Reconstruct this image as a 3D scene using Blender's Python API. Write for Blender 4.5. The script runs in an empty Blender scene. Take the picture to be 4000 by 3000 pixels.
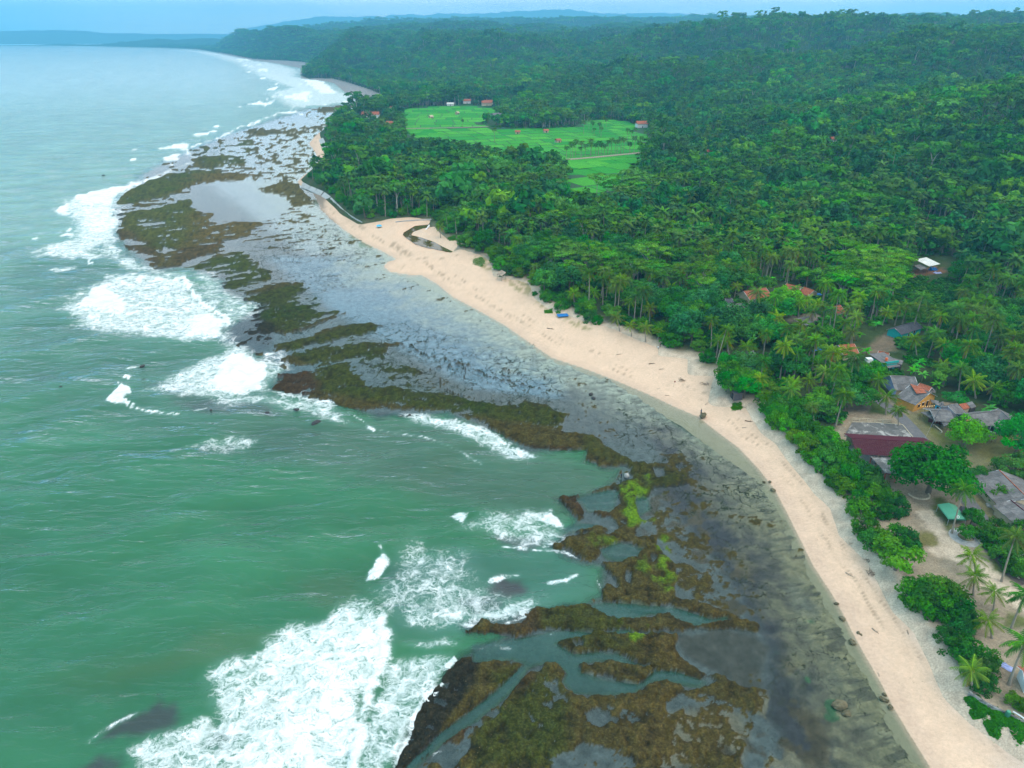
import bpy, math, random
import numpy as np
from mathutils import Vector, Matrix

# ------------------------------------------------------------------ camera, sky, sun, exposure
H = 110.0                      # drone height above the water (m)
FPX = 2775.0                   # focal length in pixels of the 4000 px wide photograph
TH = math.atan(1360 / FPX)     # camera pitch below the horizon
CT, ST = math.cos(TH), math.sin(TH)
scene = bpy.context.scene
COL = scene.collection
cam = bpy.data.cameras.new("camera")
cam.sensor_width = 36.0
cam.lens = 36.0 * FPX / 4000.0
cam.clip_start = 0.5
cam.clip_end = 90000.0
camo = bpy.data.objects.new("camera", cam)
COL.objects.link(camo)
camo.location = (0, 0, H)
camo.rotation_euler = (math.pi / 2 - TH, 0, 0)
scene.camera = camo

SUN_EL, SUN_AZ = 60.0, 150.0   # degrees; azimuth from +Y towards +X
world = bpy.data.worlds.new("World")
scene.world = world
world.use_nodes = True
_nt = world.node_tree
_nt.nodes.clear()
def _w(t, **k):
    n = _nt.nodes.new(t)
    for a, b in k.items():
        setattr(n, a, b)
    return n
_sky = _w("ShaderNodeTexSky", sky_type="NISHITA", sun_disc=False, sun_elevation=math.radians(SUN_EL),
          sun_rotation=math.radians(SUN_AZ), altitude=100.0, air_density=1.6, dust_density=2.0, ozone_density=2.0)
_tc = _w("ShaderNodeTexCoord")
_sep = _w("ShaderNodeSeparateXYZ")
_mz = _w("ShaderNodeMath", operation="MAXIMUM"); _mz.inputs[1].default_value = 0.0
_az = _w("ShaderNodeMath", operation="ADD"); _az.inputs[1].default_value = 0.10
_dv = _w("ShaderNodeVectorMath", operation="DIVIDE")
_cb = _w("ShaderNodeCombineXYZ")
_no = _w("ShaderNodeTexNoise"); _no.inputs["Scale"].default_value = 0.55
_no.inputs["Detail"].default_value = 7.0; _no.inputs["Roughness"].default_value = 0.58; _no.inputs["Distortion"].default_value = 0.6
_rp = _w("ShaderNodeValToRGB")
_rp.color_ramp.elements[0].position = 0.30; _rp.color_ramp.elements[0].color = (0.68,) * 3 + (1,)
_rp.color_ramp.elements[1].position = 0.56; _rp.color_ramp.elements[1].color = (0.95,) * 3 + (1,)
_mx = _w("ShaderNodeMix", data_type="RGBA")
_n2 = _w("ShaderNodeTexNoise"); _n2.inputs["Scale"].default_value = 0.9; _n2.inputs["Detail"].default_value = 3.0
_mp = _w("ShaderNodeMapping"); _mp.inputs["Location"].default_value = (0.35, 0.1, 0.0); _mp.inputs["Scale"].default_value = (1.0, 1.0, 3.0)
_r2 = _w("ShaderNodeValToRGB")                               # thinner, bluer and thicker, paler parts of the overcast deck
_r2.color_ramp.elements[0].position = 0.31; _r2.color_ramp.elements[0].color = (0.42, 0.86, 1.12, 1)
_r2.color_ramp.elements[1].position = 0.47; _r2.color_ramp.elements[1].color = (1.03, 1.03, 1.05, 1)
_sc = _w("ShaderNodeVectorMath", operation="SCALE"); _sc.inputs["Scale"].default_value = 15.8
_nt.links.new(_tc.outputs["Generated"], _mp.inputs[0]); _nt.links.new(_mp.outputs[0], _n2.inputs["Vector"]); _wx = _w("ShaderNodeMath", operation="MULTIPLY_ADD"); _wx.inputs[1].default_value = 0.24   # the deck thins towards the west
_nt.links.new(_sep.outputs[0], _wx.inputs[0]); _nt.links.new(_n2.outputs["Fac"], _wx.inputs[2]); _nt.links.new(_wx.outputs[0], _r2.inputs[0])
_nt.links.new(_r2.outputs[0], _sc.inputs[0]); _nt.links.new(_sc.outputs[0], _mx.inputs[7])
_bg = _w("ShaderNodeBackground"); _bg.inputs["Strength"].default_value = 0.10
_ow = _w("ShaderNodeOutputWorld")
L = _nt.links.new
L(_tc.outputs["Generated"], _sep.inputs[0])
L(_sep.outputs[2], _mz.inputs[0]); L(_mz.outputs[0], _az.inputs[0])
L(_az.outputs[0], _cb.inputs[0]); L(_az.outputs[0], _cb.inputs[1]); _cb.inputs[2].default_value = 1.0
L(_tc.outputs["Generated"], _dv.inputs[0]); L(_cb.outputs[0], _dv.inputs[1])
L(_dv.outputs[0], _no.inputs["Vector"]); L(_no.outputs["Fac"], _rp.inputs[0])
L(_rp.outputs[0], _mx.inputs[0]); L(_sky.outputs[0], _mx.inputs[6]); L(_mx.outputs[2], _bg.inputs[0])
L(_bg.outputs[0], _ow.inputs[0])

sun = bpy.data.lights.new("sun", "SUN")
sun.energy = 0.9
sun.angle = math.radians(14)
sun.color = (1.0, 0.95, 0.88)
suno = bpy.data.objects.new("sun", sun)
COL.objects.link(suno)
_e, _a = math.radians(SUN_EL), math.radians(SUN_AZ)
suno.rotation_euler = Vector((-math.sin(_a) * math.cos(_e), -math.cos(_a) * math.cos(_e), -math.sin(_e))).to_track_quat("-Z", "Y").to_euler()
suno.location = (0, 0, 600)

scene.view_settings.view_transform = "Standard"
scene.view_settings.look = "None"
scene.view_settings.exposure = 0.28
scene.view_settings.gamma = 1.0
scene.view_settings.use_curve_mapping = False
scene.cycles.max_bounces = 5
scene.cycles.diffuse_bounces = 2
scene.cycles.glossy_bounces = 2
scene.cycles.transmission_bounces = 2
scene.cycles.transparent_max_bounces = 8
scene.cycles.volume_bounces = 0
scene.cycles.caustics_reflective = False
scene.cycles.caustics_refractive = False
scene.cycles.use_denoising = True
scene.cycles.use_adaptive_sampling = True
scene.cycles.adaptive_threshold = 0.025
random.seed(7)
RNG = np.random.default_rng(11)

# ------------------------------------------------------------------ helpers: map tracing, noise, meshes, materials
def at(u, v, z=0.0):
    """ground point (x, y) at height z of a point of the survey photograph (4000 x 3000)"""
    a = (u - 2000) / FPX; b = (1500 - v) / FPX
    t = (H - z) / (ST - b * CT)
    return (a * t, (CT + b * ST) * t)
def az_of(u, v=140):
    return math.atan2((u - 2000) / FPX, CT + (1500 - v) / FPX * ST)
VA = (0, 600, .678); VB = (700, 1000, .678); VC = (0, 1600, .8436); VD = (1000, 2000, .678)
VE = (1900, 1700, .6027); VF = (2400, 2200, .5877); VG = (0, 0, .9042); VH = (1100, 300, .678)
VI = (1100, 700, .5425); VJ = (2400, 1300, .4219); VK = (3300, 2300, .4219); VS = (0, 0, 1.0)
def tr(view, pts, z=0.0):
    ox, oy, s = view
    return np.array([at(ox + x * s, oy + y * s, z) for x, y in pts])

_perm = np.random.default_rng(3).integers(0, 2**31, 65536)
def _hash(ix, iy, seed):
    return _perm[(ix * 374761 + iy * 668265 + seed * 7919) & 65535]
def perlin(x, y, seed=0):
    x0 = np.floor(x).astype(np.int64); y0 = np.floor(y).astype(np.int64)
    fx = x - x0; fy = y - y0
    u = fx * fx * fx * (fx * (fx * 6 - 15) + 10); v = fy * fy * fy * (fy * (fy * 6 - 15) + 10)
    def g(ix, iy, dx, dy):
        a = _hash(ix, iy, seed) * (2 * math.pi / 2**31)
        return np.cos(a) * dx + np.sin(a) * dy
    n00 = g(x0, y0, fx, fy); n10 = g(x0 + 1, y0, fx - 1, fy)
    n01 = g(x0, y0 + 1, fx, fy - 1); n11 = g(x0 + 1, y0 + 1, fx - 1, fy - 1)
    return 1.5 * ((n00 * (1 - u) + n10 * u) * (1 - v) + (n01 * (1 - u) + n11 * u) * v)
def fbm(x, y, octv=5, seed=0, gain=0.5, lac=2.03):
    s = 0; a = 1.0; t = 0
    for k in range(octv):
        s = s + a * perlin(x, y, seed + k * 17); t += a
        x = x * lac + 13.7; y = y * lac - 7.1; a *= gain
    return s / t * 1.6
def sstep(a, b, x):
    t = np.clip((x - a) / (b - a), 0, 1)
    return t * t * (3 - 2 * t)
def sdf(poly, X, Y, pad):
    """signed distance (m) to a closed outline, positive inside, -pad far outside"""
    out = np.full(X.shape, -float(pad))
    lo = poly.min(0) - pad; hi = poly.max(0) + pad
    idx = np.nonzero((X > lo[0]) & (X < hi[0]) & (Y > lo[1]) & (Y < hi[1]))[0]
    if len(idx) == 0:
        return out
    x = X[idx]; y = Y[idx]
    d2 = np.full(x.shape, 1e18); ins = np.zeros(x.shape, bool)
    n = len(poly)
    for i in range(n):
        ax, ay = poly[i]; bx, by = poly[(i + 1) % n]
        ex, ey = bx - ax, by - ay
        t = np.clip(((x - ax) * ex + (y - ay) * ey) / (ex * ex + ey * ey + 1e-12), 0, 1)
        d2 = np.minimum(d2, (x - ax - t * ex) ** 2 + (y - ay - t * ey) ** 2)
        if ay != by:
            ins ^= ((ay > y) != (by > y)) & (x < ex * (y - ay) / (by - ay) + ax)
    d = np.sqrt(d2)
    out[idx] = np.where(ins, d, -np.minimum(d, pad))
    return out
def ldist(line, X, Y, pad):
    """distance (m) to an open line"""
    out = np.full(X.shape, float(pad))
    lo = line.min(0) - pad; hi = line.max(0) + pad
    idx = np.nonzero((X > lo[0]) & (X < hi[0]) & (Y > lo[1]) & (Y < hi[1]))[0]
    if len(idx) == 0:
        return out
    x = X[idx]; y = Y[idx]; d2 = np.full(x.shape, 1e18)
    for (ax, ay), (bx, by) in zip(line[:-1], line[1:]):
        ex, ey = bx - ax, by - ay
        t = np.clip(((x - ax) * ex + (y - ay) * ey) / (ex * ex + ey * ey + 1e-12), 0, 1)
        d2 = np.minimum(d2, (x - ax - t * ex) ** 2 + (y - ay - t * ey) ** 2)
    out[idx] = np.minimum(np.sqrt(d2), pad)
    return out
class Map:
    """a polar patch of the coast: vertices spaced more closely where the view is close"""
    def __init__(s, r0, r1, a0, a1, step, cap=0.03):
        r = [r0]
        while r[-1] < r1:
            q = r[-1]; r.append(q + min(step * (q * q + H * H) / (H * 710.0), cap * q))
        s.r = np.array(r); na = int((a1 - a0) * 710 / 1.35 / step * 1.15)
        s.a = np.linspace(a0, a1, na)
        R, A = np.meshgrid(s.r, s.a, indexing="ij")
        s.shape = R.shape
        s.X = (R * np.sin(A)).ravel(); s.Y = (R * np.cos(A)).ravel(); s.R = R.ravel()
        s.S = np.sqrt(s.R ** 2 + H * H) / FPX          # metres per photo pixel at that range
    def region(s, view, pts, feather=8, warp=0, noise=None):
        p = tr(view, pts)
        rr = np.hypot(p[:, 0], p[:, 1]).max()
        pad = (feather * 2 + warp * 2 + 4) * math.hypot(rr, H) / FPX * 1.2
        d = sdf(p, s.X, s.Y, pad)
        k = np.where(d > -pad)[0] if False else slice(None)
        dd = d / s.S
        if noise is not None:
            dd = dd + warp * noise
        m = sstep(-feather, feather, dd)
        m[d <= -pad * 0.999] = 0
        return m
    def stroke(s, view, pts, width, feather=4, warp=0, noise=None):
        p = tr(view, pts)
        rr = np.hypot(p[:, 0], p[:, 1]).max()
        pad = (width + feather * 2 + warp * 2) * math.hypot(rr, H) / FPX * 1.2
        d = ldist(p, s.X, s.Y, pad)
        dd = width * 0.5 - d / s.S
        if noise is not None:
            dd = dd + warp * noise
        m = sstep(-feather, feather, dd)
        m[d >= pad * 0.999] = 0
        return m
    def mesh(s, name, Z, keep, attrs):
        nr, na = s.shape
        K = keep.reshape(nr, na)
        q = K[:-1, :-1] | K[1:, :-1] | K[:-1, 1:] | K[1:, 1:]
        ii, jj = np.nonzero(q)
        f = np.stack([ii * na + jj, ii * na + jj + 1, (ii + 1) * na + jj + 1, (ii + 1) * na + jj], 1)
        used, inv = np.unique(f, return_inverse=True)
        co = np.stack([s.X[used], s.Y[used], Z[used]], 1)
        me = np_mesh(name, co, inv.reshape(-1, 4), smooth=True)
        for k, v in attrs.items():
            if v.ndim == 2:
                a = me.attributes.new(k, "FLOAT_COLOR", "POINT")
                c = np.ones((len(used), 4), np.float32); c[:, :3] = v[used]
                a.data.foreach_set("color", c.ravel())
            else:
                a = me.attributes.new(k, "FLOAT", "POINT")
                a.data.foreach_set("value", v[used].astype(np.float32))
        return me
def np_mesh(name, co, faces, smooth=False):
    me = bpy.data.meshes.new(name)
    co = np.ascontiguousarray(co, np.float32); faces = np.ascontiguousarray(faces, np.int32)
    n, k = faces.shape
    me.vertices.add(len(co)); me.vertices.foreach_set("co", co.ravel())
    me.loops.add(n * k); me.loops.foreach_set("vertex_index", faces.ravel())
    me.polygons.add(n)
    me.polygons.foreach_set("loop_start", np.arange(0, n * k, k, dtype=np.int32))
    if smooth:
        me.polygons.foreach_set("use_smooth", np.ones(n, bool))
    me.update(calc_edges=True)
    return me
def link(name, me, mat=None, parent=None, **props):
    o = bpy.data.objects.new(name, me)
    COL.objects.link(o)
    if mat is not None and me is not None:
        if len(me.materials) == 0:
            me.materials.append(mat)
    if parent is not None:
        o.parent = parent
    for k, v in props.items():
        o[k] = v
    return o
def thing(name, label, cat, loc=(0, 0, 0), rz=0.0, group=None):
    o = bpy.data.objects.new(name, None)
    o.empty_display_size = 0.5
    COL.objects.link(o)
    o.location = loc; o.rotation_euler = (0, 0, rz)
    o["label"] = label; o["category"] = cat
    if group:
        o["group"] = group
    return o

class MB:
    """collects boxes, tubes, quads into one mesh"""
    def __init__(s):
        s.v = []; s.f = []
    def add(s, vs, fs):
        b = len(s.v); s.v += [tuple(p) for p in vs]; s.f += [tuple(i + b for i in f) for f in fs]; return s
    def box(s, c, d, rz=0.0, top=1.0):
        cx, cy, cz = c; dx, dy, dz = (k / 2 for k in d); ca, sa = math.cos(rz), math.sin(rz)
        vs = []
        for z, k in ((-dz, 1.0), (dz, top)):
            for x, y in ((-dx, -dy), (dx, -dy), (dx, dy), (-dx, dy)):
                vs.append((cx + (x * ca - y * sa) * k, cy + (x * sa + y * ca) * k, cz + z))
        return s.add(vs, [(3, 2, 1, 0), (4, 5, 6, 7), (0, 1, 5, 4), (1, 2, 6, 5), (2, 3, 7, 6), (3, 0, 4, 7)])
    def tube(s, pts, rad, n=6, caps=True):
        base = len(s.v); m = len(pts)
        for i, p in enumerate(pts):
            p = Vector(p)
            t = (Vector(pts[min(i + 1, m - 1)]) - Vector(pts[max(i - 1, 0)])).normalized()
            a = t.orthogonal() if abs(t.z) < 0.98 else Vector((1, 0, 0))
            a = (a - t * a.dot(t)).normalized(); b = t.cross(a)
            r = rad[i] if hasattr(rad, "__len__") else rad
            for k in range(n):
                w = 2 * math.pi * k / n
                s.v.append(tuple(p + (a * math.cos(w) + b * math.sin(w)) * r))
        for i in range(m - 1):
            for k in range(n):
                s.f.append((base + i * n + k, base + i * n + (k + 1) % n, base + (i + 1) * n + (k + 1) % n, base + (i + 1) * n + k))
        if caps:
            s.f.append(tuple(base + k for k in range(n))[::-1]); s.f.append(tuple(base + (m - 1) * n + k for k in range(n)))
        return s
    def slab(s, corners, t):
        """thick sheet: corners counter-clockwise seen from above, t thickness downwards"""
        n = len(corners)
        vs = [tuple(c) for c in corners] + [(c[0], c[1], c[2] - t) for c in corners]
        fs = [tuple(range(n)), tuple(range(2 * n - 1, n - 1, -1))]
        fs += [(i, n + i, n + (i + 1) % n, (i + 1) % n) for i in range(n)]
        return s.add(vs, fs)
    def mesh(s, name):
        me = bpy.data.meshes.new(name); me.from_pydata(s.v, [], s.f); me.update(); return me
    def build(s, name, mat, parent=None, **p):
        return link(name, s.mesh(name), mat, parent, **p)

class Mat:
    """small node-building helper"""
    def __init__(s, name):
        s.m = bpy.data.materials.new(name); s.m.use_nodes = True
        s.t = s.m.node_tree; s.t.nodes.clear()
        s.out = s.t.nodes.new("ShaderNodeOutputMaterial")
    def n(s, typ, ins=None, **kw):
        nd = s.t.nodes.new("ShaderNode" + typ)
        for k, v in kw.items():
            setattr(nd, k, v)
        for k, v in (ins or {}).items():
            s.set(nd.inputs[k], v)
        return nd
    def set(s, sock, v):
        if hasattr(v, "bl_idname") and hasattr(v, "outputs"):
            v = v.outputs[0]
        if isinstance(v, bpy.types.NodeSocket):
            s.t.links.new(v, sock)
        else:
            if sock.type == "RGBA" and not hasattr(v, "__len__"):
                v = (v, v, v, 1)
            if sock.type == "RGBA" and len(v) == 3:
                v = tuple(v) + (1,)
            sock.default_value = v
    def math(s, op, a, b=0.0, c=None, clamp=False):
        nd = s.n("Math", {0: a, 1: b}, operation=op, use_clamp=clamp)
        if c is not None:
            s.set(nd.inputs[2], c)
        return nd.outputs[0]
    def mix(s, f, a, b, blend="MIX"):
        nd = s.t.nodes.new("ShaderNodeMix"); nd.data_type = "RGBA"; nd.blend_type = blend
        s.set(nd.inputs[0], f); s.set(nd.inputs[6], a); s.set(nd.inputs[7], b)
        return nd.outputs[2]
    def pos(s):
        return s.n("NewGeometry").outputs["Position"]
    def noise(s, scale, detail=4, rough=0.55, dist=0.0, vec=None, out="Fac"):
        nd = s.n("TexNoise", {"Scale": scale, "Detail": detail, "Roughness": rough, "Distortion": dist})
        s.set(nd.inputs["Vector"], vec if vec is not None else s.pos())
        return nd.outputs[out]
    def ramp(s, f, *stops):
        nd = s.n("ValToRGB"); cr = nd.color_ramp
        while len(cr.elements) < len(stops):
            cr.elements.new(0.5)
        for e, (p, c) in zip(cr.elements, stops):
            e.position = p; e.color = tuple(c) + (1,) if hasattr(c, "__len__") else (c, c, c, 1)
        s.set(nd.inputs[0], f)
        return nd.outputs[0]
    def step(s, f, a, b, lo=0.0, hi=1.0):
        nd = s.n("MapRange", {0: f, 1: a, 2: b, 3: lo, 4: hi}, interpolation_type="SMOOTHSTEP")
        return nd.outputs[0]
    def attr(s, name, out=2):
        return s.n("Attribute", attribute_name=name).outputs[out]
    def bump(s, h, strength=0.5, dist=0.1, normal=None):
        nd = s.n("Bump", {"Height": h, "Strength": strength, "Distance": dist})
        if normal is not None:
            s.set(nd.inputs["Normal"], normal)
        return nd.outputs[0]
    def bsdf(s, color, rough=0.8, spec=0.2, normal=None, **kw):
        nd = s.n("BsdfPrincipled", {"Base Color": color, "Roughness": rough, "Specular IOR Level": spec})
        if normal is not None:
            s.set(nd.inputs["Normal"], normal)
        for k, v in kw.items():
            s.set(nd.inputs[k], v)
        return nd.outputs[0]
    def done(s, sh, vol=None):
        if sh is not None:
            s.set(s.out.inputs[0], sh)
        if vol is not None:
            s.set(s.out.inputs[1], vol)
        return s.m
# ------------------------------------------------------------------ the coast: outlines and heights
WL = [(3900,3400),(3760,3210),(3633,3000),(3557,2878),(3486,2760),(3439,2667),(3395,2591),(3342,2498),(3300,2414),(3246,2318),
      (3176,2212),(3120,2100),(3071,2000),(3024,1912),(2961,1832),(2885,1751),(2801,1688),(2725,1629),(2636,1591),(2548,1549),
      (2400,1486),(2280,1440),(2158,1400),(2076,1346),(1968,1270),(1860,1210),(1767,1161),(1708,1112),(1648,1077),(1588,1074),
      (1523,1063),(1496,1042),(1512,1023),(1545,1012),(1491,982),(1425,952),(1344,901),(1290,857),(1252,819),(1236,781),
      (1215,745),(1172,728),(1160,712),(1180,690),(1230,650),(1245,625),(1225,590),(1205,560),(1235,525),(1290,490),(1350,450),
      (1420,415),(1465,390),(1347,362),(1302,325),(1257,316),(1175,306),(1169,285),(1180,268),(1085,249),(995,237),(859,210),
      (769,194),(633,188),(452,184),(271,180),(0,180),(-1500,180)]
VG_ = [(4250,3080),(4000,2900),(3850,2780),(3770,2700),(3720,2600),(3640,2450),(3560,2370),(3500,2270),(3450,2180),(3340,2070),
       (3299,1967),(3240,1912),(3185,1844),(3117,1768),(3075,1713),(3012,1667),(2986,1633),(2936,1570),(2870,1560),(2809,1553),
       (2805,1486),(2809,1460),(2708,1448),(2695,1397),(2586,1380),(2577,1355),(2484,1321),(2400,1285),(2288,1248),(2163,1205),
       (2098,1161),(2066,1107),(1935,1074),(1914,1020),(1870,993),(1789,971),(1784,939),(1746,933),(1708,901),(1686,857),
       (1600,850),(1415,863),(1350,825),(1306,781),(1257,733),(1208,711),(1195,690),(1249,640),(1285,600),(1283,560),(1262,530),
       (1262,510),(1330,455),(1419,420),(1500,395),(1505,378),(1450,352),(1350,320),(1300,308),(1200,303),(1178,290),(1205,266),
       (1239,252),(1160,240),(995,231),(859,205),(769,190),(633,185),(452,181),(271,177),(0,177),(-1500,177)]
_close = [(-40000, 40000), (60000, 60000), (4000, -300), (150, -300)]
P_WATER = np.vstack([tr(VS, WL), _close])
P_VEG = np.vstack([tr(VS, VG_, 2.4), _close])
def densify(p, k):                      # curve the traced line a little between its points
    q = np.vstack([p[0], p[:-4], p[-5]]) if False else p
    return q
FIELDS = [
    (VH, [(640,205),(720,195),(760,180),(860,170),(1000,165),(1130,165),(1180,185),(1260,180),(1260,215),(1160,260),(1190,285),(980,290),(830,282),(840,250),(740,220)]),
    (VH, [(715,300),(980,295),(1180,287),(1350,297),(1500,302),(1700,288),(1760,255),(1860,245),(1960,255),(2080,290),(2130,320),(2080,375),(1980,395),(1880,408),(1800,425),(1700,415),(1620,425),(1560,395),(1420,380),(1280,378),(1180,365),(1080,318),(950,318),(850,318),(720,322)]),
    (VH, [(1655,480),(1800,465),(2060,440),(2060,480),(1930,505),(1950,560),(1850,612),(1700,625),(1640,668),(1660,560)]),
]
FRONT = [(12, 15), (10, 25), (3, 10)]   # outline points where the crowns in front hide the near edge
P_FIELDS = [np.array([at(v[0] + x * v[2], v[1] + y * v[2], 23.0 if f0 <= i < f1 else 3.4) for i, (x, y) in enumerate(p)]) for (v, p), (f0, f1) in zip(FIELDS, FRONT)]
P_STREAM = tr(VI, [(1075,322),(960,336),(880,383),(873,400),(900,424),(930,444),(960,466),(1040,492),(1100,503),(1222,530),(1232,520),(1150,480),(1100,452),(1010,420),(932,402),(945,380),(1000,360),(1078,345)], 1.0)

def crest(us, vs, r):
    a = [az_of(u, 140) for u in us]
    rs = r if hasattr(r, '__len__') else [r] * len(us)
    z = [H + q * (140 - v) * 0.806 / FPX for v, q in zip(vs, rs)]
    return a, z
RIDGES = []   # (azimuths, crest heights, range, front width, back width)
def ridge(us, vs, r, wf, wb):
    RIDGES.append((*crest(us, vs, r), r, wf, wb))
ridge([400,760,830,880,920,950,985,1020,1060,1110,1180,1240,1300,1400,1500,1600,1720,1850,2000,2200,2500,2800,3200],
      [232,218,186,150,132,121,123,129,117,112,117,124,121,117,109,103,97,100,106,105,103,110,130],
      [9000,8200,7200,6500,6100,5700,5350,5100,4850,4650,4450,4350,4300,4250,4200,4150,4100,4100,4100,4100,4100,4100,4100], 430, 900)
ridge([2300,2600,2800,3000,3200,3400,3600,3800,4000,4300,4800], [136,114,99,93,93,91,86,80,75,68,60], 3300, 800, 1200)
ridge([1500,1700,1900,2200,2500,2800,3100,3400,3700,4000,4600], [260,200,180,168,158,150,138,128,120,108,100], 2350, 420, 600)
ridge([1900,2200,2500,2800,3100,3400,3700,4000,4600], [330,330,300,262,238,222,196,176,150], 1550, 330, 420)
ridge([2600,2900,3200,3500,3800,4100,4700], [620,540,500,460,400,350,300], 860, 220, 300)
ridge([800,1300,1600,1900,2200,2600,3000,3400], [190,96,84,80,78,76,74,76], 6600, 1200, 1500)
ridge([-1500,-400,0,200,400,520,640,760,900,1100,1500], [150,151,152,151,155,160,150,150,156,160,160], 10100, 600, 900)
P_CAPE = tr(VS, [(1290,308),(1200,303),(1178,290),(1205,266),(1260,255),(1330,265),(1380,300)], 2.4)
def hills(X, Y, sdv):
    R = np.hypot(X, Y); A = np.arctan2(X, Y)
    wob = fbm(X / 900, Y / 900, 3, 41)
    z = np.zeros(X.shape)
    for a, c, r, wf, wb in RIDGES:
        r0 = (np.interp(A, a, r) if hasattr(r, '__len__') else r * (1 + 0.06 * wob))
        t = (R - r0)
        w = np.where(t < 0, wf, wb)
        z = np.maximum(z, np.interp(A, a, c) * np.exp(-(t / w) ** 2))
    n = fbm(X / 620, Y / 620, 5, 23)
    far = sstep(500, 1800, R)
    ridged = 1 - np.abs(fbm(X / 650, Y / 650, 4, 61)) * 1.6
    z = z * (0.90 + 0.10 * np.clip(ridged, -1, 1)) + far * (n * 46 + 24 * ridged - 14) * sstep(5, 70, z) * (1 - 0.62 * sstep(2700, 3500, R))
    k = sstep(20, np.where(R > 2500, 160.0, 330.0), sdv)
    keep = np.ones(X.shape)
    for p in P_FIELDS:
        keep *= 1 - sstep(-140, -10, sdf(p, X, Y, 200))
    return np.maximum(z, 0) * k * keep
def land_z(X, Y, sdv=None):
    X = np.atleast_1d(np.asarray(X, float)); Y = np.atleast_1d(np.asarray(Y, float))
    if sdv is None:
        sdv = sdf(P_VEG, X, Y, 60.0)
    cape = sdf(P_CAPE, X, Y, 200.0)
    return 2.55 + np.where(sdv < 0, np.maximum(sdv * 0.55, -5), np.minimum(sdv * 0.12, 0.7)) + hills(X, Y, sdv) + 16 * sstep(0, 60, cape) * sstep(5, 70, sdv)
def sand_z(sdw, X, Y):
    return np.clip(np.where(sdw < 0, sdw * 0.20, sdw * 0.068), -1.6, 2.35) + 0.05 * fbm(X / 6, Y / 6, 3, 5) * sstep(1, 6, sdw)

# ------------------------------------------------------------------ reef flat (bed of the lagoon, exposed coral rock, sea floor)
M = Map(66, 1900, math.radians(-51), math.radians(51), 1.25, 0.02)
sdw = sdf(P_WATER, M.X, M.Y, 400.0)
X, Y, S = M.X, M.Y, M.S
nA = fbm(X / 11, Y / 11, 6, 1, 0.55); nB = fbm(X / 3.2, Y / 3.2, 4, 2); nC = fbm(X / 26, Y / 26, 4, 3); nD = fbm(X / 1.3, Y / 1.3, 3, 4)
_d = np.array(at(1375, 1216)) - np.array(at(1019, 1305)); _d /= np.hypot(*_d)      # run of the rock fingers
nS = fbm((X * _d[0] + Y * _d[1]) / 26, (Y * _d[0] - X * _d[1]) / 4.2, 5, 6, 0.55)
_o = sstep(230, 330, M.R)
nR = nA * (1 - 0.7 * _o) + 0.85 * nS * _o
Ex = np.full(X.shape, -0.3)                    # how much of the rock stands out of the water
def ex(view, pts, val, feather=7, warp=9, noise=nB * 0.6 + 0.9 * nR):
    global Ex
    m = M.region(view, pts, feather, warp, noise); Ex = Ex * (1 - m) + val * m
    return m
# whole platform first, then the pools and blocks on it
PLAT = [(1110,980),(1200,880),(1090,700),(1250,660),(1300,780),(1530,880),(1290,1060),(1480,1170),(1650,1260),(1540,1360),(1960,1480),(2212,1520)]
plat = ex(VS, [(1480,395),(1300,415),(1180,430),(1060,470),(900,520),(760,575),(620,640),(560,680),(470,760),(440,830),(460,930),(530,1010),(600,1060),
               (740,1050),(860,1100),(870,1140),(1010,1200),(880,1280),(870,1330),(1110,1440),(1050,1520),(1300,1580),(1480,1630),(1740,1620),(1960,1700),(2040,1770),
               (2250,1760),(2290,1760),(2290,1800),(2350,1830),(2420,1830),(2400,1880),(2300,1930),(2180,1950),(2250,2040),(2150,2130),(2230,2190),(2340,2220),(2350,2320),
               (2280,2350),(2060,2390),(1800,2440),(1820,2470),(1960,2480),(1800,2560),(1700,2680),(1620,2800),(1550,2950),(1500,3150),(1400,3500),(4200,3500),(3633,3000),(3176,2212),(3024,1912),
               (2400,1486),(1860,1210),(1520,1050),(1490,982),(1250,819),(1160,715),(1250,630),(1205,560),(1290,480)], 0.30, 10, 8, nB)
ex(VG, [(800,640),(1000,600),(1300,540),(1480,560),(1400,700),(1320,774),(1000,774),(830,700)], 0.44, 30)
ex(VA, [(980,115),(1100,30),(1400,-10),(1800,0),(1760,170),(1730,300),(1900,440),(1990,520),(1700,560),(1500,480),(1500,200)], 0.46, 40)
ex(VA, [(1120,175),(1300,150),(1500,160),(1640,190),(1700,270),(1600,350),(1500,395),(1300,390),(1180,340),(1100,300)], 0.10, 20)
ex(VA, [(1420,420),(1700,400),(1900,440),(1980,540),(1800,560),(1500,540)], 0.38, 20)
ex(VA, [(700,300),(980,120),(1500,100),(1120,190),(1130,300),(1500,390),(1560,520),(1450,640),(1600,760),(2000,880),(2212,960),(2212,1180),(1600,1250),(1330,1000),(1100,660),(800,600),(680,450)], 0.40, 50, 40, nA)
ex(VA, [(1120,190),(1300,165),(1500,165),(1640,195),(1690,270),(1600,350),(1500,395),(1300,380),(1180,335),(1110,300)], 0.10, 14)
ex(VA, [(1560,560),(2000,640),(2212,800),(2212,930),(1900,900),(1780,760),(1600,700)], 0.10, 20)
ex(VB, [(1000,250),(1300,200),(1900,480),(2212,640),(2212,860),(1700,760),(1300,620),(1050,480),(900,380)], 0.12, 40)
ex(VG, [(1020,565),(1190,558),(1235,575),(1120,588)], 0.85, 6); ex(VG, [(1340,470),(1460,450),(1590,450),(1480,475),(1400,492)], 0.8, 6)
ex(VG, [(1200,570),(1420,535),(1440,550),(1250,590)], 0.62, 8); ex(VG, [(1180,500),(1240,495),(1240,505),(1190,508)], .8, 4)
ex(VA, [(1110,30),(1250,10),(1400,20),(1390,60),(1200,90),(1130,70)], 0.72, 10)
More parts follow.
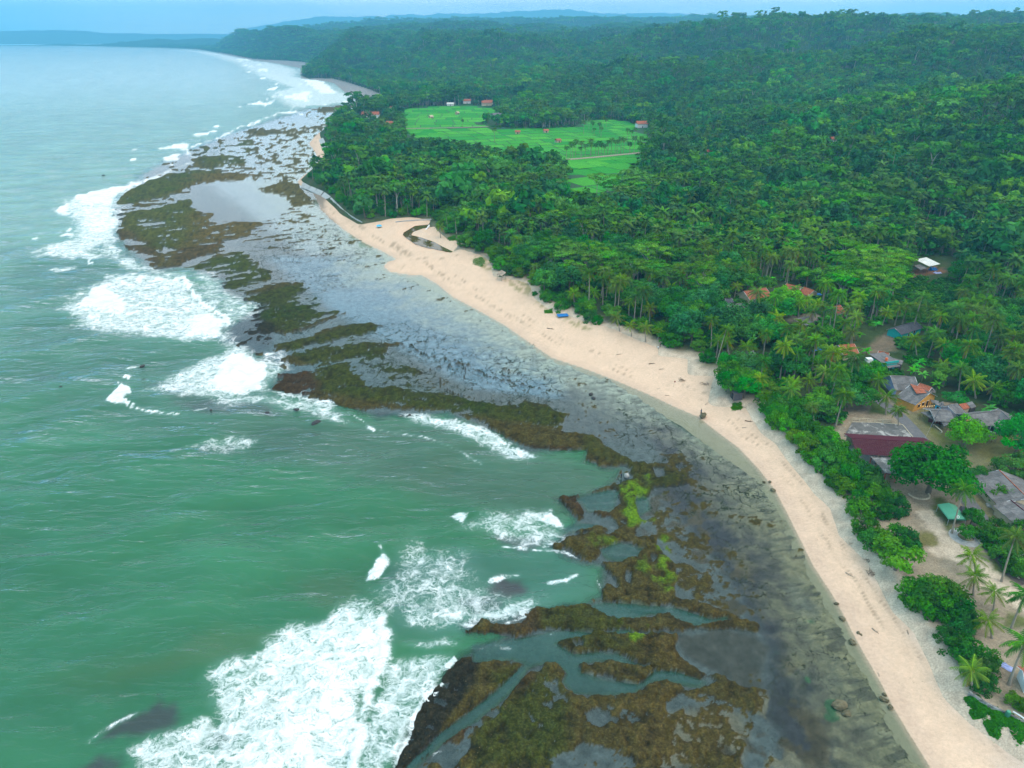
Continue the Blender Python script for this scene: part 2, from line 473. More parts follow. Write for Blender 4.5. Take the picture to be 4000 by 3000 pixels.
ex(VA, [(1480,210),(1560,175),(1740,165),(1830,250),(1800,290),(1700,310),(1640,250),(1530,225)], 0.78, 10)
ex(VA, [(980,115),(1100,100),(1290,95),(1470,125),(1400,150),(1180,170),(1060,200),(990,240),(860,265),(760,290),(660,300),(650,260),(760,200),(870,150)], 0.78, 9)
ex(VA, [(690,350),(800,300),(950,285),(1110,265),(1090,310),(1180,340),(1250,345),(1180,380),(1250,410),(1400,390),(1520,400),(1440,440),(1430,480),(1300,500),(1260,560),(1150,600),(1020,650),(920,660),(860,640),(900,590),(760,560),(660,570),(700,530),(660,470),(700,430)], 0.70, 12)
for q in ([(700,330),(820,312),(960,300),(820,330)], [(780,410),(900,395),(980,398),(860,420)], [(650,505),(760,500),(860,520),(740,530)], [(890,560),(960,545),(1020,555),(940,575)], [(1040,640),(1160,590),(1270,600),(1230,640)]):
    ex(VA, q, 0.15, 5)
ex(VA, [(1080,655),(1250,590),(1400,560),(1500,640),(1570,700),(1540,740),(1420,800),(1300,780),(1310,700)], 0.60, 10)
ex(VA, [(1410,840),(1640,770),(1780,775),(1700,820),(1530,870)], 0.85, 6); ex(VA, [(1400,800),(1560,745),(1720,738),(1780,745),(1600,790),(1450,810)], 0.72, 6)
ex(VA, [(1500,920),(1580,850),(1700,830),(1790,880),(1830,920),(1900,910),(2020,905),(1960,940),(1800,990),(1640,1040),(1500,1030),(1480,960)], 0.66, 10)
ex(VA, [(1610,1110),(1760,1060),(1900,1000),(2050,985),(2200,985),(2150,1030),(1900,1080),(1780,1120),(1640,1130)], 0.78, 7)
ex(VA, [(1640,1150),(1850,1110),(2212,1080),(2212,1180),(1900,1200),(1700,1230)], 0.62, 10)
ex(VB, [(515,770),(640,690),(760,640),(900,600),(1060,560),(1170,500),(1290,510),(1200,530),(1150,580),(1060,640),(1060,740),(1250,760),(1500,800),(1700,840),(1900,860),(2100,850),(2212,930),(2212,1120),(1990,1100),(1960,1050),(1850,1005),(1750,955),(1600,920),(1400,885),(1100,890),(900,880),(880,840),(700,800)], 0.72, 12)
ex(VB, [(1000,590),(1180,600),(1300,640),(1480,700),(1480,770),(1250,745),(1080,730),(960,660)], 0.42, 20)
for q in ([(620,460),(780,410),(860,385),(800,420),(690,455)], [(700,525),(780,500),(830,512),(760,530)], [(650,655),(800,640),(1000,590),(1060,590),(900,625),(760,655)], [(800,385),(860,380),(840,395)]):
    ex(VB, q, 0.05, 4)
# the rock fingers of the near reef
ex(VE, [(640,0),(740,40),(830,110),(900,140),(950,180),(1060,190),(1130,170),(1230,190),(1260,250),(1360,260),(1330,310),(1200,330),(1080,340),(1060,400),(1000,440),(1000,560),(980,620),(1100,640),(1110,720),(1160,780),(1230,860),(1220,960),(1230,1050),(1330,1070),(1420,1100),(1560,1150),(1700,1190),(1560,1190),(1480,1210),(1400,1190),(1260,1140),(1180,1100),(1090,1105),(1000,1090),(900,1090),(770,1070),(730,1010),(780,980),(860,990),(840,940),(770,870),(740,830),(800,840),(870,830),(940,780),(980,800),(990,740),(960,710),(880,695),(850,720),(760,760),(700,800),(640,800),(570,770),(540,740),(420,730),(500,690),(580,650),(690,640),(800,640),(850,600),(810,540),(690,520),(680,490),(800,500),(860,440),(840,360),(880,300),(950,290),(930,250),(960,220),(900,190),(760,210),(650,170),(640,100),(570,100),(320,90),(220,60),(0,-60),(300,-60)], 0.90, 5, 9)
for q in ([(1080,205),(1150,215),(1160,270),(1100,280)], [(740,60),(860,40),(930,90),(880,130)], [(970,430),(1050,400),(1080,480),(1040,560),(990,520)], [(980,620),(1080,610),(1060,660),(960,660)], [(900,890),(940,890),(930,960),(900,950)], [(1060,780),(1110,790),(1080,830)]):
    ex(VE, q, 0.05, 6, 5)
for q, v in (([(460,410),(560,400),(640,395),(560,440),(650,490),(640,540),(600,550),(540,490)], .95), ([(530,600),(640,590),(740,600),(800,620),(700,640),(600,635)], .9),
             ([(680,380),(760,350),(830,320),(850,345),(760,370)], .8), ([(300,735),(350,725),(370,760),(320,775)], .9),
             ([(-30,1200),(60,1230),(180,1240),(250,1200),(330,1130),(470,1112),(640,1103),(690,1110),(740,1160),(830,1185),(950,1197),(1060,1185),(1150,1160),(1230,1162),(1270,1200),(1390,1232),(1470,1215),(1560,1200),(1700,1200),(1800,1240),(1760,1270),(1600,1260),(1400,1260),(1250,1275),(1150,1265),(950,1285),(840,1262),(760,1270),(700,1285),(560,1280),(470,1258),(330,1262),(200,1305),(-30,1300),(-140,1330),(-230,1300),(-210,1260),(-120,1270)], .92),
             ([(410,1350),(480,1325),(560,1330),(640,1300),(760,1280),(900,1290),(1100,1280),(1240,1300),(1220,1360),(1260,1440),(1320,1490),(1400,1540),(1500,1570),(1620,1620),(1680,1650),(1640,1650),(1500,1600),(1430,1560),(1380,1590),(1300,1570),(1180,1525),(1080,1500),(960,1470),(900,1430),(800,1400),(700,1405),(600,1430),(520,1400)], .92),
             ([(580,1500),(640,1480),(720,1485),(790,1455),(870,1465),(960,1500),(1050,1520),(1080,1545),(1010,1560),(1020,1600),(960,1620),(840,1590),(760,1555),(680,1560),(610,1550)], .95)):
    ex(VE, q, v, 5, 8)
ex(VE, [(560,1345),(620,1335),(630,1370),(580,1375)], 0.1, 4, 4); ex(VE, [(830,1264),(900,1262),(960,1285),(880,1284)], 0.1, 3, 3)
ex(VD, [(790,1475),(870,1330),(930,1150),(1010,1030),(1110,910),(1200,845),(1330,830),(1440,830),(1520,812),(1620,830),(1610,860),(1540,890),(1500,940),(1440,1010),(1390,1080),(1350,1130),(1240,1190),(1180,1310),(1050,1350),(950,1420),(890,1500),(760,1600)], 0.72, 6, 8)
LOWER = [(1090,1500),(1220,1390),(1270,1280),(1390,1190),(1440,1090),(1500,1000),(1570,930),(1640,895),(1680,845),(1790,890),(1800,930),(1760,980),(1800,1020),(1900,1060),(2010,1020),(2100,1040),(2190,1040),(2280,985),(2350,975),(2440,990),(2490,1030),(2560,1020),(2640,985),(2820,1010),(2880,1030),(2870,1160),(2850,1290),(2800,1380),(2700,1700),(900,1700)]
ex(VD, LOWER, 0.74, 6, 9)
ex(VD, [(1900,1160),(1960,1130),(2040,1150),(2050,1200),(1980,1240),(1910,1210)], 0.1, 7, 8); ex(VD, [(1700,1410),(1900,1330),(2100,1370),(2212,1480),(1700,1500)], 0.30, 15, 10)
ex(VF, [(380,880),(560,860),(720,890),(850,900),(930,1000),(900,1150),(850,1250),(760,1361),(300,1361),(260,1150),(300,1000)], 0.50, 20, 12)
ex(VE, [(1110,350),(1330,330),(1500,500),(1560,640),(1700,900),(1800,1200),(1640,1180),(1420,1090),(1250,1040),(1240,860),(1120,700),(1010,560)], 0.36, 25, 15)
ex(VF, [(1060,0),(1330,30),(2080,1361),(1200,1361),(1050,600)], 0.13, 40, 20)
ex(VJ, [(0,460),(560,700),(950,930),(1480,1460),(1590,1700),(1300,1659),(900,1150),(0,640)], 0.13, 30, 20)
ex(VE, [(1240,620),(1420,640),(1560,900),(1600,1120),(1420,1080),(1250,1000)], 0.50, 25, 20)
ex(VE, [(1080,150),(1220,110),(1340,190),(1400,270),(1330,320),(1240,250)], 0.50, 10, 14)
# channels of green water between the fingers
VM = (1875, 1680, 1.415)
CHANNELS = [[(320,478),(400,480),(480,487),(560,497),(640,525),(680,517),(684,523),(650,531),(600,540),(560,531),(520,510),(470,506),(440,516),(380,523),(340,512),(305,490)],
    [(-20,592),(100,580),(190,560),(250,556),(312,562),(300,571),(240,577),(205,590),(232,606),(260,620),(320,614),(380,620),(432,648),(472,658),(440,657),(380,641),(330,633),(290,641),(268,650),(278,670),(330,686),(400,701),(440,704),(462,688),(482,668),(540,668),(604,690),(632,696),(600,706),(560,702),(500,692),(450,706),(420,726),(340,731),(260,721),(230,692),(240,670),(212,641),(175,640),(130,658),(104,700),(62,742),(-10,800),(-110,870),(-230,980),(-200,930),(-110,840),(-20,772),(60,708),(108,660),(128,646),(90,632),(-20,642)],
    [(262,190),(300,178),(352,166),(384,170),(372,200),(366,222),(300,224),(285,205)], [(215,272),(275,258),(320,262),(300,274),(245,280)], [(330,330),(390,312),(450,330),(430,352),(380,362),(345,350)], [(430,190),(462,185),(470,215),(440,235)], [(368,556),(410,553),(418,563),(380,565)]]
chan = np.zeros(X.shape)
for q in CHANNELS:
    chan = np.maximum(chan, M.region(VM, q, 6, 7, nB))
Ex = Ex * (1 - chan) - 0.6 * chan
# rock ribs: thin raised lines
ribs = np.zeros(X.shape)
for q, w in (([(1240,505),(1350,520),(1360,545),(1450,580),(1600,610),(1680,640),(1750,680),(1850,720),(2000,750),(2212,780)], 9), ([(1300,660),(1450,655),(1600,630),(1670,625)], 9), ([(1180,520),(1250,510),(1300,505)], 8),
             ([(1640,640),(1560,690),(1460,700)], 6), ([(1650,650),(1640,720)], 6), ([(1500,700),(1510,760),(1600,800),(1750,830),(1950,860)], 8), ([(1200,560),(1200,610),(1260,640),(1350,670)], 6),
             ([(850,370),(920,330),(990,318)], 9), ([(1040,440),(1120,410),(1190,400)], 12), ([(870,500),(960,460),(1060,430)], 10), ([(1680,630),(1800,640),(1950,680),(2212,720)], 6), ([(560,190),(650,165),(735,150)], 8)):
    m = M.stroke(VB, q, w * .678, 3, 4, nB); ribs = np.maximum(ribs, m)
def taper(view, pts, w0, w1):
    P = np.array(pts, float); out = np.zeros(X.shape); n = len(P) - 1
    for i in range(n):
        for k in range(4):
            a, b = P[i] + (P[i + 1] - P[i]) * k / 4, P[i] + (P[i + 1] - P[i]) * (k + 1) / 4
            t = (i + (k + .5) / 4) / n
            out = np.maximum(out, M.stroke(view, [tuple(a), tuple(b)], (w0 + (w1 - w0) * t) * view[2], 4, 5, nB))
    return out
for q, w0, w1 in (([(380,214),(480,204),(600,180),(738,150)], 16, 4), ([(375,250),(500,234),(640,204),(748,184)], 24, 5), ([(480,272),(560,255),(640,240)], 14, 5), ([(560,440),(700,428),(820,382),(900,338),(996,318)], 40, 5), ([(560,520),(680,500),(790,470),(880,440),(940,405)], 42, 6), ([(760,500),(900,478),(980,452),(1070,418),(1190,398)], 26, 8),
                  ([(600,600),(740,590),(880,560),(1020,540),(1150,520)], 44, 10), ([(560,700),(760,680),(900,640),(1060,610)], 40, 10), ([(450,400),(600,390),(740,360),(830,340)], 40, 8), ([(430,350),(560,340),(700,310)], 30, 8), ([(470,300),(600,300),(720,290)], 22, 8)):
    ribs = np.maximum(ribs, taper(VB, q, w0, w1))
for q, w0, w1 in (([(690,350),(820,330),(960,300),(1100,275)], 26, 6), ([(700,400),(860,380),(1000,360)], 22, 8), ([(660,470),(800,470),(960,450)], 24, 8), ([(660,530),(800,545),(950,560)], 22, 10), ([(860,640),(960,640),(1060,610)], 18, 6), ([(700,270),(850,240),(1000,200),(1200,160)], 24, 8)):
    ribs = np.maximum(ribs, taper(VA, q, w0, w1))
Ex = np.maximum(Ex, ribs * 0.95 - (1 - ribs))
# wet outer lip where the swell runs over the rock
lip = np.zeros(X.shape)
for v, q in ((VD, [(790,1475),(870,1330),(930,1150),(1010,1030),(1110,910),(1200,845),(1300,860),(1250,1000),(1100,1200),(1000,1400),(890,1500),(760,1600)]),
             (VB, [(990,895),(1300,905),(1600,950),(1900,1100),(1960,1180),(1700,1170),(1400,1060),(1150,990)]), (VA, [(1280,1060),(1310,960),(1500,950),(1600,1000),(1560,1100),(1480,1160)]),
             (VA, [(1310,700),(1290,780),(1400,840),(1530,880),(1500,950),(1310,960),(1120,830),(1080,700)]), (VA, [(640,290),(700,320),(690,440),(640,560),(800,640),(720,600),(600,520),(620,400)]),
             (VE, [(420,450),(560,560),(500,690),(250,740),(100,640),(200,480)]), (VE, [(0,960),(120,930),(220,960),(180,1020),(40,1040)])):
    lip = np.maximum(lip, M.region(v, q, 14, 14, nB))
Ex = np.where(Ex < 0.5, np.maximum(Ex, lip * 0.34 - 0.3 * (1 - lip)), Ex)
h = (Ex - 0.5) * 1.25 + ((0.40 + 0.22 * _o) * nR + (0.30 * nB + 0.16 * nD) * (1 - 0.45 * _o)) * sstep(-0.1, 0.35, Ex)
h = np.clip(h, -4.0, 0.75) + np.where(h > 0, 0.10 * nD + 0.6 * h, 0.0)
off = np.clip(-sdw * 0.004, 0, 3.0)
h = np.where(plat < 0.5, np.minimum(h, -0.8 - off - (0.5 - plat)), h)
h = np.maximum(h, np.where(plat > 0.5, -0.55, -4.0) - 0.8 * chan)

def cmix(a, b, m):
    return a * (1 - m[:, None]) + np.asarray(b)[None, :] * m[:, None]
# bed colours
bed = np.tile(np.array([0.10, 0.115, 0.12]), (len(X), 1))
def bedp(view, pts, col, amt=1.0, feather=25, warp=20, noise=nA):
    global bed
    bed = cmix(bed, col, M.region(view, pts, feather, warp, noise) * amt)
bedp(VS, [(1000,400),(1500,390),(1300,700),(1500,980),(1200,1000),(800,700)], (0.33,0.37,0.39), 1, 40)  # far pools: pale sky reflection painted into the bed colour
bedp(VB, [(500,0),(1250,0),(1700,260),(2212,560),(2212,820),(1700,760),(1250,520),(900,330)], (0.17,0.26,0.34), 1, 40)  # mid lagoon: blue of the reflected sky painted into the bed
bedp(VE, [(1000,-100),(1450,-40),(1600,150),(1750,400),(1850,640),(1991,900),(1991,1400),(1850,1400),(1700,1150),(1560,900),(1100,350),(1150,150)], (0.034,0.031,0.046), 1, 40)
bedp(VF, [(1020,640),(1080,420),(1250,450),(1400,620),(1500,900),(1600,1000),(1750,1150),(1800,1400),(1250,1400),(1000,1000)], (0.038,0.034,0.044), 1, 40)
bedp(VF, [(400,470),(700,430),(930,470),(1050,560),(1010,640),(960,850),(860,830),(700,720),(600,690),(450,600)], (0.062,0.056,0.048), 1, 15)
bedp(VF, [(300,1000),(560,960),(850,1000),(900,1150),(800,1361),(250,1361)], (0.21,0.175,0.12), 1, 30)
mtan = sstep(0.12, 0.4, nA + 0.3 * nB) * M.region(VF, [(960,880),(1300,900),(1500,1100),(1560,1361),(900,1400)], 40)
bed = cmix(bed, (0.20, 0.17, 0.115), mtan)
mb = sstep(0.05, 0.35, fbm(X / 7, Y / 7, 5, 77)) * (M.region(VE, [(1050,350),(1500,450),(1850,1100),(1700,1250),(1250,1050),(1000,600)], 40) + M.region(VF, [(0,870),(900,860),(1000,640),(1300,600),(1500,1361),(0,1400)], 40)).clip(0, 1)
bed = cmix(bed, (0.070, 0.046, 0.022), mb * 0.9)
sandy = np.clip(1.15 + sdw / (7 + 0.02 * np.maximum(0, M.R - 120)) * 0.42 + 0.5 * nA + 0.2 * nB, 0, 1) * sstep(0, 1, 1.0)
sandw = M.region(VB, [(1050,0),(1250,0),(1700,260),(2212,560),(2212,640),(1800,430),(1400,180),(1150,170)], 40, 30, nA)
sandy = np.maximum(sandy, sandw * 0.7 * sstep(-0.3, 0.3, nA))
sandw = M.region(VJ, [(0,440),(560,690),(950,920),(1480,1450),(1590,1659),(1400,1659),(1250,1300),(900,1050),(500,800),(0,620)], 40, 40, nA)
sandy = np.maximum(sandy, sandw * 0.8 * sstep(-0.6, 0.1, nA))
sandw = M.region(VF, [(1310,20),(1500,370),(1760,780),(2080,1361),(1850,1361),(1700,1000),(1500,700),(1300,500),(1150,200),(1150,0)], 40, 40, nA)
sandy = np.maximum(sandy, sandw * sstep(-0.5, 0.15, nA))
along = Y * 0.97 - X * 0.24
streak = fbm(along / 1.7, sdw / 8.0, 4, 93); nearb = sstep(250, 150, M.R)
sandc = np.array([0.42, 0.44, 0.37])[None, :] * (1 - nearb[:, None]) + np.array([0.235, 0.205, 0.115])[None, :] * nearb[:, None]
sm = np.clip(sandy * (plat > 0.3), 0, 1)[:, None]
bed = bed * (1 - sm) + sandc * sm
bed = cmix(bed, (0.060, 0.055, 0.040), sstep(0.05, 0.42, streak) * sstep(-16, -3, sdw) * sstep(330, 200, M.R) * 0.8)
gw = sstep(0.45, 0.62, fbm(X / 9, Y / 9, 4, 91)) * M.region(VF, [(1040,300),(1280,300),(1600,700),(1650,1361),(1150,1361),(1150,900),(1100,500)], 30)
bed = cmix(bed, (0.045, 0.13, 0.05), gw)
bed = cmix(bed, (0.09, 0.13, 0.10), chan); bed = cmix(bed, (0.05, 0.045, 0.05), lip * 0.9)
bed[plat < 0.4] = (0.06, 0.075, 0.05)
bed *= (1 + (0.30 * nB + 0.16 * nD) * (1 - 0.7 * _o))[:, None]
# rock and weed colours
rock = np.tile(np.array([0.115, 0.086, 0.034]), (len(X), 1))
olive = np.zeros(X.shape); green = np.zeros(X.shape); red = np.zeros(X.shape); rust = np.zeros(X.shape)
for v, q, a in ((VA, [(760,180),(1100,95),(1250,110),(950,250),(690,300)], .8), (VA, [(690,350),(950,285),(1110,265),(1180,400),(1000,560),(760,540)], .7), (VA, [(1080,655),(1400,560),(1560,700),(1400,820),(1280,780)], 1),
                (VA, [(1400,840),(1780,740),(2020,905),(1640,1040),(1480,960)], 1), (VA, [(1610,1110),(2050,985),(2212,1000),(2212,1400),(1800,1380),(1780,1220)], .9), (VB, [(900,600),(1250,560),(1500,800),(2212,880),(2212,1000),(1300,870),(900,800)], .95),
                (VE, [(640,0),(900,140),(1300,260),(1000,600),(860,500),(900,200),(640,140)], .55), (VE, [(340,1130),(700,1110),(900,1200),(900,1290),(500,1360),(350,1250)], .7), (VD, [(1300,1250),(1650,900),(1800,1000),(1800,1475),(1250,1475)], .8),
                (VE, [(420,1350),(800,1290),(1000,1400),(700,1410)], .6), (VG, [(820,640),(1100,600),(1080,700),(900,740)], .6), (VD, [(1380,960),(1500,870),(1500,960),(1400,1040)], .8)):
    olive = np.maximum(olive, a * M.region(v, q, 30, 25, nA))
for v, q, a in ((VE, [(880,370),(960,340),(1060,370),(1000,440),(1000,560),(960,610),(890,600),(900,500)], 1), (VE, [(1100,720),(1140,700),(1150,800),(1200,1000),(1150,1010),(1120,950),(1140,880)], .9), (VE, [(850,1220),(960,1290),(1100,1300),(960,1340),(900,1270)], .9),
                (VE, [(1000,260),(1060,260),(1050,300),(1000,300)], .7), (VE, [(680,700),(850,660),(830,720),(720,740)], .5), (VE, [(990,830),(1040,830),(1020,900),(980,880)], .6)):
    green = np.maximum(green, a * M.region(v, q, 18, 40, nB + 0.6 * nA))
for v, q, a in ((VA, [(1540,1360),(1650,1250),(1800,1220),(1850,1380),(1700,1400)], 1), (VA, [(640,470),(760,440),(900,560),(900,660),(700,570)], .7), (VA, [(1000,560),(1300,500),(1200,600),(1000,650)], .6), (VB, [(900,880),(1100,890),(1100,930),(950,910)], .8),
                (VE, [(220,60),(570,95),(640,140),(300,100)], .8), (VE, [(460,410),(650,400),(650,550),(540,490)], .9), (VE, [(680,490),(840,500),(800,600),(700,560)], .6), (VE, [(-140,1330),(330,1130),(350,1260),(200,1305)], .7), (VD, [(1030,1350),(1240,1190),(1500,960),(1200,1300)], .8), (VE, [(150,1659),(300,1500),(330,1580),(250,1659)], .7)):
    red = np.maximum(red, a * M.region(v, q, 18, 18, nA))
for v, q, a in ((VA, [(1100,120),(1470,110),(1480,150),(1050,220)], .8), (VA, [(1080,350),(1250,340),(1500,400),(1430,500),(1250,540),(1100,480)], .8), (VE, [(1000,1280),(1250,1290),(1500,1560),(1250,1540),(1050,1400)], .8), (VE, [(1230,1060),(1500,1130),(1750,1220),(1560,1260),(1250,1270)], .8), (VF, [(0,900),(300,800),(500,860),(800,1000),(500,1361),(0,1361)], .6)):
    rust = np.maximum(rust, a * M.region(v, q, 30, 30, nA))
rock = cmix(rock, (0.072, 0.085, 0.020), olive * 0.9); rock = cmix(rock, (0.135, 0.088, 0.034), rust * 0.8)
rock = cmix(rock, (0.088, 0.046, 0.034), red * 0.8)
rock = cmix(rock, (0.045, 0.075, 0.012), sstep(0.1, 0.5, nC) * olive * 0.6); rock = cmix(rock, (0.17, 0.30, 0.018), green * sstep(-0.3, 0.3, nB + 0.4))
rock = cmix(rock, (0.045, 0.032, 0.020), sstep(0.15, 0.6, -nB) * 0.6); rock = cmix(rock, (0.034, 0.030, 0.030), lip * 0.85)
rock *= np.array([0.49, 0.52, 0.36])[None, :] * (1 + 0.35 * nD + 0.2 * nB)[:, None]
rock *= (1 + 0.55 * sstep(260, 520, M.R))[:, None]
cliffy = sstep(0.02, -0.12, h) * sstep(-0.5, -0.12, h)
wet = sstep(0.03, -0.05, h)
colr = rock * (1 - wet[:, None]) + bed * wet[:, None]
vein = np.zeros(X.shape)
VEINS = ((VA, [(1400,520),(1700,470),(2000,600),(2000,740),(1800,900),(1560,760),(1450,640)], .9), (VB, [(900,330),(1250,360),(1700,480),(2212,650),(2212,900),(1500,830),(1050,760),(1050,560)], 1), (VB, [(250,150),(600,60),(760,200),(900,560),(500,560),(430,330)], .6),
                (VJ, [(0,560),(500,740),(950,960),(1500,1480),(1500,1659),(0,1659)], .75), (VE, [(1000,60),(1400,100),(1900,700),(1850,1300),(1200,500)], .45), (VF, [(1000,0),(1330,30),(2080,1361),(1000,1361)], .30), (VI, [(0,380),(400,330),(740,560),(500,800),(0,800)], .8))
for v, q, a in VEINS:
    vein = np.maximum(vein, a * M.region(v, q, 45))
vein *= (sdw < -0.5)
colr = np.clip(colr, 0.004, 0.9)
keep = (sdw < 9) & (M.R < 1500)
def weed_lines(m, p):
    """network of narrow weed ridges that reach the water surface"""
    wv = m.n("VectorMath", {0: m.noise(0.09, 3, 0.6, 0, p, "Color"), 1: (16, 16, 0)}, operation="MULTIPLY").outputs[0]
    wp = m.n("VectorMath", {0: p, 1: wv}, operation="ADD").outputs[0]
    wv2 = m.n("VectorMath", {0: m.noise(0.5, 3, 0.6, 0, p, "Color"), 1: (6.0, 6.0, 0)}, operation="MULTIPLY").outputs[0]
    wp = m.n("VectorMath", {0: wp, 1: wv2}, operation="ADD").outputs[0]
    wp = m.n("VectorMath", {0: wp, 1: (1.0, 0.62, 0)}, operation="MULTIPLY").outputs[0]
    vo = m.n("TexVoronoi", {"Vector": wp, "Scale": 0.21}, feature="DISTANCE_TO_EDGE", voronoi_dimensions="2D").outputs["Distance"]
    vo2 = m.n("TexVoronoi", {"Vector": wp, "Scale": 0.5}, feature="DISTANCE_TO_EDGE", voronoi_dimensions="2D").outputs["Distance"]
    va = m.attr("vein")
    gate = m.step(m.noise(0.045, 3, 0.6), 0.33, 0.52)
    w1 = m.math("MULTIPLY", m.math("MULTIPLY", va, gate), m.math("MULTIPLY_ADD", m.noise(0.3, 2), 0.095, 0.008))
    l1 = m.math("LESS_THAN", vo, w1)
    w2 = m.math("MULTIPLY", m.math("MULTIPLY", va, m.step(m.noise(0.08, 2), 0.46, 0.60)), 0.055)
    l2 = m.math("LESS_THAN", vo2, w2)
    line = m.math("MULTIPLY", m.math("MULTIPLY", m.math("MAXIMUM", l1, l2), m.step(va, 0.05, 0.3)), m.step(m.noise(0.55, 3, 0.6), 0.36, 0.46))
    return line
m = Mat("reef_rock_and_bed")
p = m.pos()
line = weed_lines(m, p)
base = m.attr("Col", 0)
f1 = m.noise(2.2, 4, 0.65); f2 = m.noise(0.55, 4, 0.6)
base = m.mix(m.math("MULTIPLY_ADD", m.attr("dry"), 0.75, 0.25), base, m.mix(1.0, base, m.ramp(f1, (0.25, 0.45), (0.5, 0.95), (0.75, 1.65)), "MULTIPLY"))
base = m.mix(1.0, base, m.ramp(f2, (0.3, 0.72), (0.7, 1.28)), "MULTIPLY")
wline = m.mix(m.noise(0.07, 2), (0.030, 0.019, 0.013), (0.026, 0.036, 0.010))
base = m.mix(line, base, wline)
speck = m.math("GREATER_THAN", m.noise(3.5, 2, 0.5), 0.72)
base = m.mix(m.math("MULTIPLY", speck, m.attr("dry")), base, (0.15, 0.115, 0.055))
hb = m.math("ADD", m.math("MULTIPLY", f1, 0.6), m.noise(0.9, 5, 0.7))
MAT_REEF = m.done(m.bsdf(base, 0.95, 0.04, m.bump(hb, 0.9, 0.45)))
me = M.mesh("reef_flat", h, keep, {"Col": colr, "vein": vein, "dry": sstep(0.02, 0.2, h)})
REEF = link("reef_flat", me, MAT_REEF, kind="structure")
REEF_FIELDS = (M, h, sdw)
# ------------------------------------------------------------------ sea surface: swell, turbid green water, foam
M2 = Map(64, 11600, math.radians(-52), math.radians(51), 2.0, 0.035)
X, Y, S = M2.X, M2.Y, M2.S
sdw2 = sdf(P_WATER, X, Y, 600.0)
n1 = fbm(X / 14, Y / 14, 4, 31); n2 = fbm(X / 5, Y / 5, 4, 32); n3 = fbm(X / 60, Y / 60, 3, 33)
foam = np.zeros(X.shape); near = M2
def fo(view, pts, val, feather=9, warp=16, noise=None):
    global foam
    ks = 2.6 if val < 0.72 else 1.5
    foam = np.maximum(foam, val * M2.region(view, pts, feather * ks, warp * 1.5, (0.6 * n2 + 0.7 * n1) if noise is None else noise))
def fs(view, pts, w, val=.9, feather=5, warp=7):
    global foam
    foam = np.maximum(foam, val * M2.stroke(view, pts, w * view[2], feather * 1.7, warp * 1.6, 0.6 * n2 + 0.6 * n1))
fo(VA, [(310,330),(370,260),(640,200),(760,160),(980,115),(900,150),(760,200),(650,240),(640,290),(700,320),(690,440),(640,500),(520,560),(340,600),(200,600),(220,540),(400,500),(430,450),(410,350)], .62, 14)
fo(VA, [(420,240),(660,195),(980,117),(860,160),(680,225),(640,290),(480,290)], 1); fo(VA, [(310,330),(400,270),(405,360),(370,350)], 1); fo(VA, [(340,470),(400,435),(405,480)], 1); fo(VA, [(440,300),(680,310),(690,430),(500,470)], .75, 16)
fs(VA, [(205,490),(300,485),(370,470)], 14); fo(VA, [(180,580),(400,560),(600,560),(560,600),(300,605)], .6)
fo(VA, [(300,660),(440,640),(460,670),(340,680)], .7); fo(VA, [(505,620),(540,625),(535,645),(510,640)], 1, 4, 4)
fo(VA, [(280,890),(420,850),(580,740),(620,690),(790,690),(1060,710),(1110,800),(1180,870),(1290,920),(1320,980),(1280,1060),(1100,1090),(850,1050),(620,1030),(430,990),(440,940)], .62, 16)
fo(VA, [(590,750),(660,780),(730,870),(720,920),(600,900),(420,870)], 1, 12); fo(VA, [(1060,960),(1180,900),(1310,960),(1270,1050),(1080,1060)], .9, 14); fo(VA, [(800,720),(1060,715),(1110,800),(1060,800),(900,760)], .7, 14)
fs(VA, [(800,720),(1060,715),(1110,800),(1180,880),(1290,930),(1315,985)], 24, 1.0); fo(VA, [(640,580),(790,600),(810,680),(700,660)], .55)
fo(VA, [(830,1380),(1000,1270),(1250,1150),(1400,1120),(1530,1220),(1510,1350),(1430,1390),(1100,1400)], .60, 16); fo(VA, [(1180,1330),(1280,1200),(1400,1140),(1530,1225),(1505,1360),(1350,1380)], 1, 12)
fo(VA, [(600,1420),(690,1330),(680,1310),(760,1360),(740,1390),(700,1410),(800,1450),(640,1440)], 1, 5, 6); fs(VA, [(640,1430),(850,1480),(1050,1500),(1250,1440)], 16, .8); fo(VA, [(710,1280),(760,1275),(740,1295)], .95, 4, 4); fs(VA, [(730,1240),(800,1225)], 10)
fo(VA, [(1220,1400),(1500,1390),(1700,1400),(1860,1420),(1920,1500),(2080,1560),(2120,1590),(1950,1560),(1800,1500),(1500,1440),(1300,1460)], .52, 14)
fo(VA, [(1100,690),(1250,660),(1310,780),(1520,870),(1520,960),(1330,960),(1180,860)], .45, 14); fo(VA, [(1480,1160),(1640,1130),(1700,1240),(1560,1280)], .5)
fs(VA, [(1480,1170),(1600,1140),(1760,1120)], 12, .9)
fo(VB, [(1200,900),(1400,895),(1580,930),(1750,980),(1900,1060),(2050,1160),(1900,1160),(1700,1060),(1500,1000),(1300,930)], .60, 12); fs(VB, [(1600,950),(1800,1030),(1900,1090),(2030,1155)], 34, .75); fs(VB, [(990,910),(1060,950),(1120,1010)], 22, .8)
fs(VB, [(1160,1000),(1400,1040),(1600,1120),(1740,1190)], 8, .55); fo(VB, [(720,830),(880,830),(900,900),(1000,920),(820,950),(740,900)], .5)
fo(VB, [(50,1100),(200,1050),(380,1030),(450,1060),(380,1110),(260,1140)], .42); fo(VB, [(300,1060),(400,1040),(450,1060),(390,1100)], .62)
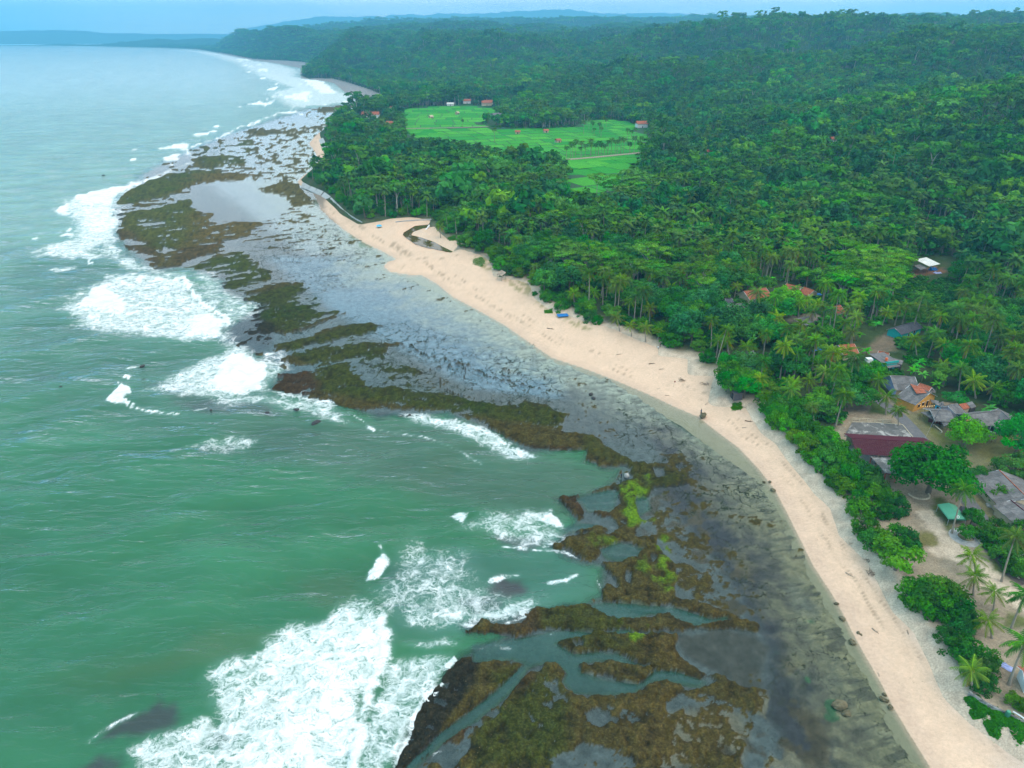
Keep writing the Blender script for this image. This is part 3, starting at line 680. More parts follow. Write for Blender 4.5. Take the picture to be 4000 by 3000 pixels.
fo(VC, [(610,1570),(700,1500),(960,1420),(1000,1430),(980,1350),(990,1300),(930,1240),(970,1180),(1080,1130),(1200,1120),(1250,1060),(1350,990),(1500,960),(1640,850),(1720,900),(1778,950),(1770,1200),(1700,1310),(1650,1560),(1640,1800),(680,1800),(620,1610)], .60, 14)
fo(VC, [(1250,1070),(1400,1000),(1600,960),(1740,960),(1790,1100),(1740,1260),(1690,1320),(1650,1550),(1640,1800),(1050,1800),(1120,1500),(1100,1400),(1250,1300),(1230,1160)], .72, 30, 30, n1)
fs(VC, [(1760,980),(1775,1080),(1750,1220),(1690,1320),(1660,1500),(1630,1700)], 70, .92, 26, 26)
fs(VC, [(410,1530),(460,1490),(530,1450),(630,1400)], 12, .8)
fo(VD, [(740,870),(850,820),(1000,800),(1130,810),(1170,860),(1100,910),(1010,1020),(940,1130),(880,1310),(820,1420),(770,1475),(740,1600),(540,1600),(570,1475),(600,1350),(640,1180),(700,1020)], .56, 12)
fs(VD, [(1020,1020),(930,1140),(880,1310),(800,1460)], 34, .74, 12, 16); fo(VD, [(1060,900),(1140,820),(1170,860),(1110,910)], .95, 6, 8)
fo(VD, [(700,560),(640,440),(780,380),(830,220),(900,110),(1020,180),(1200,250),(1260,440),(1450,500),(1640,470),(1690,540),(1560,600),(1400,660),(1200,690),(1000,700),(850,650)], .44, 30, 30, n1)
fo(VD, [(1200,600),(1300,560),(1500,520),(1650,490),(1560,590),(1400,650)], .58); fo(VD, [(1020,590),(1180,570),(1180,620),(1080,600)], .9); fo(VD, [(800,560),(1000,540),(1000,680),(860,660)], .55); fo(VD, [(800,760),(1100,700),(1200,760),(1000,800)], .46)
fo(VD, [(640,390),(640,320),(700,250),(730,220),(770,260),(750,320),(710,380)], .92, 8, 10); fs(VD, [(715,185),(730,230)], 14, .6)
fo(VD, [(1100,20),(1170,-10),(1240,0),(1230,30),(1190,70)], .85, 6, 10); fo(VD, [(1180,90),(1290,10),(1450,-10),(1650,0),(1760,80),(1700,90),(1850,150),(1700,200),(1500,190),(1300,130)], .46, 18, 20); fo(VD, [(1650,20),(1700,0),(1765,85),(1700,70)], .9, 7, 8); fo(VD, [(1550,-10),(1700,-10),(1700,60),(1500,70)], .56)
fs(VD, [(1600,215),(1780,230),(1850,270)], 16, .8); fs(VD, [(1420,200),(1560,210)], 16, .8); fs(VD, [(1640,200),(1780,160),(1850,140)], 16, .8); fs(VD, [(1680,410),(1780,400),(1850,370)], 18, .75); fs(VD, [(1350,400),(1420,370),(1510,360)], 26, .65)
fs(VD, [(1200,650),(1340,660),(1450,640),(1560,600)], 20, .8); fs(VD, [(1020,1400),(1060,1380)], 16, .7); fo(VD, [(1300,860),(1440,860),(1400,900),(1300,920)], .6); fs(VD, [(1950,360),(2000,470),(1950,500)], 12, .55)
fs(VD, [(1450,690),(1700,700)], 12, .45); fo(VD, [(1180,780),(1400,740),(1480,790),(1300,810)], .42); fs(VD, [(1040,1030),(1100,960),(1200,900)], 18, .7)
# far surf lines
fo(VG, [(740,213),(900,222),(1000,233),(1080,243),(1200,273),(1300,300),(1290,330),(1400,345),(1490,400),(1620,430),(1600,442),(1400,455),(1250,470),(1150,400),(1250,380),(1100,330),(1000,270),(850,230)], .52, 14, 14)
for q in ([(1090,450),(1180,435),(1150,460)], [(1020,547),(1140,520),(1100,540)], [(690,680),(780,660),(770,690),(720,700)], [(650,642),(830,615),(810,640)], [(780,592),(940,563),(900,588)], [(690,712),(760,700),(750,712)], [(720,732),(775,725),(770,738)], [(1230,420),(1340,390),(1330,440)],
          [(1130,385),(1200,375),(1190,390)], [(1110,300),(1170,295),(1150,310)], [(1010,255),(1080,250),(1100,262)], [(1120,340),(1145,335),(1140,350)], [(1180,490),(1280,480),(1300,495)], [(1300,340),(1400,350),(1450,400),(1380,400)]):
    fo(VG, q, .85, 5, 11)
for k in range(26):
    t = k / 25; cx = 900 + 560 * t ** 0.8; cy = 215 + 205 * t
    ww = random.uniform(20, 70) * (0.3 + t); cx -= random.uniform(0, 1) * 190 * (0.3 + t)
    fs(VG, [(cx - ww, cy + random.uniform(-3, 3)), (cx, cy - 2), (cx + ww, cy + random.uniform(-4, 3))], random.uniform(4, 9) * (0.5 + t), random.uniform(.6, .85), 4, 9)
for q in ([(890,550),(960,545)], [(560,672),(585,676)], [(560,692),(580,690)], [(565,640),(580,642)]):
    fs(VG, q, 6, 1, 2, 3)
# far edge surf along the open reef
0 and fs(VG, [(620,774),(760,735),(900,690),(1000,640),(1060,600),(1180,560),(1330,510),(1450,470)], 14, .62, 10, 10)
fs(VA, [(980,117),(700,230),(650,400),(610,540),(760,640),(1000,700),(1120,800),(1300,940),(1310,1080),(1500,1210),(1520,1360),(1700,1400),(1900,1450)], 80, .60, 26, 26)
fs(VA, [(200,560),(420,520),(600,560),(760,640)], 90, .56, 26, 26); fs(VA, [(640,700),(500,780),(380,880)], 60, .54, 24, 24)
fs(VG, [(640,774),(760,730),(850,690),(800,645),(960,590),(1040,548),(1180,500),(1300,465),(1500,440)], 20, .70, 8, 12)
fs(VG, [(560,650),(760,625),(900,575)], 10, .62, 6, 8); fs(VG, [(1000,470),(1120,440),(1240,400),(1300,360)], 14, .66, 6, 8)
foam *= (sdw2 < 3)
# water body: opacity and colour
dist_plat = M2.region(VS, [(1480,395),(1300,415),(1180,430),(1060,470),(900,520),(760,575),(620,640),(560,680),(470,760),(440,830),(460,930),(530,1010),(600,1060),(740,1050),(860,1100),(870,1140),(1010,1200),(880,1280),(870,1330),(1110,1440),(1050,1520),(1300,1580),(1480,1630),(1740,1620),(1960,1700),(2040,1770),
               (2250,1760),(2290,1760),(2290,1800),(2350,1830),(2420,1830),(2400,1880),(2300,1930),(2180,1950),(2250,2040),(2150,2130),(2230,2190),(2340,2220),(2350,2320),(2280,2350),(2060,2390),(1800,2440),(1820,2470),(1960,2480),(1800,2560),(1700,2680),(1620,2800),(1550,2950),(1500,3150),(1400,3500),(4200,3500),(3633,3000),(3176,2212),(3024,1912),
               (2400,1486),(1860,1210),(1520,1050),(1490,982),(1250,819),(1160,715),(1250,630),(1205,560),(1290,480)], 34, 14, n2)
inside = np.maximum(dist_plat, sstep(-25, -4, sdw2) * (M2.R < 1400))
op = 0.97 * (1 - inside) + 0.06 * inside
wc = np.tile(np.array([0.032, 0.132, 0.060]), (len(X), 1))
def wcp(view, pts, col, amt=1.0, feather=60, warp=30):
    global wc
    wc = cmix(wc, col, M2.region(view, pts, feather, warp, n1) * amt)
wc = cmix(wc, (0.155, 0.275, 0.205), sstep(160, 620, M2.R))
wc = cmix(wc, (0.27, 0.39, 0.37), sstep(700, 2600, M2.R))  # far water paler: sky reflection and haze put into its body colour
wcp(VS, [(700,1500),(1300,1640),(1700,1640),(2060,1780),(2420,1830),(2300,2000),(2000,2000),(1500,1900),(900,1750)], (0.050,0.110,0.068), .9, 90)
wcp(VS, [(1500,2200),(1900,2150),(2300,2050),(2350,2330),(2200,2400),(1700,2500),(1500,2500)], (0.040,0.125,0.080), 1, 60)
wcp(VS, [(0,1000),(500,900),(1100,1400),(1200,1600),(600,1700),(0,1500)], (0.050,0.130,0.080), .8, 120)
wcp(VC, [(560,1230),(760,1130),(900,1030),(1020,1000),(1260,1040),(1150,1130),(950,1180),(780,1230)], (0.062,0.115,0.048), .5, 50)
wcp(VC, [(200,1250),(600,1120),(760,1180),(600,1300),(300,1330)], (0.050,0.12,0.05), .4, 60)
wcp(VC, [(1350,800),(1600,750),(1700,850),(1500,930)], (0.055,0.12,0.06), .7, 50)
for v, q, a in ((VC, [(470,1500),(650,1400),(740,1335),(790,1390),(870,1430),(760,1490),(560,1500),(440,1540)], .9), (VC, [(330,1680),(450,1610),(560,1605),(570,1640),(520,1700)], .9), (VD, [(1310,430),(1420,385),(1520,395),(1540,450),(1450,495),(1340,470)], 1), (VD, [(1380,150),(1600,140),(1700,190),(1560,215),(1420,190)], .8),
                (VC, [(1000,1450),(1100,1480),(1050,1600),(950,1560)], .6), (VB, [(100,1100),(300,1080),(330,1110),(150,1140)], .6), (VA, [(1000,1440),(1250,1420),(1560,1440),(1600,1500),(1200,1500)], .6), (VA, [(830,1330),(1000,1310),(1200,1420),(1000,1420)], .5), (VD, [(1180,500),(1440,490),(1440,560),(1250,590)], .7)):
    wc = cmix(wc, (0.045, 0.050, 0.048), a * M2.region(v, q, 26, 26, n2))
chan2 = np.zeros(X.shape)
for q in CHANNELS:
    chan2 = np.maximum(chan2, M2.region(VM, q, 12, 4, n2))
op = np.maximum(op, chan2 * (0.62 + 0.12 * n1)); wc = cmix(wc, (0.032, 0.088, 0.072), chan2)
wc *= (1 + 0.10 * n3 + 0.05 * n1)[:, None]
calm = np.clip(inside * 1.2, 0, 1) * (1 - chan2 * 0.5)
vein2 = np.zeros(X.shape)
for v, q, a in VEINS:
    vein2 = np.maximum(vein2, a * M2.region(v, q, 45))
vein2 *= (sdw2 < -0.5)
# swell: long crests coming in from the open sea
ph = (X * 0.78 - Y * 0.62) / 34.0 * 2 * math.pi + 2.2 * n3
ph2 = (X * 0.35 + Y * 0.94) / 9.0 * 2 * math.pi + 2.5 * n1
amp = (1 - calm) * sstep(0, 40, -sdw2)
Z = amp * (0.38 * np.sin(ph) + 0.09 * np.sin(ph2) + 0.22 * n1) + sstep(.62, 1.0, foam) * amp * (0.38 + 0.45 * n2 + 0.3 * n1)
Z = np.maximum(Z, -0.6) * (1 - sstep(4000, 12000, M2.R)) + 0.0
keep2 = sdw2 < 14
mt = Mat("sea_water")
p = mt.pos()
st = mt.n("Mapping", {"Vector": p, "Rotation": (0, 0, 0.30), "Scale": (0.16, 0.46, 0.3)}).outputs[0]
r1 = mt.noise(1.0, 4, 0.62, 0.5, st); r2 = mt.noise(0.30, 3, 0.55, 0.6, st)
st3 = mt.n("Mapping", {"Vector": p, "Rotation": (0, 0, -0.6), "Scale": (0.02, 0.05, 0.05)}).outputs[0]
r3 = mt.noise(1.0, 3, 0.5, 0.4, st3)
rough_amt = mt.attr("chop")
hgt = mt.math("ADD", mt.math("ADD", mt.math("MULTIPLY", r1, 0.8), mt.math("MULTIPLY", r2, 2.4)), mt.math("MULTIPLY", r3, 7.0))
nb = mt.n("Bump", {"Height": hgt, "Distance": 1.0, "Strength": mt.math("MULTIPLY_ADD", rough_amt, 0.85, 0.015)}).outputs[0]
# foam lace
fw = mt.n("VectorMath", {0: mt.noise(0.16, 3, 0.6, 0, p, "Color"), 1: (8, 8, 0)}, operation="MULTIPLY").outputs[0]
fw2 = mt.n("VectorMath", {0: mt.noise(0.8, 4, 0.65, 0, p, "Color"), 1: (2.2, 2.2, 0)}, operation="MULTIPLY").outputs[0]
fp = mt.n("VectorMath", {0: mt.n("VectorMath", {0: p, 1: fw}, operation="ADD").outputs[0], 1: fw2}, operation="ADD").outputs[0]
fp = mt.n("VectorMath", {0: fp, 1: (0.8, 1.0, 0)}, operation="MULTIPLY").outputs[0]
def vor(sc):
    return mt.n("TexVoronoi", {"Vector": fp, "Scale": sc}, feature="DISTANCE_TO_EDGE", voronoi_dimensions="2D").outputs["Distance"]
fa = mt.attr("foam")
cloudy = mt.noise(0.30, 7, 0.72, 0.6, fp)
fine = mt.noise(1.6, 5, 0.7, 0.4, p)
lace = mt.math("MAXIMUM", mt.math("MAXIMUM", mt.math("MULTIPLY_ADD", vor(0.22), -4.2, 1.0), mt.math("MULTIPLY_ADD", vor(0.55), -3.6, 0.92)), mt.math("MULTIPLY_ADD", vor(1.25), -3.2, 0.78))
lace = mt.math("MAXIMUM", lace, 0.0)
tex = mt.math("ADD", mt.math("ADD", mt.math("MULTIPLY", lace, 0.36), mt.math("MULTIPLY_ADD", cloudy, 1.15, -0.30)), mt.math("MULTIPLY_ADD", fine, 0.5, -0.20))
val = mt.math("SUBTRACT", mt.math("MULTIPLY", fa, 1.06), mt.math("SUBTRACT", 1.0, tex))
fmask = mt.math("MULTIPLY", mt.step(val, -0.18, 0.46), mt.step(fa, 0.02, 0.30))
fcol = mt.mix(mt.step(cloudy, 0.35, 0.65), (0.70, 0.78, 0.76), (0.90, 0.92, 0.91))
foam_sh = mt.n("BsdfDiffuse", {"Color": fcol, "Roughness": 0.9, "Normal": mt.bump(mt.math("ADD", cloudy, fine), 0.9, 0.9)}).outputs[0]
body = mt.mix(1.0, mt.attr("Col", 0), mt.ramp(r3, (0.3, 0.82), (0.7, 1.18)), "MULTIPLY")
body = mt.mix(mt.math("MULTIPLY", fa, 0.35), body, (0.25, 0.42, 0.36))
dif = mt.n("BsdfDiffuse", {"Color": body}).outputs[0]
trn = mt.n("BsdfTransparent", {"Color": (0.90, 0.97, 0.95, 1)}).outputs[0]
wb = mt.n("MixShader", {0: mt.attr("op"), 1: trn, 2: dif}).outputs[0]
gl = mt.n("BsdfGlossy", {"Color": (0.95, 0.97, 1, 1), "Roughness": mt.math("MULTIPLY_ADD", rough_amt, 0.10, 0.03), "Normal": nb}).outputs[0]
fr = mt.n("Fresnel", {"IOR": mt.math("MULTIPLY_ADD", rough_amt, -0.05, 1.25), "Normal": nb}).outputs[0]
weed = weed_lines(mt, p)
ws = mt.n("MixShader", {0: mt.math("MULTIPLY", fr, mt.math("SUBTRACT", 1.0, mt.math("MULTIPLY", weed, 0.85))), 1: wb, 2: gl}).outputs[0]
fin = mt.n("MixShader", {0: fmask, 1: ws, 2: foam_sh}).outputs[0]
MAT_SEA = mt.done(fin)
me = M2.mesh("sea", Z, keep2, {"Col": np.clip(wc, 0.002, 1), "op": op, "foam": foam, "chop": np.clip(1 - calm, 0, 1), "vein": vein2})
SEA = link("sea", me, MAT_SEA, kind="structure")

# ------------------------------------------------------------------ beach sand
M3 = Map(64, 6000, math.radians(-30), math.radians(50), 2.0, 0.02)
X, Y = M3.X, M3.Y
sw = sdf(P_WATER, X, Y, 200.0); sv = sdf(P_VEG, X, Y, 200.0)
zs = sand_z(sw, X, Y)
dst = sdf(P_STREAM, X, Y, 30.0)
zs = np.where(sw > 4, zs * (1 - sstep(-5, 1.5, dst)) + 0.55 * sstep(-5, 1.5, dst), zs)
na = fbm(X / 8, Y / 8, 5, 51); nb_ = fbm(X / 2.2, Y / 2.2, 4, 52); nl = fbm(X / 30, Y / 30, 3, 53)
sand = np.tile(np.array([0.620, 0.432, 0.296]), (len(X), 1))
upper = sstep(8, 15, sw + 3 * na)
sand = cmix(sand, (0.54, 0.425, 0.335), upper * sstep(70, 260, 330 - M3.R))
sand = cmix(sand, (0.50, 0.35, 0.25), sstep(5.5, 1.0, sw + 1.2 * na) * 0.6)
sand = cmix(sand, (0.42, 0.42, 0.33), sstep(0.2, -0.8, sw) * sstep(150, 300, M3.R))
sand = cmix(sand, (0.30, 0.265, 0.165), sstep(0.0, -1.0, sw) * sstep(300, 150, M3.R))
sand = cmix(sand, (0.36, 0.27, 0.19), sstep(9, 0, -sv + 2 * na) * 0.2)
for lev, wdt in ((6.5, .16), (9.5, .13), (13.0, .15)):          # wrack lines left by the tide
    dl = np.abs(sw - lev - 1.6 * nl - 0.8 * na) - wdt * (0.9 + 0.8 * nb_)
    sand = cmix(sand, (0.20, 0.14, 0.085), sstep(0.25, -0.1, dl) * 0.62 * sstep(-0.3, 0.4, fbm(X / 14, Y / 14, 3, 58)))
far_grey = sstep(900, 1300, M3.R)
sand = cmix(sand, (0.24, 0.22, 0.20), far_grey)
wr = M3.region(VI, [(760,470),(800,465),(950,550),(900,560)], 14, 20, nb_) + M3.stroke(VI, [(560,340),(680,430),(780,480),(900,540),(960,580),(1060,585),(1200,600),(1290,570)], 8, 5, 7, nb_) + M3.stroke(VI, [(1030,600),(1060,640),(1200,720),(1400,850),(1700,1020),(2000,1200)], 5, 4, 6, nb_)
sand = cmix(sand, (0.24, 0.175, 0.11), np.clip(wr, 0, 1) * 0.7 * sstep(-0.2, 0.2, nb_ + 0.1))
scrub = sum(M3.region(VI, q, 16, 24, nb_) for q in ([(1360,590),(1480,580),(1540,640),(1500,680),(1420,650)], [(1620,740),(1740,760),(1840,850),(1760,860),(1640,790)], [(1840,900),(1960,930),(1940,960),(1860,940)], [(2030,1020),(2212,1060),(2212,1120),(2100,1080)]))
sand = cmix(sand, (0.20, 0.18, 0.06), np.clip(scrub, 0, 1) * sstep(-0.3, 0.3, nb_) * 0.8)
rb = M3.region(VI, [(0,30),(200,60),(330,140),(300,230),(400,330),(330,300),(240,160),(100,90)], 14, 14, nb_)
sand = cmix(sand, (0.15, 0.125, 0.095), rb * 0.8)
sand *= (1 + 0.06 * nb_ + 0.05 * na)[:, None]
mb_ = Mat("beach_sand")
g1 = mb_.noise(9.0, 3, 0.6); g2 = mb_.noise(1.4, 4, 0.6)
base = mb_.mix(1.0, mb_.attr("Col", 0), mb_.ramp(g1, (0.3, 0.84), (0.7, 1.14)), "MULTIPLY")
base = mb_.mix(1.0, base, mb_.ramp(g2, (0.3, 0.90), (0.7, 1.08)), "MULTIPLY")
bits = mb_.math("MULTIPLY", mb_.math("GREATER_THAN", mb_.noise(1.1, 2, 0.5), 0.70), mb_.step(mb_.noise(0.12, 2), 0.45, 0.62))
base = mb_.mix(mb_.math("MULTIPLY", bits, 0.35), base, (0.20, 0.14, 0.09))
MAT_SAND = mb_.done(mb_.bsdf(base, 0.95, 0.05, mb_.bump(mb_.math("ADD", g2, mb_.math("MULTIPLY", g1, 0.3)), 0.45, 0.12)))
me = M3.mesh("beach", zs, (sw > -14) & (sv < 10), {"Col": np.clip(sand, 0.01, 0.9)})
link("beach", me, MAT_SAND, kind="structure")

# stream mouth behind the beach
me = bpy.data.meshes.new("stream")
ps = [tuple(q) + (0.98,) for q in P_STREAM]
me.from_pydata(ps, [], [tuple(range(len(ps)))]); me.update()
if me.polygons[0].normal.z < 0:
    me.flip_normals()
ms = Mat("stream_water")
sh = ms.n("MixShader", {0: ms.n("Fresnel", {"IOR": 1.45}).outputs[0], 1: ms.n("BsdfDiffuse", {"Color": (0.085, 0.062, 0.018, 1)}).outputs[0],
                        2: ms.n("BsdfGlossy", {"Roughness": 0.02, "Normal": ms.bump(ms.noise(1.2, 2), 0.04, 0.1)}).outputs[0]}).outputs[0]
link("stream", me, ms.done(sh), kind="structure")

# ------------------------------------------------------------------ land
M4 = Map(80, 11800, math.radians(-42), math.radians(52), 2.2, 0.022)
X, Y = M4.X, M4.Y
sv = sdf(P_VEG, X, Y, 900.0)
zl = land_z(X, Y, sv)
na = fbm(X / 9, Y / 9, 5, 71); nb_ = fbm(X / 2.5, Y / 2.5, 4, 72); nc = fbm(X / 120, Y / 120, 4, 73)
gnd = np.tile(np.array([0.042, 0.066, 0.022]), (len(X), 1))
gnd = cmix(gnd, (0.075, 0.062, 0.038), sstep(0.1, 0.5, na) * 0.6)
gnd = cmix(gnd, (0.022, 0.062, 0.020), sstep(700, 1400, M4.R))
gnd = cmix(gnd, (0.035, 0.075, 0.022), sstep(0.0, 0.5, nc) * sstep(700, 1400, M4.R))
gnd = cmix(gnd, (0.46, 0.36, 0.26), sstep(7, 1, sv + 2 * na) * sstep(500, 300, M4.R))
V7 = (3300, 1900, .3616); V9 = (3740, 2030, .235)
def gp(view, pts, col, amt=1.0, feather=10, warp=14, noise=None):
    global gnd
    gnd = cmix(gnd, col, amt * M4.region(view, pts, feather, warp, nb_ if noise is None else noise))
gp(VS, [(3300,1600),(3420,1570),(3560,1590),(3700,1690),(3850,1730),(4150,1750),(4250,2950),(4000,2900),(3770,2700),(3500,2270),(3300,1980),(3220,1800)], (0.27,0.215,0.145), 1, 16)
gp(VS, [(3540,1600),(3760,1690),(4150,1740),(4150,2300),(3960,2150),(3800,2060),(3700,1900),(3560,1780)], (0.115,0.115,0.042), .75, 30, 60, na)
gp(VS, [(3360,1410),(3420,1350),(3500,1310),(3540,1340),(3480,1400),(3430,1420)], (0.15,0.115,0.075), 1, 16)
gp(VS, [(3080,1230),(3200,1240),(3200,1290),(3080,1290)], (0.17,0.145,0.11), 1, 12)
gp(VS, [(3555,1080),(3650,1070),(3690,1090),(3560,1110)], (0.20,0.10,0.055), 1, 12)
gp(VS, [(3760,1740),(3990,1740),(4150,1860),(4100,1960),(3990,1930),(3900,1870),(3830,1830),(3790,1790)], (0.150,0.135,0.045), 1, 16)
gp(VS, [(3540,1560),(3620,1580),(3620,1650),(3560,1640)], (0.34,0.26,0.17), 1, 12)
gp(VS, [(3575,1630),(3610,1640),(3650,1720),(3720,1770),(3680,1780),(3630,1730)], (0.135,0.135,0.035), 1, 10)
gp(VS, [(3380,1600),(3450,1590),(3480,1640),(3470,1655),(3380,1650)], (0.060,0.095,0.025), 1, 10)
gp(VS, [(3320,1590),(3390,1600),(3385,1650),(3300,1640)], (0.14,0.12,0.09), 1, 10)
gp(V7, [(760,400),(900,340),(1000,450),(1040,570),(1120,660),(1250,740),(1330,840),(1400,900),(1560,960),(1700,1150),(1960,1300),(2100,1500),(1936,1560),(1750,1400),(1400,1200),(1240,940),(900,850),(800,800),(820,780),(980,750),(960,660),(860,590)], (0.47,0.375,0.27), 1, 8)
gp(V7, [(880,350),(960,220),(1060,240),(1150,380),(1280,420),(1300,480),(1120,510),(1110,560),(1180,640),(1300,720),(1200,710),(1100,640),(1040,560),(1000,450),(930,390)], (0.085,0.105,0.028), 1, 8)
gp(V7, [(800,590),(880,600),(960,680),(980,740),(930,770),(820,770),(760,860),(700,880),(640,700)], (0.14,0.125,0.045), 1, 8)
gp(V7, [(1540,900),(1680,860),(1800,960),(1960,1080),(2000,1180),(1750,1130),(1560,1030)], (0.10,0.115,0.035), 1, 10)
gp(V7, [(1400,480),(1500,640),(1440,640),(1370,520)], (0.13,0.12,0.05), 1, 6)
gp(V7, [(1700,1480),(1936,1560),(1936,1659),(1650,1640)], (0.11,0.12,0.04), 1, 10)
gp(VS, [(3040,890),(3130,860),(3220,880),(3230,970),(3140,990),(3060,960)], (0.055,0.125,0.022), 1, 14)
for pf in P_FIELDS:
    d = sdf(pf, X, Y, 60.0)
    gnd = cmix(gnd, (0.045, 0.16, 0.018), sstep(-4, 2, d))
gnd *= (1 + 0.16 * nb_ + 0.12 * na)[:, None]
ml = Mat("land_soil_and_grass")
g1 = ml.noise(3.0, 4, 0.65); g2 = ml.noise(0.5, 4, 0.6)
base = ml.mix(1.0, ml.attr("Col", 0), ml.ramp(g1, (0.3, 0.72), (0.7, 1.3)), "MULTIPLY")
base = ml.mix(1.0, base, ml.ramp(g2, (0.3, 0.85), (0.7, 1.15)), "MULTIPLY")
MAT_LAND = ml.done(ml.bsdf(base, 0.95, 0.02, ml.bump(ml.math("ADD", g1, g2), 0.6, 0.2)))
me = M4.mesh("ground", zl, sv > -22, {"Col": np.clip(gnd, 0.004, 0.9)})
link("ground", me, MAT_LAND, kind="structure")

# mountains beyond the coastal hills
def mountain(name, us, vs, r, depth, seed, base=-5):
    n = 420
    a = np.linspace(az_of(us[0]), az_of(us[-1]), n)
    zc = np.interp(a, [az_of(u) for u in us], [H + r * (140 - v) * 0.806 / FPX for v in vs])
    zc = zc + 0.05 * (zc - base) * fbm(a * 60, a * 0 + seed, 5, seed)
    rows = []
    for k, t in enumerate(np.linspace(-1, 1, 15)):
        rr = r + t * depth
        zz = base + (zc - base) * (1 - abs(t)) ** 0.8 * (1 + 0.18 * fbm(a * 45, a * 0 + t * 3 + seed, 4, seed + 3) * (abs(t) > 0.01))
        rows.append(np.stack([rr * np.sin(a), rr * np.cos(a), zz], 1))
    co = np.vstack(rows); ii, jj = np.meshgrid(np.arange(14), np.arange(n - 1), indexing="ij")
    f = np.stack([ii * n + jj, ii * n + jj + 1, (ii + 1) * n + jj + 1, (ii + 1) * n + jj], -1).reshape(-1, 4)
    return link(name, np_mesh(name, co, f, True), MAT_MOUNT, kind="structure")
mm = Mat("forested_mountain")
MAT_MOUNT = mm.done(mm.bsdf(mm.mix(mm.noise(0.004, 5), (0.03, 0.06, 0.025), (0.05, 0.085, 0.03)), 0.9, 0.1))
mountain("mountains", [880,980,1085,1180,1266,1370,1464,1500,1537,1650,1763,1880,1989,2090,2190,2260,2316,2430,2542,2660,2796,2950], [140,110,92,78,66,68,64,70,57,60,53,54,46,42,36,44,51,56,51,57,66,130], 15400, 1200, 5)
mountain("mountains", [-900,-300,0,150,280,420,600,800,1000,1300], [126,122,124,122,120,130,133,132,136,145], 15400, 1200, 9)

# ------------------------------------------------------------------ the air: pale haze
hz = Mat("haze_air")
vol = hz.n("VolumePrincipled", {"Color": (0.20, 0.68, 1.0, 1), "Density": 0.000135, "Anisotropy": 0.2}).outputs[0]
mh = MB().box((0, 7700, 326), (36000, 19000, 668)); hm = hz.done(None, vol)
mh.build("haze", hm, None, kind="stuff")
# ------------------------------------------------------------------ vegetation models
def col_mesh(name, co, faces, cols, smooth=False):
    me = np_mesh(name, co, faces, smooth)
    a = me.attributes.new("Col", "FLOAT_COLOR", "POINT")
    c = np.ones((len(co), 4), np.float32); c[:, :3] = cols
    a.data.foreach_set("color", c.ravel())
    return me
def cards(rng, P, D, size, aspect=0.62, jit=0.55, up=0.35):
    """leaf-sized diamonds at P facing roughly along D"""
    n = len(P)
    nn = D + jit * rng.normal(size=(n, 3)) + np.array([0, 0, up]); nn /= np.linalg.norm(nn, axis=1)[:, None] + 1e-9
    t = np.cross(nn, rng.normal(size=(n, 3))); t /= np.linalg.norm(t, axis=1)[:, None] + 1e-9
    b = np.cross(nn, t); s = (size * rng.uniform(0.65, 1.3, n))[:, None]
    co = np.stack([P - t * s, P - b * s * aspect - nn * s * 0.12, P + t * s, P + b * s * aspect - nn * s * 0.12], 1).reshape(-1, 3)
    return co, np.arange(4 * n).reshape(-1, 4)
def leaf_mat(name, trans=0.22, tint=(0.74, 1.06, 0.70, 1)):
    m = Mat(name)
    oi = m.n("ObjectInfo").outputs["Random"]
    c = m.attr("Col", 0)
    hs = m.n("HueSaturation", {"Color": c, "Hue": m.math("MULTIPLY_ADD", oi, 0.045, 0.478), "Saturation": m.math("MULTIPLY_ADD", m.math("FRACT", m.math("MULTIPLY", oi, 7.3)), 0.35, 1.0),
                               "Value": m.math("MULTIPLY_ADD", m.math("FRACT", m.math("MULTIPLY", oi, 17.7)), 1.1, 1.16)}).outputs[0]
    drift = m.noise(0.011, 3, 0.6); drift2 = m.noise(0.0032, 3, 0.6)
    hs = m.mix(1.0, hs, m.ramp(drift, (0.30, (0.62, 0.72, 0.95)), (0.52, (1.0, 1.0, 1.0)), (0.72, (1.30, 1.30, 0.90))), "MULTIPLY")
    hs = m.mix(1.0, hs, m.ramp(drift2, (0.35, (0.72, 0.80, 0.95)), (0.65, (1.25, 1.18, 0.95))), "MULTIPLY")
    hs = m.mix(1.0, hs, tint, "MULTIPLY")
    d = m.bsdf(hs, 0.65, 0.06)
    t = m.n("BsdfTranslucent", {"Color": m.mix(1.0, hs, (1.1, 1.3, 0.6, 1), "MULTIPLY")}).outputs[0]
    return m.done(m.n("MixShader", {0: trans, 1: d, 2: t}).outputs[0])
MAT_LEAF = leaf_mat("foliage"); MAT_PALM = leaf_mat("palm_fronds", 0.16, (0.80, 0.80, 0.66, 1))
def bark_mat(name, a, b):
    m = Mat(name); f = m.noise(2.5, 4, 0.6)
    return m.done(m.bsdf(m.mix(f, a, b), 0.9, 0.1, m.bump(f, 0.4, 0.05)))
MAT_PALMBARK = bark_mat("palm_bark", (0.20, 0.17, 0.13), (0.32, 0.28, 0.22))
MAT_BARK = bark_mat("bark", (0.10, 0.08, 0.06), (0.20, 0.165, 0.125))
MAT_PALEBARK = bark_mat("pale_bark", (0.30, 0.28, 0.23), (0.42, 0.39, 0.33))

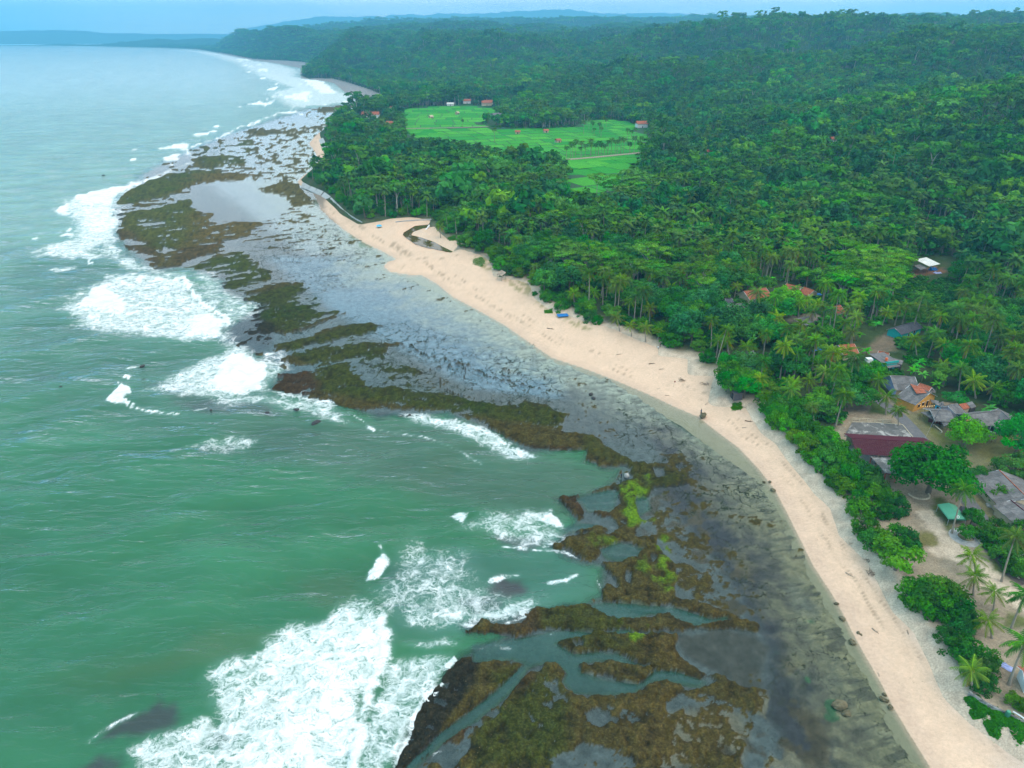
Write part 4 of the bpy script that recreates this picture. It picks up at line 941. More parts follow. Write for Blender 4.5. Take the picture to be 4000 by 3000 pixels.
def palm_models(seed, h, nf=24, L=4.3, droop=1.0, nl=11, tone=(0.070, 0.105, 0.026), far=False, wind=0.25, dead=3):
    rng = np.random.default_rng(seed)
    lean = rng.uniform(-0.05, 0.05, 2) * h
    tp = [(lean[0] * (k / 5) ** 2, lean[1] * (k / 5) ** 2, h * k / 5 - (0.25 if k == 0 else 0)) for k in range(6)]
    tb = MB().tube(tp, [0.34, 0.22, 0.19, 0.17, 0.16, 0.15], 4 if far else 7)
    co = []; fc = []; cl = []; nv = 0
    top = np.array(tp[-1])
    for i in range(nf):
        q = (i + 0.5) / nf
        e0 = math.radians(82 - 118 * q ** 0.85 + rng.uniform(-8, 8))         # young fronds upright, old ones hanging
        az = i * 2.39996 + rng.uniform(-0.25, 0.25)
        az += wind * math.sin(-az) * 0.6
        Lf = L * rng.uniform(0.85, 1.1) * (0.8 if q < 0.15 else 1.0)
        ns = 4 if far else 7
        pts = [top.copy()]; e = e0; dd = []
        for k in range(ns):
            d = np.array([math.cos(e) * math.cos(az), math.cos(e) * math.sin(az), math.sin(e)])
            dd.append(d); pts.append(pts[-1] + d * Lf / ns); e -= droop * math.radians(rng.uniform(75, 100) if q < .75 else 50) / ns
        pts = np.array(pts); dd.append(dd[-1]); dd = np.array(dd)
        base = np.array(tone) * rng.uniform(0.8, 1.2)
        if q < 0.2: base = base * np.array([1.25, 1.35, 1.0])
        if q > 0.75: base = base * np.array([1.35, 1.12, 0.95])
        if i >= nf - dead: base = np.array([0.125, 0.092, 0.036]) * rng.uniform(0.7, 1.2)
        side = np.cross(dd, [0, 0, 1.0]); side /= np.linalg.norm(side, axis=1)[:, None] + 1e-6
        if far:
            w = np.array([0.25, 0.75, 0.8, 0.55, 0.1])[:, None] * L / 4.3
            up = np.cross(side, dd)
            a = pts + side * w - up * w * 0.55; b = pts - side * w - up * w * 0.55
            for k in range(ns):
                co += [pts[k], a[k], a[k + 1], pts[k + 1], pts[k], pts[k + 1], b[k + 1], b[k]]
                fc += [(nv, nv + 1, nv + 2, nv + 3), (nv + 4, nv + 5, nv + 6, nv + 7)]; nv += 8; cl += [base] * 8
        else:
            for k in range(ns):          # midrib
                w = side[k] * 0.07
                co += [pts[k] - w, pts[k] + w, pts[k + 1] + w * .7, pts[k + 1] - w * .7]; fc.append((nv, nv + 1, nv + 2, nv + 3)); nv += 4; cl += [base * [1.7, 1.4, 1.2]] * 4
            for j in range(nl):
                t = 0.16 + 0.84 * (j + 0.5) / nl
                s = t * ns; k = min(int(s), ns - 1); p = pts[k] + (pts[k + 1] - pts[k]) * (s - k)
                fw = dd[k]; sd = side[k]; upv = np.cross(sd, fw)
                ll = 0.27 * L * math.sin(math.pi * min(1, 0.18 + 0.80 * t)) ** 0.7 * rng.uniform(0.85, 1.15)
                for sg in (-1, 1):
                    dr = sd * sg * 0.80 + fw * (0.45 + 0.35 * t) - upv * 0.18 - np.array([0, 0, 0.42 + rng.uniform(0, .3)])
                    dr /= np.linalg.norm(dr)
                    tip = p + dr * ll; hw = fw * (0.115 * L / 4.3 * 11 / nl)
                    co += [p - hw, p + hw, p + dr * ll * .62 + hw * .8, tip]; fc.append((nv, nv + 1, nv + 2, nv + 3)); nv += 4; cl += [base * rng.uniform(0.8, 1.2)] * 4
    if not far:                          # coconuts
        for k in range(9):
            a = rng.uniform(0, 6.28); c = top + np.array([math.cos(a) * 0.35, math.sin(a) * 0.35, -0.35 + rng.uniform(-.15, .1)])
            r = 0.15; o = np.array([[r, 0, 0], [0, r, 0], [-r, 0, 0], [0, -r, 0], [0, 0, r], [0, 0, -r]]) + c
            for f in ((0, 1, 4, 4), (1, 2, 4, 4), (2, 3, 4, 4), (3, 0, 4, 4), (1, 0, 5, 5), (2, 1, 5, 5), (3, 2, 5, 5), (0, 3, 5, 5)):
                pass
            co += list(o[[0, 1, 2, 3]]) + list(o[[0, 4, 2, 5]]); fc += [(nv, nv + 1, nv + 2, nv + 3), (nv + 4, nv + 5, nv + 6, nv + 7)]; nv += 8; cl += [np.array([0.30, 0.20, 0.05])] * 8
    crown = col_mesh("crown", np.array(co), np.array(fc), np.array(cl))
    return tb.mesh("trunk"), crown
def broad_models(seed, R=5.0, hh=9.0, nc=26, nk=70, size=0.42, tone=(0.045, 0.105, 0.024), flat=0.72, low=-0.35, trunk_r=0.28, limbs=6, cr=0.34, shape="round", spread=0.35, bark_h=None):
    rng = np.random.default_rng(seed)
    cz = hh - R * flat
    C = []
    if shape == "umbrella":               # thin flat storeys on wide limbs
        for k in range(nc):
            a = rng.uniform(0, 6.28); r = R * math.sqrt(rng.uniform(0.0, 1)); lay = rng.choice([0, 0, 0, 0.16, 0.30])
            C.append((r * math.cos(a) * (1 - lay), r * math.sin(a) * (1 - lay), hh - lay * hh * 0.7 - 0.10 * R * (r / R) ** 2 * 2 + rng.uniform(-.3, .3)))
    else:
        k = 0
        while len(C) < nc:
            d = rng.normal(size=3); d /= np.linalg.norm(d)
            if d[2] < low: continue
            q = rng.uniform(0.62, 0.95) * (1 + 0.18 * math.sin(3 * math.atan2(d[1], d[0]) + seed))
            C.append((d[0] * R * q, d[1] * R * q, cz + d[2] * R * flat * q))
    co = []; fc = []; cl = []; nv = 0
    for c in C:
        c = np.array(c); rc = R * cr * rng.uniform(0.75, 1.25)
        d = rng.normal(size=(nk, 3)); d[:, 2] = np.abs(d[:, 2]) * 1.0 - 0.35; d /= np.linalg.norm(d, axis=1)[:, None]
        sc = np.array([1, 1, 0.30 if shape == "umbrella" else 0.75]) * rc
        P = c + d * sc * rng.uniform(0.55, 1.08, (nk, 1))
        out = d * 0.8 + (c - np.array([0, 0, cz])) / (R + 1e-6) * 0.5
        a, f = cards(rng, P, out, size)
        tn = np.array(tone) * rng.uniform(0.72, 1.3) * np.array([rng.uniform(.85, 1.2), 1, rng.uniform(.8, 1.2)])
        cc = np.repeat(tn[None, :] * rng.uniform(0.72, 1.28, (nk, 1)), 4, 0)
        co.append(a); fc.append(f + nv); cl.append(cc); nv += len(a)
    crown = col_mesh("crown", np.vstack(co), np.vstack(fc), np.vstack(cl))
    tb = MB()
    fork = (bark_h if bark_h is not None else max(0.6, cz - R * 0.25 * flat))
    tb.tube([(0, 0, -0.3), (0.05, 0.05, fork * 0.5), (0, 0, fork)], [trunk_r * 1.35, trunk_r, trunk_r * 0.85], 7)
    for k in range(limbs):
        c = C[int(rng.integers(0, len(C)))]
        tb.tube([(0, 0, fork * 0.92), (c[0] * .45, c[1] * .45, fork + (c[2] - fork) * .55), (c[0] * .92, c[1] * .92, c[2] - .1)], [trunk_r * .6, trunk_r * .38, trunk_r * .14], 5)
    return tb.mesh("trunk"), crown
def banana_models(seed):
    rng = np.random.default_rng(seed)
    co = []; fc = []; cl = []; nv = 0
    for i in range(10):
        a = i * 2.4 + rng.uniform(-.2, .2); e = math.radians(78 - 5 * i + rng.uniform(-6, 6)); p = np.array([0, 0, 2.1])
        Lf = rng.uniform(2.0, 2.8); pts = [p]; dd = []
        for k in range(5):
            d = np.array([math.cos(e) * math.cos(a), math.cos(e) * math.sin(a), math.sin(e)]); dd.append(d); pts.append(pts[-1] + d * Lf / 5); e -= math.radians(20)
        base = np.array([0.055, 0.15, 0.035]) * rng.uniform(0.75, 1.35)
        for k in range(5):
            sd = np.cross(dd[k], [0, 0, 1.0]); sd /= np.linalg.norm(sd) + 1e-6
            w0, w1 = [0.06, .34, .40, .36, .26, .04][k:k + 2]
            co += [pts[k] - sd * w0, pts[k] + sd * w0, pts[k + 1] + sd * w1, pts[k + 1] - sd * w1]; fc.append((nv, nv + 1, nv + 2, nv + 3)); nv += 4; cl += [base * rng.uniform(.9, 1.1)] * 4
    return MB().tube([(0, 0, -.2), (0, 0, 1.2), (0, 0, 2.2)], [.16, .13, .09], 6).mesh("trunk"), col_mesh("crown", np.array(co), np.array(fc), np.array(cl))
MAT_STEM = bark_mat("banana_stem", (0.12, 0.14, 0.05), (0.2, 0.2, 0.09))

PALM_H = [11.5, 13.0, 9.5, 14.0, 8.0, 12.0, 6.0]
PALMS = [palm_models(100 + k, hgt, nf=[26, 24, 22, 24, 20, 27, 18][k], L=[4.4, 4.2, 4.0, 4.5, 4.0, 4.6, 3.9][k], droop=[1, .85, 1.1, 1, .8, 1.15, .75][k], dead=[1, 2, 1, 1, 1, 2, 1][k], tone=[(0.042,.098,.020), (.055,.108,.020), (.038,.092,.022), (.048,.102,.019), (.062,.114,.020), (.044,.090,.022), (.066,.118,.022)][k]) for k, hgt in enumerate(PALM_H)]
PALM_YELLOW = palm_models(131, 10.0, nf=20, L=4.3, tone=(0.30, 0.20, 0.03), dead=0)
PALMS_FAR = [palm_models(200 + k, [12, 14, 10][k], nf=15, L=4.5, tone=[(0.038,.088,.022), (.044,.096,.021), (.032,.082,.024)][k], far=True, dead=0) for k in range(3)]
BROADS = [broad_models(300, 5.5, 9.5, 30, 75, 0.42, (0.035, 0.110, 0.024)), broad_models(301, 4.6, 8.0, 24, 75, 0.40, (0.050, 0.125, 0.024)), broad_models(302, 6.2, 11.0, 34, 75, 0.46, (0.030, 0.090, 0.030)),
          broad_models(303, 4.0, 8.5, 22, 70, 0.38, (0.065, 0.140, 0.020), flat=0.95), broad_models(304, 5.0, 8.5, 26, 70, 0.40, (0.040, 0.115, 0.036), flat=0.62)]
UMBRELLAS = [broad_models(320 + k, 6.5, [13, 15, 12][k], 30, 48, 0.40, [(0.058, .122, .020), (.072, .126, .022), (.048, .114, .022)][k], shape="umbrella", cr=0.24, trunk_r=0.22, limbs=9, bark_h=[7, 8.5, 6][k]) for k in range(3)]
BUSHES = [broad_models(340 + k, 3.4, [4.0, 4.8, 3.4, 4.4][k], 24, 85, 0.27, [(0.038, .105, .016), (.050, .118, .015), (.032, .090, .019), (.072, .122, .014)][k], flat=0.80, low=-0.75, trunk_r=0.16, limbs=4) for k in range(4)]
BROADS_FAR = [broad_models(400 + k, [5.5, 4.6, 6.2, 5.0][k], [9.5, 8, 11, 10][k], 11, 16, 1.15, [(0.034, .095, .026), (.048, .110, .024), (.026, .078, .030), (.070, .122, .022)][k], limbs=0) for k in range(4)]
UMBR_FAR = [broad_models(420 + k, 6.5, 13, 14, 12, 1.1, [(0.060, .118, .022), (.050, .108, .024)][k], shape="umbrella", cr=0.26, limbs=3, bark_h=7) for k in range(2)]
BUSH_FAR = [broad_models(430 + k, 3.2, 3.6, 10, 16, 0.75, [(0.034, .095, .022), (.048, .115, .020)][k], low=-.6, limbs=0, trunk_r=.1) for k in range(2)]
BANANAS = [banana_models(450 + k) for k in range(3)]
for ms_, bm_, lm_ in ((PALMS + [PALM_YELLOW] + PALMS_FAR, MAT_PALMBARK, MAT_PALM), (BROADS + BUSHES + BROADS_FAR + BUSH_FAR, MAT_BARK, MAT_LEAF), (UMBRELLAS + UMBR_FAR, MAT_PALEBARK, MAT_LEAF), (BANANAS, MAT_STEM, MAT_LEAF)):
    for t_, c_ in ms_:
        t_.materials.append(bm_); c_.materials.append(lm_)

def plant(name, models, label, cat, xy, z=None, scale=1.0, rz=None, tilt=(0, 0), group=None, zs=None):
    x, y = xy
    if z is None:
        z = float(land_z(x, y)[0])
    o = bpy.data.objects.new(name, None); COL.objects.link(o)
    o.location = (x, y, z); o.rotation_euler = (tilt[0], tilt[1], random.uniform(0, 6.28) if rz is None else rz)
    o.scale = (scale, scale, scale if zs is None else zs)
    o["label"] = label; o["category"] = cat
    if group:
        o["group"] = group
    for nm, me in (("trunk", models[0]), ("crown", models[1])):
        c = bpy.data.objects.new(nm, me); COL.objects.link(c); c.parent = o
    PLANTED.append((x, y, scale))
    return o
PLANTED = []
CLEAR = []    # (x, y, half width, depth in front, behind) kept open so that a house stays in view
def zground(u, v):
    """ground point under a photo point, by walking the view ray to the land"""
    z = 3.3
    for _ in range(8):
        x, y = at(u, v, z); z = float(land_z(x, y)[0])
    return x, y, z
def palm_at(base, crown, label, group=None, k=None, models=None):
    """coconut palm with its foot and crown where the photo shows them (leaning sideways only)"""
    x, y, z = zground(*base)
    b = (1500 - crown[1]) / FPX; a = (crown[0] - 2000) / FPX
    dy, dz = CT + b * ST, -ST + b * CT
    t = y / dy; zc = H + dz * t; xc = a * t
    hh = max(3.0, zc - z); lean = math.atan2(xc - x, hh)
    if k is None:
        k = int(np.argmin([abs(p - hh) for p in PALM_H]))
    md = models or PALMS[k]; h0 = 10.0 if models else PALM_H[k]
    s = math.hypot(hh, xc - x) / h0
    o = plant("coconut_palm", md, label, "palm tree", (x, y), z, min(max(s, 0.8), 1.25), random.uniform(0, 6.28), (0, 0), group, s)
    o.rotation_mode = "QUATERNION"
    from mathutils import Quaternion
    o.rotation_quaternion = Quaternion((0, 1, 0), lean) @ Quaternion((0, 0, 1), random.uniform(0, 6.28))
    return o
# ------------------------------------------------------------------ village: materials
def paint_mat(name, c, var=0.15, rough=0.8, scale=1.5, spec=0.2, stain=None, stain_amt=0.5, obj=0.25):
    m = Mat(name)
    oi = m.n("ObjectInfo").outputs["Random"]
    b = m.mix(1.0, c, m.ramp(m.noise(scale, 5, 0.65), (0.3, 1 - var), (0.7, 1 + var)), "MULTIPLY")
    b = m.n("HueSaturation", {"Color": b, "Value": m.math("MULTIPLY_ADD", oi, obj, 1 - obj / 2)}).outputs[0]
    if stain is not None:
        b = m.mix(m.math("MULTIPLY", m.step(m.noise(scale * 0.55, 6, 0.7, 0.6), 0.48, 0.62), stain_amt), b, stain)
    return m.done(m.bsdf(b, rough, spec, m.bump(m.noise(scale * 6, 3), 0.25, 0.03)))
GREY = paint_mat("weathered_corrugated_sheet", (0.150, 0.140, 0.132), 0.28, 0.85, 1.2, 0.15, (0.085, 0.080, 0.078), 0.6, 0.45)
DARK = paint_mat("dark_sheet", (0.075, 0.075, 0.085), 0.25, 0.8, 1.2, 0.2, (0.05, 0.05, 0.055), 0.5, 0.3)
TILE = paint_mat("red_clay_tile", (0.34, 0.105, 0.055), 0.35, 0.85, 2.2, 0.1, (0.18, 0.075, 0.05), 0.6, 0.2)
MAROON = paint_mat("maroon_metal_tile", (0.085, 0.022, 0.030), 0.12, 0.85, 2.0, 0.05, None, 0, 0.1)
TURQ = paint_mat("turquoise_paint", (0.018, 0.36, 0.33), 0.12, 0.8, 1.0, 0.2, (0.02, 0.26, 0.25), 0.5, 0.05)
ORANGE = paint_mat("orange_paint", (0.58, 0.29, 0.055), 0.12, 0.8, 1.0, 0.2, (0.42, 0.22, 0.06), 0.5, 0.05)
CREAM = paint_mat("cream_plaster", (0.50, 0.40, 0.26), 0.15, 0.85, 1.0, 0.15, (0.36, 0.29, 0.2), 0.4, 0.1)
MINT = paint_mat("mint_plaster", (0.42, 0.60, 0.46), 0.12, 0.85, 1.0, 0.15, (0.3, 0.42, 0.33), 0.4, 0.1)
WHITE = paint_mat("white_paint", (0.70, 0.70, 0.68), 0.12, 0.7, 1.5, 0.3, (0.5, 0.5, 0.48), 0.4, 0.08)
WHITEROOF = paint_mat("white_roof_sheet", (0.62, 0.60, 0.54), 0.15, 0.7, 1.5, 0.3, (0.45, 0.43, 0.38), 0.5, 0.15)
CONC = paint_mat("concrete", (0.36, 0.355, 0.33), 0.2, 0.9, 0.8, 0.15, (0.24, 0.235, 0.22), 0.5, 0.2)
STAINED = paint_mat("stained_concrete", (0.12, 0.115, 0.105), 0.25, 0.9, 0.5, 0.15, (0.42, 0.40, 0.36), 0.85, 0.05)
WOOD = paint_mat("weathered_wood", (0.16, 0.115, 0.075), 0.3, 0.9, 3.0, 0.1, None, 0, 0.4)
PALEWOOD = paint_mat("pale_driftwood", (0.30, 0.23, 0.165), 0.3, 0.9, 3.0, 0.1, None, 0, 0.5)
BROWNDARK = paint_mat("dark_doorway", (0.02, 0.016, 0.014), 0.2)
REDWALL = paint_mat("dark_red_boards", (0.12, 0.02, 0.018), 0.3)
PINK = paint_mat("pink_plaster", (0.55, 0.42, 0.47), 0.1)
BLUE = paint_mat("blue_tarpaulin", (0.012, 0.16, 0.44), 0.15, 0.5, 2.0, 0.3)
CYAN = paint_mat("cyan_plastic", (0.05, 0.42, 0.62), 0.1, 0.4, 2.0, 0.4)
ORANGEP = paint_mat("orange_plastic", (0.75, 0.16, 0.05), 0.1, 0.4)
VIOLET = paint_mat("pale_blue_sheet", (0.34, 0.38, 0.62), 0.1, 0.6)
TENT = paint_mat("green_canvas", (0.095, 0.33, 0.20), 0.06, 0.7, 1.0, 0.2, None, 0, 0.02)
TENTDARK = paint_mat("dark_green_canvas", (0.03, 0.14, 0.085), 0.06, 0.7)
ASPH = paint_mat("old_asphalt", (0.130, 0.128, 0.130), 0.2, 0.9, 0.9, 0.15, (0.17, 0.16, 0.145), 0.5, 0.0)
PAVE = paint_mat("dark_paving", (0.105, 0.085, 0.072), 0.25, 0.9, 1.0, 0.1, (0.15, 0.13, 0.11), 0.4, 0.1)
KERB = paint_mat("cream_kerb", (0.52, 0.44, 0.31), 0.15, 0.9)
ROCKM = paint_mat("boulder_rock", (0.125, 0.105, 0.060), 0.35, 0.9, 1.6, 0.1, (0.06, 0.055, 0.03), 0.6, 0.4)
DARKROCK = paint_mat("wet_rock", (0.035, 0.032, 0.030), 0.3, 0.6, 1.6, 0.3, None, 0, 0.3)
STEEL = paint_mat("galvanised_steel", (0.33, 0.34, 0.34), 0.1, 0.5, 2, 0.4)
BULB = Mat("lit_bulb"); MAT_BULB = BULB.done(BULB.n("Emission", {"Color": (1.0, 0.72, 0.28, 1), "Strength": 2.2}).outputs[0])

# ------------------------------------------------------------------ village: builders
def frame(p1, p2):
    a = np.array(p1); b = np.array(p2); L_ = float(np.hypot(*(b - a))); return (a + b) / 2, L_, math.atan2(b[1] - a[1], b[0] - a[0])
def sheets(parent, A, B, C, D, mat, size=1.15, rows=2, nm="roof_sheet", t=0.05, lift=0.035):
    """a roof slope of overlapping sheets: A-B eave, D-C ridge"""
    A, B, C, D = map(Vector, (A, B, C, D))
    n = max(2, round((B - A).length / size)); rows = max(1, rows)
    for j in range(rows):
        for i in range(n):
            def q(s, r):
                return (A.lerp(B, s)).lerp(D.lerp(C, s), r)
            s0, s1 = i / n - 0.012, (i + 1) / n + 0.012; r0, r1 = max(0, j / rows - 0.05), (j + 1) / rows
            dz = Vector((0, 0, lift * j * 0 + (i % 2) * 0.022 + random.uniform(0, 0.012)))
            sag = Vector((0, 0, random.uniform(-0.02, 0.02)))
            up = Vector((0, 0, lift))
            mb = MB().slab([q(s0, r0) + dz + up * (1 if j else 1) + sag, q(s1, r0) + dz + up + sag, q(s1, r1) + dz + sag, q(s0, r1) + dz + sag], t)
            o = mb.build(nm, mat, parent)
def courses(A, B, C, D, n, t=0.06):
    A, B, C, D = map(Vector, (A, B, C, D)); mb = MB()
    for j in range(n):
        r0, r1 = j / n, (j + 1) / n; up = Vector((0, 0, t * 1.1))
        mb.slab([A.lerp(D, r0) + up, B.lerp(C, r0) + up, B.lerp(C, r1), A.lerp(D, r1)], t)
    return mb
def gable(label, ridge, zr, W, ze, roof, wall, name="house", cat="house", style="sheet", over=0.45, z0=None, group=None, openings=(), skew=0.5, posts=False, cap=None, rows=2, gablewall=None):
    """house by its ridge line (photo points at height zr above the ground); local x runs along the ridge"""
    (u1, v1), (u2, v2) = ridge
    zg = z0 if z0 is not None else float(land_z(*at((u1 + u2) / 2, (v1 + v2) / 2 + 20, 3.3))[0])
    a = at(u1, v1, zg + zr); b = at(u2, v2, zg + zr)
    c, L_, rz = frame(a, b)
    zg = float(land_z(c[0], c[1])[0]) if z0 is None else z0
    T = thing(name, label, cat, (c[0], c[1], zg), rz, group)
    hl, wl, wr = L_ / 2, W * skew, W * (1 - skew)
    x0, x1 = -hl + over, hl - over; y0, y1 = -wl + over, wr - over
    if not posts:
        zw0 = ze + (zr - ze) * over / wl; zw1 = ze + (zr - ze) * over / wr
        th = 0.15
        def wallp(nm_, mat_, pts):
            n = len(pts); P = [Vector(p) for p in pts]; nn = (P[1] - P[0]).cross(P[2] - P[1]).normalized() * th
            vs = [tuple(p) for p in P] + [tuple(p - nn) for p in P]
            MB().add(vs, [tuple(range(n)), tuple(range(2 * n - 1, n - 1, -1))] + [(i, n + i, n + (i + 1) % n, (i + 1) % n) for i in range(n)]).build(nm_, mat_, T)
        g_ = th * 1.05
        wallp("wall", wall, [(x0 + g_, y0, -.2), (x1 - g_, y0, -.2), (x1 - g_, y0, zw0 - .06), (x0 + g_, y0, zw0 - .06)])
        wallp("wall", wall, [(x1 - g_, y1, -.2), (x0 + g_, y1, -.2), (x0 + g_, y1, zw1 - .06), (x1 - g_, y1, zw1 - .06)])
        wallp("gable_wall", gablewall or wall, [(x1, y0, -.2), (x1, y1, -.2), (x1, y1, zw1 - .08), (x1, 0, zr - .1), (x1, y0, zw0 - .08)])
        wallp("gable_wall", gablewall or wall, [(x0, y1, -.2), (x0, y0, -.2), (x0, y0, zw0 - .08), (x0, 0, zr - .1), (x0, y1, zw1 - .08)])
    else:
        for x in (x0, 0, x1):
            for y, z in ((y0, ze), (y1, ze)):
                MB().tube([(x, y, -.2), (x, y, z)], 0.09, 6).build("post", WOOD, T)
    R = MB().tube([(-hl, 0, zr + .06), (hl, 0, zr + .06)], 0.13, 6).build("roof", cap or roof, T)
    e0 = [(-hl, -wl, ze), (hl, -wl, ze), (hl, 0, zr), (-hl, 0, zr)]; e1 = [(hl, wr, ze), (-hl, wr, ze), (-hl, 0, zr), (hl, 0, zr)]
    if style == "sheet":
        sheets(R, *e0, roof, 1.15, rows); sheets(R, *e1, roof, 1.15, rows)
    else:
        n = max(4, int(W * 0.5 / 0.55))
        courses(*e0, n).build("roof_slope", roof, R); courses(*e1, n).build("roof_slope", roof, R)
    for s in (-1, 1):      # barge boards
        MB().tube([(s * (hl + .03), -wl, ze - .05), (s * (hl + .03), 0, zr - .02)], 0.06, 4).build("barge_board", WHITE if style != "dull" else WOOD, T)
        MB().tube([(s * (hl + .03), 0, zr - .02), (s * (hl + .03), wr, ze - .05)], 0.06, 4).build("barge_board", WHITE if style != "dull" else WOOD, T)
    for kind, face, pos in openings:
        w, hgt, zc = (0.95, 2.0, 1.0) if kind == "door" else (1.2, 1.1, 1.45)
        if face in "fb":
            y = y0 - 0.02 if face == "f" else y1 + 0.02
            d = MB().box((pos * L_ * .5, y, zc), (w, .06, hgt)).build(kind, BROWNDARK, T)
            MB().box((pos * L_ * .5, y, zc + hgt / 2 + .06), (w + .24, .12, .12)).box((pos * L_ * .5 - w / 2 - .06, y, zc), (.12, .12, hgt)).box((pos * L_ * .5 + w / 2 + .06, y, zc), (.12, .12, hgt)).build("frame", WHITE, d)
        else:
            x = x1 + 0.02 if face == "r" else x0 - 0.02
            d = MB().box((x, pos * W * .5, zc), (.06, w, hgt)).build(kind, BROWNDARK, T)
            MB().box((x, pos * W * .5, zc + hgt / 2 + .06), (.12, w + .24, .12)).build("frame", WHITE, d)
    return T, (x0, x1, y0, y1, hl)
def shed(label, corners, zs, mat, name="shed", cat="shed", z0=3.25, t=0.06, size=1.2, rows=2, posts=True, wall=None, group=None, nm="roof_sheet", postmat=None):
    """single-pitch roof on posts: four photo corners (going round) with their heights above ground"""
    pts = [at(u, v, z0 + z) + (z,) for (u, v), z in zip(corners, zs)]
    c = np.mean([p[:2] for p in pts], 0)
    T = thing(name, label, cat, (c[0], c[1], z0), 0.0, group)
    P = [Vector((p[0] - c[0], p[1] - c[1], p[2])) for p in pts]
    ar = sum(P[i].x * P[(i + 1) % 4].y - P[(i + 1) % 4].x * P[i].y for i in range(4))
    if ar < 0:
        P = [P[0], P[3], P[2], P[1]]
    bm_ = MB()
    for i in range(4):
        bm_.tube([P[i] - Vector((0, 0, .09)), P[(i + 1) % 4] - Vector((0, 0, .09))], .05, 4)
    R = bm_.build("roof", WOOD, T)
    sheets(R, P[0], P[1], P[2], P[3], mat, size, rows, nm, t)
    if posts:
        for p in P:
            q = p * 0.93
            MB().tube([(q.x, q.y, -.2), (q.x, q.y, p.z - .08)], .07, 5).build("post", postmat or WOOD, T)
    if wall:
        Q = [p * 0.88 for p in P]; wb = MB()
        for i in range(4):
            a, b = Q[i], Q[(i + 1) % 4]
            n_ = Vector((b.y - a.y, a.x - b.x, 0)).normalized() * .12
            za, zb = P[i].z - .12, P[(i + 1) % 4].z - .12
            vs = [(a.x, a.y, -.2), (b.x, b.y, -.2), (b.x, b.y, zb), (a.x, a.y, za)]
            vs += [(x - n_.x, y - n_.y, z) for x, y, z in vs]
            wb.add(vs, [(0, 1, 2, 3), (7, 6, 5, 4), (0, 4, 5, 1), (1, 5, 6, 2), (2, 6, 7, 3), (3, 7, 4, 0)])
        wb.build("wall", wall, T)
        a, b = Q[0], Q[1]; m_ = (a + b) / 2; rz = math.atan2(b.y - a.y, b.x - a.x); n_ = Vector((b.y - a.y, a.x - b.x, 0)).normalized() * .05
        MB().box((m_.x + n_.x, m_.y + n_.y, .95), (.9, .08, 1.9), rz).build("door", BROWNDARK, T)
    return T, P
ZG = 3.25
# the maroon hall by the beach
zg = ZG
cx, cy, rz, Lh, Wh = 106.2, 171.2, math.radians(-6.5), 22.0, 11.4
T = thing("village_hall", "long open hall with a maroon tiled roof behind the beach hedge", "hall", (cx, cy, zg), rz)
R = MB().tube([(-Lh / 2, 0, 5.35), (Lh / 2, 0, 5.35)], .14, 6).build("roof", MAROON, T)
def tiled(A, B, C, D, rows, cols, nm, mat, par):
    A, B, C, D = map(Vector, (A, B, C, D))
    for j in range(rows):           # every course of pressed tiles is one long sheet with ribs
        r0, r1 = j / rows, (j + 1) / rows
        mb = MB(); up = Vector((0, 0, .09))
        for i in range(cols):
            s0, s1, sm = i / cols, (i + 1) / cols, (i + .5) / cols
            rib = Vector((0, 0, .05))
            p = lambda s, r, k: A.lerp(B, s).lerp(D.lerp(C, s), r) + k
            mb.slab([p(s0, r0, up), p(sm, r0, up + rib), p(sm, r1, rib), p(s0, r1, Vector())], .04)
            mb.slab([p(sm, r0, up + rib), p(s1, r0, up), p(s1, r1, Vector()), p(sm, r1, rib)], .04)
        mb.build(nm, mat, par)
tiled((-Lh / 2, -Wh / 2, 3.5), (Lh / 2, -Wh / 2, 3.5), (Lh / 2, 0, 5.3), (-Lh / 2, 0, 5.3), 13, 36, "tile_course", MAROON, R)
tiled((Lh / 2, Wh / 2, 3.5), (-Lh / 2, Wh / 2, 3.5), (-Lh / 2, 0, 5.3), (Lh / 2, 0, 5.3), 13, 36, "tile_course", MAROON, R)
for x in (-10, -5, 0, 5, 10):
    for y in (-5.2, 5.2):
        MB().box((x, y, 1.7), (.35, .35, 3.5)).build("column", CREAM, T)
MB().box((0, 0, .1), (Lh - 1, Wh - 1, .25)).build("floor_slab", CONC, T)
MB().box((0, 5.0, 1.6), (Lh - 1.5, .18, 3.0)).build("back_wall", CREAM, T)
pr = tr(VS, [(3395,1778),(3505,1790),(3510,1856),(3460,1848)], ZG + 2.9)
c = pr.mean(0); T = thing("porch", "flat stained concrete porch roof with a dark red edge in front of the hall", "porch", (c[0], c[1], ZG))
q = [(p[0] - c[0], p[1] - c[1]) for p in pr]
q = [q[3], q[2], q[1], q[0]]
S_ = MB().slab([(a, b, 2.95) for a, b in q], .22).build("roof", STAINED, T)
MB().tube([(q[0][0], q[0][1], 2.82), (q[1][0], q[1][1], 2.82)], .16, 4).build("edge_beam", REDWALL, S_)
for a, b in q:
    MB().box((a * .86, b * .86, 1.3), (.3, .3, 2.9)).build("column", TILE, T)
sl = tr(VS, [(3300,1700),(3330,1648),(3420,1650),(3525,1658),(3566,1706)], ZG + .5)
c = sl.mean(0); T = thing("terrace", "stained black and white concrete terrace slab behind the maroon hall", "terrace", (c[0], c[1], ZG))
MB().slab([(p[0] - c[0], p[1] - c[1], .45) for p in sl], .75).build("slab", STAINED, T)
for a, b in ((1, 2), (2, 3), (3, 4)):
    pa, pb = sl[a] - c, sl[b] - c
    MB().tube([(pa[0], pa[1], .5), (pb[0], pb[1], .5)], .12, 4).build("edge", KERB, T)
